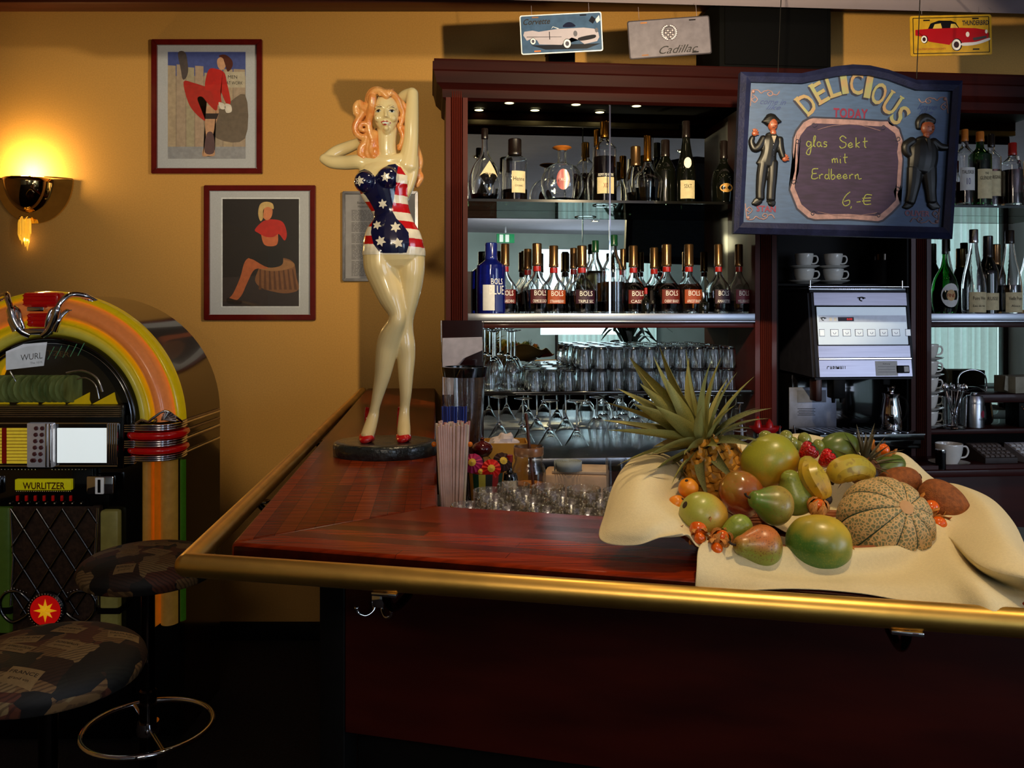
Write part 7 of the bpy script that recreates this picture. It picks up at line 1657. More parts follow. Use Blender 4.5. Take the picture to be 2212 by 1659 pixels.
for i in range(16):
    a0_, a1_ = 2*pi*i/16, 2*pi*(i+1)/16; vv = []
    for a_ in (a0_, (a0_+a1_)/2, a1_): vv += [(0.030*cos(a_), 0.030*sin(a_), 0), (0.040*cos(a_), 0.040*sin(a_), hc)]
    c_ = cols_[i % 8]; fobj('cup_stripe', vv, [(0, 2, 3, 1), (2, 4, 5, 3)], pm('stripe_%d_%d_%d' % c_, c_, rough=0.6), t)
latheo('cup_floor', [(0, 0.001), (0.030, 0.001)], BLACK, t, 24)
def umbrella(x, y, z, r, col, tilt, lab):
    t = thing('cocktail_umbrella', lab, 'cocktail umbrella', (x, y, z), tilt)
    n = 24; vv = [(0, 0, 0.012)]+[(r*cos(2*pi*i/n), r*sin(2*pi*i/n), (-0.002 if i % 2 else 0.002)) for i in range(n)]
    o = fobj('canopy', vv, [(0, 1+i, 1+(i+1) % n) for i in range(n)], pm('umbrella_%d_%d_%d' % col, col, rough=0.6, var=0.2, scale=120), t, smooth=False)
    vv = [(0, 0, 0.0125)]+[(r*0.4*cos(2*pi*i/10), r*0.4*sin(2*pi*i/10), 0.0092) for i in range(10)]; fobj('flower_print', vv, [(0, 1+i, 1+(i+1) % 10) for i in range(10)], pm('umbrella_yellow', (220, 180, 50), rough=0.6), o, smooth=False)
    tubeo('stick', [(0, 0, 0.013), (0, 0, -0.075)], 0.001, CREAM, t, 6)
c_ = t.location
umbrella(c_.x+0.012, c_.y-0.028, ZI+zz(1008), 0.021, (206, 24, 14), (1.25, 0.15, 0), 'red open paper umbrella stuck in the striped cup')
umbrella(c_.x-0.028, c_.y-0.018, ZI+zz(998), 0.022, (170, 20, 84), (1.1, -0.35, 0), 'pink paper umbrella stuck in the striped cup')
umbrella(c_.x-0.010, c_.y-0.022, ZI+zz(1016), 0.015, (190, 40, 40), (1.2, -0.2, 0), 'small red paper umbrella in front in the striped cup')
umbrella(c_.x+0.036, c_.y+0.012, ZI+zz(1000), 0.022, (50, 20, 18), (1.0, 0.5, 0), 'dark brown paper umbrella at the back of the striped cup')
# yellow card box with crumpled paper
D_ = 2.15; t = thing('cardboard_box', 'open yellow-brown cardboard box behind the jar', 'box', Wz(1092, D_, ZI), (0, 0, 0.05)); hb_ = ZC-(952-HY)/F*D_-ZI; sN = D_/F
YC = pm('yellow_cardboard', (196, 138, 44), rough=0.8, var=0.06)
for (c_, s2_) in (((0, -0.045, hb_/2), (92*sN, 0.003, hb_)), ((0, 0.045, hb_/2), (92*sN, 0.003, hb_)), ((-45*sN, 0, hb_/2), (0.003, 0.09, hb_)), ((45*sN, 0, hb_/2), (0.003, 0.09, hb_))): boxo('box_side', c_, s2_, YC, t)
boxo('box_floor', (0, 0, 0.002), (90*sN, 0.088, 0.003), YC, t)
bm = bmesh.new(); ball(bm, (0, 0, 0), (0.036, 0.026, 0.030), 20, 14)
for v in bm.verts: v.co *= 1+0.35*noise.noise(v.co*60)
o = finish('crumpled_napkin', bm, pm('napkin_white', (215, 200, 195), rough=0.8), None, angle=20); o.location = Wz(1088, D_, ZI+hb_-0.012); tag(o, 'crumpled white napkin sticking out of the yellow box', 'napkin')
# jar of sugar with a spoon
D_ = 1.93; t = thing('sugar_jar', 'clear preserving jar half full of brown sugar', 'jar', Wz(1142, D_, ZI)); zz = lambda py, D=1.93: ZC-(py-HY)/F*D-ZI
zt_ = zz(962); r = 0.039
outer = [(0, 0), (r*0.95, 0), (r, 0.006), (r, zt_*0.62), (r*0.93, zt_*0.70), (r*0.80, zt_*0.76), (r*0.80, zt_*0.80), (r*0.84, zt_*0.82), (r*0.84, zt_)]
latheo('jar_glass', outer+[(r*0.78, zt_), (r*0.75, zt_*0.8), (r*0.88, zt_*0.69), (r*0.94, zt_*0.6), (r*0.94, 0.006), (0, 0.006)], WARE, t, 36)
latheo('brown_sugar', [(0, 0.0066), (r*0.93, 0.0066), (r*0.93, zt_*0.46), (r*0.5, zt_*0.45), (0, zt_*0.43)], pm('brown_sugar', (172, 108, 42), rough=0.9, var=0.25, scale=400, bump=0.8), t, 28)
latheo('rubber_rim', [(r*0.845, zt_*0.86), (r*0.875, zt_*0.88), (r*0.875, zt_*0.97), (r*0.845, zt_*0.985)], pm('rim_glass', (205, 150, 105), rough=0.2, trans=0.6), t, 32)
t2_ = thing('long_spoon', 'long wooden-handled spoon standing in the sugar jar', 'spoon', Wz(1142, D_, ZI))
tubeo('spoon_handle', [(0.012, 0, 0.05), (-0.006, 0.0, zz(893))], 0.0035, pm('spoon_brown', (96, 54, 36), rough=0.3), t2_, 8); ballo('spoon_bowl', (0.013, 0, 0.045), (0.008, 0.004, 0.014), CH, t2_, 10, 8)
D_ = 1.90; t = thing('sauce_bottle', 'small dark sauce bottle with a red cap and cream label left of the sugar jar', 'bottle', Wz(1101, D_, ZI)); zz = lambda py, D=1.90: ZC-(py-HY)/F*D-ZI
latheo('bottle_body', catmull([(0, 0), (0.018, 0), (0.019, 0.02), (0.018, zz(1030)), (0.008, zz(1020)), (0.0055, zz(1010)), (0.0055, zz(995))], 3)+[(0, zz(995))], DKGL, t, 20); latheo('cap', [(0.007, zz(998)), (0.007, zz(983)), (0, zz(983))], REDC, t, 16)
paper_patch('paper_label', t, 0.0198, zz(1045), 0.034, 0.02, CREAM)
# rolled tape / coaster stack and paper tray
D_ = 2.06; t = thing('paper_tray', 'flat beige tray of napkins behind the glasses', 'tray', Wz(1245, 2.08, ZI), (0, 0, angF+0.12)); zt_ = ZC-(1030-HY)/F*2.0-ZI
boxo('tray_slab', (0, 0, zt_/2), (0.155, 0.11, zt_), pm('beige_tray', (206, 170, 134), rough=0.6, var=0.06), t, 0.008); boxo('napkin_pile', (0.01, 0, zt_+0.004), (0.13, 0.10, 0.007), pm('beige_napkin', (206, 180, 150), rough=0.8), t, 0.002)
t = thing('ribbon_roll', 'grey-blue coil of ribbon lying on the napkin tray', 'roll', Wz(1228, 2.04, ZI+zt_+0.0085)); bm = bmesh.new(); pts = []
for k in range(110): a_ = k*0.32; r_ = 0.006+0.029*k/110; pts.append((r_*cos(a_), r_*sin(a_)))
vv = [(x, y, 0) for x, y in pts]+[(x, y, 0.022) for x, y in pts]; o = fobj('coiled_ribbon', vv, [(i, i+1, 111+i, 110+i) for i in range(109)], pm('ribbon_grey', (150, 160, 160), rough=0.6), t); md = o.modifiers.new('s', 'SOLIDIFY'); md.thickness = 0.0014
# shot glass with foil by the cloth
vv, ff = tumbler_mesh('shot', 0.018, 0.023, 0.14, 0.003, 20, 0.04); o = fobj('tall_shot_glass', vv, ff, WARE); o.location = Wz(1331, 1.86, ZI); tag(o, 'slim shot glass standing left of the cloth flap', 'glass')
# ============================================================ things behind the fruit on the rear worktop
t = thing('pourer_bottle', 'brown syrup bottle with a chrome pourer behind the pineapple', 'bottle', CW(U(1598, -0.25), -0.25, zc0)); Yp = t.location.y
zz = lambda py: ZC-(py-HY)/F*Yp-zc0
latheo('bottle_body', catmull([(0, 0), (0.024, 0), (0.025, 0.02), (0.0245, zz(945)), (0.021, zz(925)), (0.017, zz(912))], 3)+[(0, zz(912))], pm('brown_glass', (70, 34, 16), rough=0.08, coat=0.5), t, 24)
for py in (930, 949): latheo('white_ring', [(0.0245, zz(py)-0.002), (0.0262, zz(py)), (0.0245, zz(py)+0.002)], PAPW, t, 24)
latheo('brown_cap', [(0.019, zz(916)), (0.019, zz(904)), (0, zz(904))], pm('brown_cap', (92, 44, 24), rough=0.3), t, 20)
tubeo('chrome_pourer', catmull([(0, 0, zz(905)), (-0.002, 0, zz(885)), (0.003, 0, zz(872))], 4), 0.004, CH, t); boxo('pourer_tip', (0.002, 0, zz(870)), (0.022, 0.006, 0.004), CH, t)
t = thing('citrus_press', 'bright red plastic citrus press with two cones behind the fruit', 'citrus press', CW(U(1653, -0.28), -0.28, zc0)); Yp = t.location.y; zz = lambda py: ZC-(py-HY)/F*Yp-zc0
PRD = pm('red_plastic', (205, 12, 14), rough=0.3, coat=0.3)
boxo('press_body', (0, 0, zz(935)/2), (0.075, 0.045, zz(935)), pm('dark_base', (30, 20, 22), rough=0.2), t, 0.004)
sc_ = Yp/F
latheo('press_dish', [(0, zz(936)), (20*sc_, zz(936)), (34*sc_, zz(925)), (35*sc_, zz(921)), (20*sc_, zz(926)), (0, zz(926))], PRD, t, 28, Matrix.Diagonal((1, 0.6, 1, 1)))
for (dx, py) in ((-16, 898), (9, 904)):
    latheo('press_cone', [(9*sc_, zz(928)), (8*sc_, zz(915)), (3*sc_, zz(py+3)), (0, zz(py))], PRD, t, 10, Matrix.Translation((dx*sc_, 0, 0)))
for (x, D_) in ((1682, 2.98), (1722, 2.98)):
    t = thing('pen', 'thin pen standing up behind the fruit', 'pen', Wz(x, D_, zc0), group='pens behind the fruit'); tubeo('pen_barrel', [(0, 0, 0), (0.004 if x < 1700 else -0.01, 0, 0.085)], 0.004, pm('pen_grey', (90, 80, 80), rough=0.3), t); tubeo('pen_tip', [(0.004 if x < 1700 else -0.01, 0, 0.085), (0.005 if x < 1700 else -0.0115, 0, 0.095)], 0.002, CH, t)
# ============================================================ fruit basket
def V3(p): return W(p[0], p[1], p[2])
bc = W(1740, 1230, 1.255); bkx, bky = 0.190, 0.108
bk = thing('wicker_basket', 'shallow oval wicker basket under the fruit and cloths', 'basket', (bc.x, 1.255, ZT))
WK = pm('wicker', (150, 84, 38), rough=0.5, var=0.3, scale=60)
def ov(k, r, z, sx=0): a_ = 2*pi*k/72; return (bkx*r*cos(a_), bky*r*sin(a_), z)
for j in range(7):
    r = 0.80+0.20*(j/6)**0.8; z = 0.003+0.0040*j
    tubeo('wicker_strand', [ov(k, r+0.008*(1 if (k//3+j) % 2 else -1), z) for k in range(72)], 0.0027, WK, bk, 7, closed=True)
for k in range(0, 72, 4): tubeo('wicker_stake', [ov(k, 0.80, 0.002), ov(k, 1.0, 0.030)], 0.0022, WK, bk, 6)
tubeo('rim', [ov(k, 1.015, 0.030) for k in range(72)], 0.004, WK, bk, 8, closed=True)
bm = bmesh.new(); prism(bm, [(bkx*0.8*cos(2*pi*i/36), bky*0.8*sin(2*pi*i/36)) for i in range(36)], 0.0008, 0.004, 'xy'); finish('basket_floor', bm, WK, bk)
# cloths
CL = pm('cream_linen', (222, 206, 160), rough=0.85, var=0.03, scale=300, bump=0.35, bscale=900)
def cloth(name, label, cols, seed, inner=True, center=(1765, 1175, 1.24)):
    C_ = V3(center); grid = []
    for c_ in cols:
        row = [V3(p) for p in c_]
        if inner:
            i0 = row[0].lerp(C_, 0.85); i0.z = ZT+0.012; i_ = row[0].lerp(C_, 0.5); i_.z = ZT+0.018; i2 = row[0].lerp(C_, 0.16); i2.z = max(min(row[0].z+0.004, ZT+0.05), ZT+0.036)
            row = [i0, i_, i2]+row
        grid.append(row)
    g2 = [catmull(r_, 7) for r_ in grid]; cols2 = []
    for k in range(len(g2[0])): cols2.append(catmull([r_[k] for r_ in g2], 6))
    nr, nc = len(cols2), len(cols2[0]); vv = []
    for i in range(nr):
        for j in range(nc):
            p = Vector(cols2[i][j]); q = noise.noise(Vector((j*0.085, i*0.02, seed)))*0.012*(i/nr)**1.2+noise.noise(p*30)*0.002*(i/nr); vv.append(p+Vector((0, -0.3*q if i < nr-3 else 0, q*(1 if i < nr-2 else 0.3))))
    ff = [(i*nc+j, i*nc+j+1, (i+1)*nc+j+1, (i+1)*nc+j) for i in range(nr-1) for j in range(nc-1)]
    o = fobj(name, vv, ff, CL); md = o.modifiers.new('s', 'SOLIDIFY'); md.thickness = 0.0016; md.offset = 0
    o2 = o.modifiers.new('b', 'SUBSURF'); o2.levels = 1; o2.render_levels = 1
    # stitched hem along the outer edge
    hem = [Vector(cols2[nr-1-4][j])+Vector((0, -0.0012, 0.0012)) for j in range(nc)]
    return tag(o, label, 'cloth')
cloth('linen_napkin', 'cream linen napkin draped over the basket front, right and back', [
 [(1512, 1178, 1.14), (1504, 1230, 1.108), (1500, 1289, 1.094)], [(1570, 1206, 1.125), (1580, 1245, 1.098), (1590, 1277, 1.082)], [(1640, 1226, 1.115), (1655, 1252, 1.085), (1670, 1271, 1.072)],
 [(1730, 1236, 1.107), (1745, 1258, 1.080), (1760, 1273, 1.063)], [(1830, 1240, 1.10), (1850, 1262, 1.070), (1870, 1283, 1.048)], [(1930, 1232, 1.11), (1960, 1265, 1.055), (1985, 1302, 1.03)],
 [(1985, 1212, 1.13), (2040, 1262, 1.05), (2080, 1319, 1.01)], [(2020, 1190, 1.15), (2105, 1258, 1.03), (2160, 1324, 0.985)], [(2045, 1165, 1.17), (2125, 1243, 1.09), (2260, 1305, 1.03)], [(2052, 1160, 1.17), (2128, 1228, 1.035), (2290, 1266, 0.985)],
 [(2060, 1140, 1.185), (2165, 1172, 1.07), (2245, 1228, 1.03)], [(2070, 1125, 1.21), (2150, 1130, 1.16), (2222, 1195, 1.12)], [(2068, 1100, 1.25), (2125, 1085, 1.24), (2190, 1130, 1.24)],
 [(2055, 1080, 1.29), (2090, 1056, 1.30), (2140, 1076, 1.32)], [(2030, 1062, 1.33), (2050, 1046, 1.36), (2070, 1046, 1.38)], [(1990, 1045, 1.37), (2010, 1030, 1.41), (2015, 1036, 1.42)],
 [(1940, 1020, 1.40), (1950, 985, 1.43), (1945, 981, 1.44)], [(1880, 1010, 1.42), (1890, 1000, 1.44), (1890, 995, 1.45)], [(1800, 1000, 1.43), (1790, 955, 1.45), (1780, 946, 1.46)],
 [(1730, 1000, 1.42), (1715, 945, 1.45), (1712, 936, 1.46)], [(1660, 1000, 1.41), (1650, 965, 1.44), (1645, 958, 1.45)], [(1590, 1010, 1.40), (1580, 963, 1.43), (1572, 957, 1.44)]], 1)
cloth('linen_napkin', 'cream linen napkin flaring up at the left end of the fruit basket', [
 [(1512, 1180, 1.14), (1490, 1150, 1.14), (1474, 1150, 1.13)], [(1490, 1140, 1.17), (1455, 1148, 1.15), (1425, 1160, 1.135)], [(1478, 1115, 1.20), (1410, 1140, 1.15), (1370, 1181, 1.14)],
 [(1462, 1095, 1.22), (1385, 1120, 1.17), (1296, 1169, 1.17)], [(1455, 1075, 1.25), (1375, 1075, 1.21), (1306, 1110, 1.23)], [(1460, 1055, 1.28), (1385, 1032, 1.26), (1326, 1045, 1.30)],
 [(1468, 1040, 1.31), (1412, 1028, 1.27), (1355, 1000, 1.35)], [(1478, 1030, 1.33), (1435, 990, 1.34), (1390, 976, 1.38)], [(1488, 1030, 1.35), (1465, 1003, 1.37), (1430, 980, 1.40)], [(1500, 1035, 1.37), (1490, 1020, 1.39), (1482, 1014, 1.40)]], 2)
# --- fruit skins
def skin(name, ca, cb, d=(0, 0, 1), speck=None, rough=0.35, scale=9, off=0.5, span=0.06, coat=0.15, spscale=220, spamt=0.5, bump=0.06):
    if name in MATS: return MATS[name]
    m = bpy.data.materials.new(name); m.use_nodes = True; nt = m.node_tree; N = nt.nodes; L = nt.links; b = N['Principled BSDF']
    tc = N.new('ShaderNodeTexCoord'); dp = N.new('ShaderNodeVectorMath'); dp.operation = 'DOT_PRODUCT'; dd = Vector(d).normalized(); dp.inputs[1].default_value = dd/span
    L.new(tc.outputs['Object'], dp.inputs[0])
    nz = N.new('ShaderNodeTexNoise'); nz.inputs['Scale'].default_value = scale*3; nz.inputs['Detail'].default_value = 4; L.new(tc.outputs['Object'], nz.inputs['Vector'])
    ad = N.new('ShaderNodeMath'); ad.operation = 'MULTIPLY_ADD'; ad.inputs[1].default_value = 0.9; L.new(nz.outputs[0], ad.inputs[0]); L.new(dp.outputs['Value'], ad.inputs[2])
    cr = N.new('ShaderNodeValToRGB'); cr.color_ramp.elements[0].position = max(0, off-0.25); cr.color_ramp.elements[0].color = RGB(*ca); cr.color_ramp.elements[1].position = min(1, off+0.30); cr.color_ramp.elements[1].color = RGB(*cb)
    L.new(ad.outputs[0], cr.inputs[0]); out = cr.outputs[0]
    if speck:
        n2 = N.new('ShaderNodeTexNoise'); n2.inputs['Scale'].default_value = spscale*2; L.new(tc.outputs['Object'], n2.inputs['Vector'])
        r2 = N.new('ShaderNodeValToRGB'); r2.color_ramp.elements[0].position = 0.56; r2.color_ramp.elements[0].color = (0, 0, 0, 1); r2.color_ramp.elements[1].position = 0.66; r2.color_ramp.elements[1].color = (spamt, spamt, spamt, 1); L.new(n2.outputs[0], r2.inputs[0])
        mx = N.new('ShaderNodeMix'); mx.data_type = 'RGBA'; L.new(r2.outputs[0], mx.inputs[0]); L.new(out, mx.inputs[6]); mx.inputs[7].default_value = RGB(*speck); out = mx.outputs[2]
    L.new(out, b.inputs['Base Color']); b.inputs['Roughness'].default_value = rough; b.inputs['Coat Weight'].default_value = coat; b.inputs['Coat Roughness'].default_value = 0.2
    bp = N.new('ShaderNodeBump'); bp.inputs['Strength'].default_value = bump; bp.inputs['Distance'].default_value = 0.001; n3 = N.new('ShaderNodeTexNoise'); n3.inputs['Scale'].default_value = 300; L.new(tc.outputs['Object'], n3.inputs['Vector']); L.new(n3.outputs[0], bp.inputs['Height']); L.new(bp.outputs[0], b.inputs['Normal'])
    MATS[name] = m; return m
STEM = pm('fruit_stem', (50, 32, 18), rough=0.7)
def fruit(name, label, cat, px, py, D, prof, rot, mat, sc, seg=36, wob=0.0, stem=None, group=None, sq=(1, 1, 1), seed=0):
    """prof: profile along +Z in units; sc: metres per unit; rot euler turns +Z (stem end)"""
    p = W(px, py, D); t = thing(name, label, cat, p, rot, group)
    pr_ = catmull(prof, 4); vv, ff = lathe_data(pr_, seg)
    vv = [Vector((v[0]*sc*sq[0], v[1]*sc*sq[1], v[2]*sc*sq[2])) for v in vv]
    vv = [v*(1+wob*noise.noise(v*28+Vector((seed*3.3, 0, 0)))) for v in vv]
    o = fobj(name+'_skin', vv, ff, mat, t, angle=80); o.name = 'skin'
    if stem:
        zt_ = max(v.z for v in vv)
        if stem == 'scar': rs_ = min(0.006, max(v.x for v in vv)*0.17); latheo('stem_scar', [(0, zt_-0.001), (rs_*0.8, zt_-0.001), (rs_, zt_+0.0002), (rs_*0.5, zt_+0.0010), (0, zt_+0.0006)], STEM, t, 12)
        else: tubeo('stem', catmull([(0, 0, zt_-0.003), (0.001, 0, zt_+0.005), (0.004, 0, zt_+0.005+stem)], 3), [0.0022, 0.0018, 0.0016, 0.0016, 0.0016, 0.0018, 0.0022][:7], STEM, t, 8)
    return t
PEAR = [(0, -1.0), (0.45, -0.95), (0.85, -0.66), (1.0, -0.25), (0.93, 0.15), (0.70, 0.55), (0.50, 0.88), (0.40, 1.12), (0.20, 1.27), (0, 1.24)]
MANG = [(0, -1.12), (0.42, -1.04), (0.80, -0.72), (0.98, -0.25), (1.0, 0.2), (0.86, 0.66), (0.52, 1.0), (0.2, 1.10), (0, 1.08)]
OVAL = [(0, -1.0), (0.40, -0.93), (0.75, -0.68), (0.97, -0.25), (0.97, 0.25), (0.75, 0.68), (0.40, 0.93), (0, 1.0)]
ROUND = [(0, -0.93), (0.3, -0.97), (0.72, -0.72), (1.0, 0.0), (0.72, 0.72), (0.3, 0.95), (0.06, 0.88), (0, 0.86)]
k = 1/F
fruit('pear', 'speckled green pear with an orange blush lying at the front of the basket', 'pear', 1640, 1180, 1.135, PEAR, (0.12, -1.45, 0.15), skin('pear_blush', (128, 140, 52), (196, 112, 52), (1, 0, 0.1), (110, 60, 30), off=0.55, span=0.05, spamt=0.7), 46*1.135*k, stem=0.004, wob=0.02)
fruit('mango', 'round green and yellow mango at the front centre of the pile', 'mango', 1768, 1174, 1.135, MANG, (0.5, 1.5, 0.0), skin('mango_green', (70, 112, 40), (196, 166, 48), (-0.8, 0.3, 0.4), (150, 150, 60), off=0.55, span=0.075, spamt=0.3), 62*1.135*k, sq=(0.98, 1.0, 1.0), wob=0.02, seed=3)
fruit('pear', 'green pear with a dark stem pointing left, above the speckled front pear', 'pear', 1668, 1090, 1.17, PEAR, (0.25, -1.25, -0.1), skin('pear_green', (96, 126, 40), (172, 140, 62), (0.4, 0, -1), (120, 90, 40), off=0.5, span=0.06, spamt=0.6), 43*1.17*k, stem=0.003, wob=0.02, seed=2)
fruit('papaya', 'pale yellow-green papaya with a round stem scar at the left of the pile', 'papaya', 1520, 1112, 1.19, MANG, (-0.5, -1.0, 0.9), skin('papaya_yellow', (205, 150, 50), (168, 168, 66), (-0.2, 0, 0.8), (140, 130, 50), off=0.5, span=0.06, spamt=0.3), 47*1.19*k, stem='scar', wob=0.03)
fruit('pear', 'slim light green pear lying between the papaya and the front pear', 'pear', 1590, 1142, 1.165, PEAR, (0.1, -2.0, 0.1), skin('pear_light', (140, 156, 56), (128, 146, 50), (0, 0, 1), (90, 110, 40), spamt=0.6), 30*1.165*k, stem=0.003, seed=5, sq=(0.9, 0.9, 1.2))
fruit('mango', 'glossy red mango with a green end, behind the papaya', 'mango', 1603, 1068, 1.225, MANG, (0.3, -0.85, 0.5), skin('mango_red', (168, 50, 22), (150, 120, 44), (-0.1, 0, 1), (190, 90, 40), off=0.80, span=0.075, rough=0.18, coat=0.6, spamt=0.4), 50*1.225*k, wob=0.03, seed=6, sq=(0.92, 0.95, 1.0))
fruit('papaya', 'large yellow and orange papaya on top of the pile', 'papaya', 1662, 996, 1.27, MANG, (0.3, 1.0, 0.3), skin('papaya_orange', (150, 150, 40), (232, 150, 32), (1, -0.2, 0), (190, 170, 50), off=0.55, span=0.10, spamt=0.3), 57*1.27*k, wob=0.03, seed=8, sq=(0.95, 1, 0.98))
fruit('avocado', 'upright green avocado-shaped fruit in the middle of the pile', 'avocado', 1718, 1068, 1.225, PEAR, (0.15, -0.35, 0), skin('avocado_green', (116, 128, 44), (132, 142, 52), (0, 0, 1), (80, 100, 40), spamt=0.5), 43*1.225*k, seed=4)
fruit('mango', 'dark green mango half hidden behind the strawberries', 'mango', 1812, 968, 1.37, OVAL, (0, 1.3, 0), skin('mango_dark', (84, 104, 34), (130, 130, 46), (1, 0, 0), spamt=0.3), 34*1.37*k, sq=(1, 1, 1.3))
fruit('fig_green', 'small green fruit peeking out behind the bananas at the right rear', 'fruit', 1915, 1010, 1.36, OVAL, (0, 1.2, 0), skin('mango_dark', 0, 0), 26*1.36*k, sq=(1, 1, 1.6))
for i, (x, y, D_, r, lb_) in enumerate(((1487, 1055, 1.235, 22, 'orange apricot right beside the upraised cloth, upper one'), (1462, 1090, 1.225, 20, 'orange apricot half tucked in the cloth, lower one'), (1500, 1078, 1.26, 18, 'orange apricot behind the papaya, mostly hidden'))):
    fruit('apricot', lb_, 'apricot', x, y, D_, ROUND, (0.4, -0.3+i, 0), skin('apricot', (226, 120, 14), (236, 150, 24), (0, 0, 1), rough=0.4, spamt=0.2), r*D_*k, stem='scar')
# kiwis
KIW = pm('kiwi_skin', (140, 78, 30), rough=0.75, var=0.25, scale=160, bump=0.8, bscale=700, sheen=0.5)
for (x, y, D_, r, ro, lb_) in ((1938, 1047, 1.30, 36, (0.2, 1.15, 0), 'brown kiwi fruit lying behind the melon'), (2040, 1086, 1.255, 41, (0.3, 0.85+1.5, 0), 'brown kiwi fruit at the right end against the cloth')):
    fruit('kiwi', lb_, 'kiwi', x, y, D_, OVAL, ro, KIW, r*D_*k, stem='scar', sq=(1, 1, 1.42))
# strawberries
for (x, y, r, lb_, c_) in ((1746, 975, 21, 'dark red strawberry on top of the pile, left of two', (170, 14, 16)), (1789, 991, 21, 'bright red strawberry on top of the pile, right of two', (196, 20, 16))):
    t = fruit('strawberry', lb_, 'strawberry', x, y, 1.28, [(0, -1.15), (0.4, -0.95), (0.85, -0.2), (1.0, 0.3), (0.75, 0.75), (0.2, 0.85), (0, 0.8)], (0.6, 0.7 if r else 0, 0.5), pm('strawberry_%d' % c_[0], c_, rough=0.2, coat=0.5, kind='voronoi', scale=330, bump=0.9, var=0.2), r*1.28*k)
    bm = bmesh.new(); z_ = 0.8*r*1.28*k
    for q_ in range(7):
        a_ = q_*0.9; tube(bm, [(0, 0, z_), (0.006*cos(a_), 0.006*sin(a_), z_+0.0012), (0.013*cos(a_), 0.013*sin(a_), z_-0.001)], [0.0012, 0.003, 0.0004], 6, up=(0, 0, 1), r2=0.0006)
    finish('leaf_crown', bm, pm('calyx_green', (50, 80, 30), rough=0.6), t)
# grapes
GRP = pm('grape_skin', (146, 150, 66), rough=0.15, trans=0.25, coat=0.5, var=0.15, scale=60)
for (x, y, r) in ((1655, 948, 17), (1697, 945, 15), (1712, 958, 14), (1690, 958, 16), (1703, 972, 14), (1716, 984, 14), (1738, 950, 15), (1731, 963, 14), (1768, 963, 13), (1680, 968, 14), (1722, 1000, 13)):
    fruit('grape', 'pale green grape in the cluster on top of the pile behind the strawberries', 'grape', x, y, 1.34, OVAL, (0.2, R.uniform(-0.5, 0.5), 0), GRP, r*1.34*k, seg=20, group='pale green grapes on the pile', sq=(0.95, 0.95, 1.1))
# bananas
BAN = skin('banana_skin', (196, 148, 30), (170, 160, 50), (0, 0, 1), (110, 70, 20), off=0.5, span=0.09, spamt=0.5, spscale=60)
def banana(px_pts, D0, rpx, label):
    c_ = W(px_pts[1][0], px_pts[1][1], D0); t = thing('baby_banana', label, 'banana', c_)
    P = catmull([(W(a, b, d)-c_) for a, b, d in px_pts], 6); n = len(P); rr = []
    for i in range(n):
        u_ = i/(n-1); rr.append(rpx*D0*k*max(0.18, min(1, sin(pi*min(max(u_*0.86+0.07, 0), 1))**0.55)))
    bm = bmesh.new(); tube(bm, P, rr, 10, up=(0, 1, 0)); finish('skin', bm, BAN, t, angle=32)
    ballo('dark_tip', P[-1], rr[-1]*1.15, pm('banana_tip', (40, 26, 14), rough=0.6), t, 10, 8)
    d_ = (Vector(P[0])-Vector(P[2])).normalized(); tubeo('stalk', [Vector(P[0]), Vector(P[0])+d_*0.006], 0.0035, STEM, t, 8)
    return t
banana([(1742, 996, 1.25), (1752, 1022, 1.215), (1768, 1050, 1.205), (1783, 1078, 1.20)], 1.21, 29, 'small yellow banana standing upright on the pile')
banana([(1800, 1038, 1.25), (1815, 1018, 1.245), (1850, 1010, 1.25), (1882, 1024, 1.26)], 1.25, 30, 'small yellow banana lying sideways behind the melon with a dark tip')
# physalis in papery husks
HUSK = pm('husk_paper', (196, 128, 56), rough=0.7, var=0.25, scale=90, bump=0.6, stretch=(6, 6, 1)); BER = pm('physalis_berry', (224, 96, 14), rough=0.15, coat=0.5, var=0.1)
def physalis(px, py, D_, r, rot, label, opened=True):
    p = W(px, py, D_); t = thing('physalis', label, 'physalis', p, rot); s_ = r*D_*k
    ballo('berry', (0, 0, 0), s_*0.62, BER, t, 16, 12)
    n = 5
    for q_ in range(n):
        a0_ = 2*pi*q_/n; vv = []; m_ = 6; wn = 5
        for i in range(m_+1):
            u_ = i/m_; th = u_*(2.0 if opened else 2.7); rad = s_*(1.0 if u_ < 0.5 else 1.0+0.5*(u_-0.5)*(1 if opened else -1.0)); wd = (2*pi/n)*0.5*(1.0 if u_ < 0.6 else max(0.05, 1-(u_-0.6)/0.4))
            for j in range(wn+1):
                a_ = a0_+wd*(2*j/wn-1); rr_2 = rad*(1+0.10*cos(pi*(j/wn-0.5)*2)); vv.append((rr_2*sin(th)*cos(a_), rr_2*sin(th)*sin(a_), -rr_2*cos(th)))
        fobj('husk_sepal', vv, [(i*(wn+1)+j, i*(wn+1)+j+1, (i+1)*(wn+1)+j+1, (i+1)*(wn+1)+j) for i in range(m_) for j in range(wn)], HUSK, t)
    return t
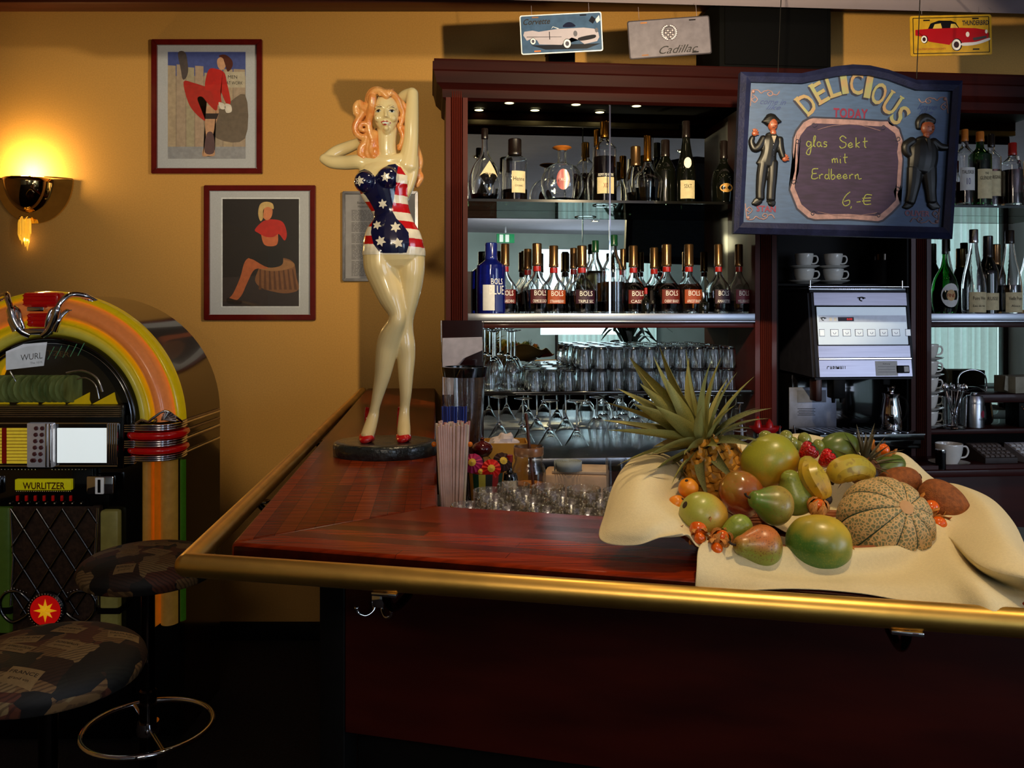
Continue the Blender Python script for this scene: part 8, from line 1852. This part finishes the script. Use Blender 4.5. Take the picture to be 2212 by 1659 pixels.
for a_ in ((1508, 1142, 1.165, 30, (0.9, -0.6, 0), 'physalis with a large brown husk by the left rim of the basket', True), (1512, 1163, 1.15, 21, (1.7, 0.2, 0), 'physalis berry in its husk just above the basket rim', True), (1560, 1160, 1.15, 25, (0.5, 0.2, 0), 'physalis with a pointed husk left of the speckled pear', False),
           (1548, 1186, 1.14, 23, (1.9, 0.4, 0), 'physalis with an orange berry at the basket front, lowest at left', True), (1590, 1200, 1.145, 20, (1.2, 0, 0), 'physalis half hidden under the speckled front pear', False), (1845, 1212, 1.13, 26, (1.6, -0.5, 0), 'physalis between the front mango and the melon', True),
           (1888, 1222, 1.14, 24, (1.0, 0.7, 0), 'physalis husk under the melon', False), (1768, 1092, 1.19, 24, (0.4, 0.2, 0), 'physalis husk below the upright banana', False), (2012, 1096, 1.235, 26, (0.6, 0.5, 0), 'physalis right of the melon under the kiwi, upper of two', True),
           (2028, 1132, 1.20, 27, (0.9, 0.9, 0), 'physalis with a star-shaped husk right of the melon, lower of two', True), (1908, 972, 1.37, 22, (0.3, 0.3, 0), 'physalis husk standing behind the small leaf crown', True)):
    physalis(*a_)
# netted melon
def melon(px, py, D_, r, rot):
    p = W(px, py, D_); t = thing('cantaloupe_melon', 'round netted cantaloupe melon with green grooves', 'melon', p, rot); s_ = r*D_*k
    m = bpy.data.materials.new('melon_netting'); m.use_nodes = True; nt = m.node_tree; N = nt.nodes; L = nt.links; b = N['Principled BSDF']
    tc = N.new('ShaderNodeTexCoord'); vo = N.new('ShaderNodeTexVoronoi'); vo.feature = 'DISTANCE_TO_EDGE'; vo.inputs['Scale'].default_value = 200; 
    nz = N.new('ShaderNodeTexNoise'); nz.inputs['Scale'].default_value = 90; ad = N.new('ShaderNodeMixRGB'); ad.inputs[0].default_value = 0.0016; L.new(tc.outputs['Object'], ad.inputs[1]); L.new(tc.outputs['Object'], nz.inputs['Vector']); L.new(nz.outputs['Color'], ad.inputs[2]); L.new(ad.outputs[0], vo.inputs['Vector'])
    cr = N.new('ShaderNodeValToRGB'); cr.color_ramp.elements[0].position = 0.075; cr.color_ramp.elements[0].color = RGB(206, 168, 112); cr.color_ramp.elements[1].position = 0.19; cr.color_ramp.elements[1].color = RGB(124, 122, 82); L.new(vo.outputs['Distance'], cr.inputs[0]); L.new(cr.outputs[0], b.inputs['Base Color'])
    bp = N.new('ShaderNodeBump'); bp.invert = True; bp.inputs['Strength'].default_value = 0.9; bp.inputs['Distance'].default_value = 0.0012; L.new(vo.outputs['Distance'], bp.inputs['Height']); L.new(bp.outputs[0], b.inputs['Normal']); b.inputs['Roughness'].default_value = 0.7
    seg, rg, nl = 120, 40, 10; vv, ff = [], []
    def pt(th, ph, lift=0.0):
        lobe = abs(cos(ph*nl/2)); q_ = 1-0.075*(1-lobe)**3*sin(th)**0.6+lift; return Vector((s_*q_*sin(th)*cos(ph), s_*q_*sin(th)*sin(ph), s_*0.93*q_*cos(th)*(1-0.05*max(0, cos(th))**8)))
    vv.append(pt(0.0001, 0)); 
    for i in range(1, rg):
        for j in range(seg): vv.append(pt(pi*i/rg, 2*pi*j/seg))
    vv.append(pt(pi-0.0001, 0))
    for j in range(seg): ff.append((0, 1+j, 1+(j+1) % seg)); ff.append((len(vv)-1, len(vv)-2-j, len(vv)-2-(j+1) % seg))
    for i in range(rg-2):
        for j in range(seg): a_ = 1+i*seg; ff.append((a_+j, a_+seg+j, a_+seg+(j+1) % seg, a_+(j+1) % seg))
    fobj('rind', vv, ff, m, t, angle=80)
    GRV = pm('groove_green', (38, 62, 46), rough=0.7)
    for q_ in range(nl):
        ph = pi/nl+2*pi*q_/nl; P = [pt(0.22+(2.6)*i/24, ph, 0.002) for i in range(25)]; tubeo('groove', P, [0.0011*sin(pi*(i+1.5)/27)+0.0002 for i in range(25)], GRV, t, 6)
    latheo('stem_scar', [(0, s_*0.885), (0.008, s_*0.885), (0.010, s_*0.883), (0.009, s_*0.889), (0, s_*0.892)], pm('melon_scar', (196, 150, 100), rough=0.8), t, 16)
melon(1912, 1131, 1.20, 101, (0.95, -0.15, 0.3))
# pineapple: body of eyes, crown of leaves
def leaf_mesh(L_, w_, curl):
    n = 9; vv = []
    for i in range(n+1):
        u_ = i/n; wd = w_*(0.75+0.6*u_ if u_ < 0.25 else 0.9*(1-((u_-0.25)/0.75)**1.5)); wd = max(wd, w_*0.02); th = curl*u_; z = L_*(u_-0.10*curl*u_*u_); x = L_*curl*0.5*u_*u_
        for sx, dz in ((-1, 0.28), (-0.5, 0.06), (0, 0), (0.5, 0.06), (1, 0.28)): vv.append((x-abs(sx)*wd*dz*1.4, sx*wd, z))
    return vv, [(i*5+j, i*5+j+1, (i+1)*5+j+1, (i+1)*5+j) for i in range(n) for j in range(4)]
def crown(parent, base, axis, n, L0, L1, w0, mat, mats2, seed, maxang, name='leaf'):
    rr = random.Random(seed); prot = []
    for c_ in (0.15, 0.45, 0.8):
        vv, ff = leaf_mesh(1.0, w0, c_); me = bpy.data.meshes.new(name); me.from_pydata(vv, [], ff); me.shade_smooth(); me.materials.append(mat if c_ < 0.6 else mats2); prot.append(me)
    q0 = Vector((0, 0, 1)).rotation_difference(Vector(axis).normalized())
    for i in range(n):
        u_ = (i+0.5)/n; pol = maxang*u_**0.8; az = i*2.39996; L_ = (L0+(L1-L0)*u_)*(0.85+0.3*rr.random())
        o = bpy.data.objects.new(name, prot[0 if u_ < 0.3 else (1 if u_ < 0.7 else 2)]); COL.objects.link(o); o.parent = parent
        M = Matrix.Translation(base) @ q0.to_matrix().to_4x4() @ Matrix.Rotation(az, 4, 'Z') @ Matrix.Translation((0.010*(0.3+u_), 0, -0.018*u_)) @ Matrix.Rotation(pol, 4, 'Y') @ Matrix.Diagonal((L_, L_*(0.8+0.3*rr.random()), L_, 1))
        o.matrix_local = M
LF = pm('pineapple_leaf', (120, 130, 64), rough=0.5, col2=(166, 154, 86), scale=60, stretch=(30, 1, 1), bump=0.3); LF2 = pm('pineapple_leaf_grey', (84, 92, 58), rough=0.55, col2=(120, 118, 72), scale=60)
pp = W(1548, 1020, 1.315)
pa = thing('pineapple', 'ripe pineapple with a big spiky grey-green crown leaning up to the left', 'pineapple', pp)
ax = Vector((-0.30, 0.25, 1.0)).normalized(); q0 = Vector((0, 0, 1)).rotation_difference(ax); br_, bh_ = 0.044, 0.052
bm = bmesh.new(); vv, ff = lathe_data(catmull([(0, -1.0), (0.5, -0.93), (0.86, -0.6), (1.0, 0.0), (0.90, 0.55), (0.6, 0.88), (0.3, 0.98), (0, 1.0)], 4), 28)
fobj('core', [q0 @ Vector((v[0]*br_*0.97, v[1]*br_*0.97, v[2]*bh_)) for v in vv], ff, pm('pineapple_core', (70, 44, 14), rough=0.7), pa)
# one eye
ev = []; rings_ = ((1.0, 0.0), (0.92, 0.30), (0.55, 0.48), (0.2, 0.42))
for r_, z_ in rings_:
    for j in range(6): a_ = pi/6+j*pi/3; ev.append((r_*cos(a_), r_*sin(a_)*0.85, z_))
ev.append((0, 0, 0.40)); ef = [(i*6+j, i*6+(j+1) % 6, (i+1)*6+(j+1) % 6, (i+1)*6+j) for i in range(3) for j in range(6)]+[(18+j, 18+(j+1) % 6, 24) for j in range(6)]
EY = pm('pineapple_eye', (214, 130, 24), rough=0.5, col2=(176, 140, 44), scale=120, bump=0.4); me = bpy.data.meshes.new('eye'); me.from_pydata(ev, [], ef); me.materials.append(EY)
SPK = pm('pineapple_bract', (190, 150, 96), rough=0.6, var=0.2); ms = bpy.data.meshes.new('bract'); ms.from_pydata([(-0.32, -0.1, 0.40), (0.32, -0.1, 0.40), (0.0, 0.12, 0.42), (0.05, 0.95, 1.0)], [], [(0, 1, 3), (1, 2, 3), (2, 0, 3)]); ms.materials.append(SPK)
rows_ = 8
for i in range(rows_):
    v_ = -0.86+1.72*i/(rows_-1); rl = rad_at([(0.3, -1), (0.86, -0.6), (1.0, 0), (0.9, 0.55), (0.5, 0.92), (0.3, 1.0)], v_); n = max(6, int(round(15*rl)))
    for j in range(n):
        a_ = 2*pi*(j+0.5*(i % 2))/n; pos = Vector((rl*br_*cos(a_), rl*br_*sin(a_), v_*bh_)); nr_ = Vector((cos(a_)*rl/br_, sin(a_)*rl/br_, v_*0.9/bh_)).normalized()
        if (q0 @ nr_).y > 0.45: continue
        up_ = Vector((0, 0, 1)); yv = (up_-nr_*up_.dot(nr_)).normalized(); xv = yv.cross(nr_); M3 = Matrix((xv, yv, nr_)).transposed().to_4x4()
        o = bpy.data.objects.new('eye', me); COL.objects.link(o); o.parent = pa; s_ = 0.0110
        o.matrix_local = q0.to_matrix().to_4x4() @ Matrix.Translation(pos) @ M3 @ Matrix.Scale(s_, 4)
        b_ = bpy.data.objects.new('bract', ms); COL.objects.link(b_); b_.parent = o; b_.matrix_local = Matrix.Rotation(R.uniform(-0.5, 0.5), 4, 'Z')
crown(pa, q0 @ Vector((0, 0, bh_*0.98)) + Vector((-0.006, 0, 0.0)), (-0.78, 0.10, 0.66), 54, 0.160, 0.085, 0.125, LF, LF2, 4, 1.75)
t = thing('small_pineapple', 'small dark pineapple crown sticking out behind the bananas', 'pineapple', W(1868, 1002, 1.34))
ballo('body', (0, 0.004, -0.012), (0.026, 0.026, 0.024), pm('baby_pineapple_skin', (110, 66, 30), rough=0.6, kind='voronoi', scale=160, bump=0.9), t, 20, 12)
crown(t, Vector((0, 0, 0.006)), (0.1, -0.15, 1.0), 40, 0.055, 0.058, 0.075, pm('dark_leaf', (58, 56, 36), rough=0.5, col2=(96, 84, 56), scale=90), pm('dark_leaf_red', (70, 46, 34), rough=0.5, col2=(92, 70, 50), scale=90), 9, 1.8)
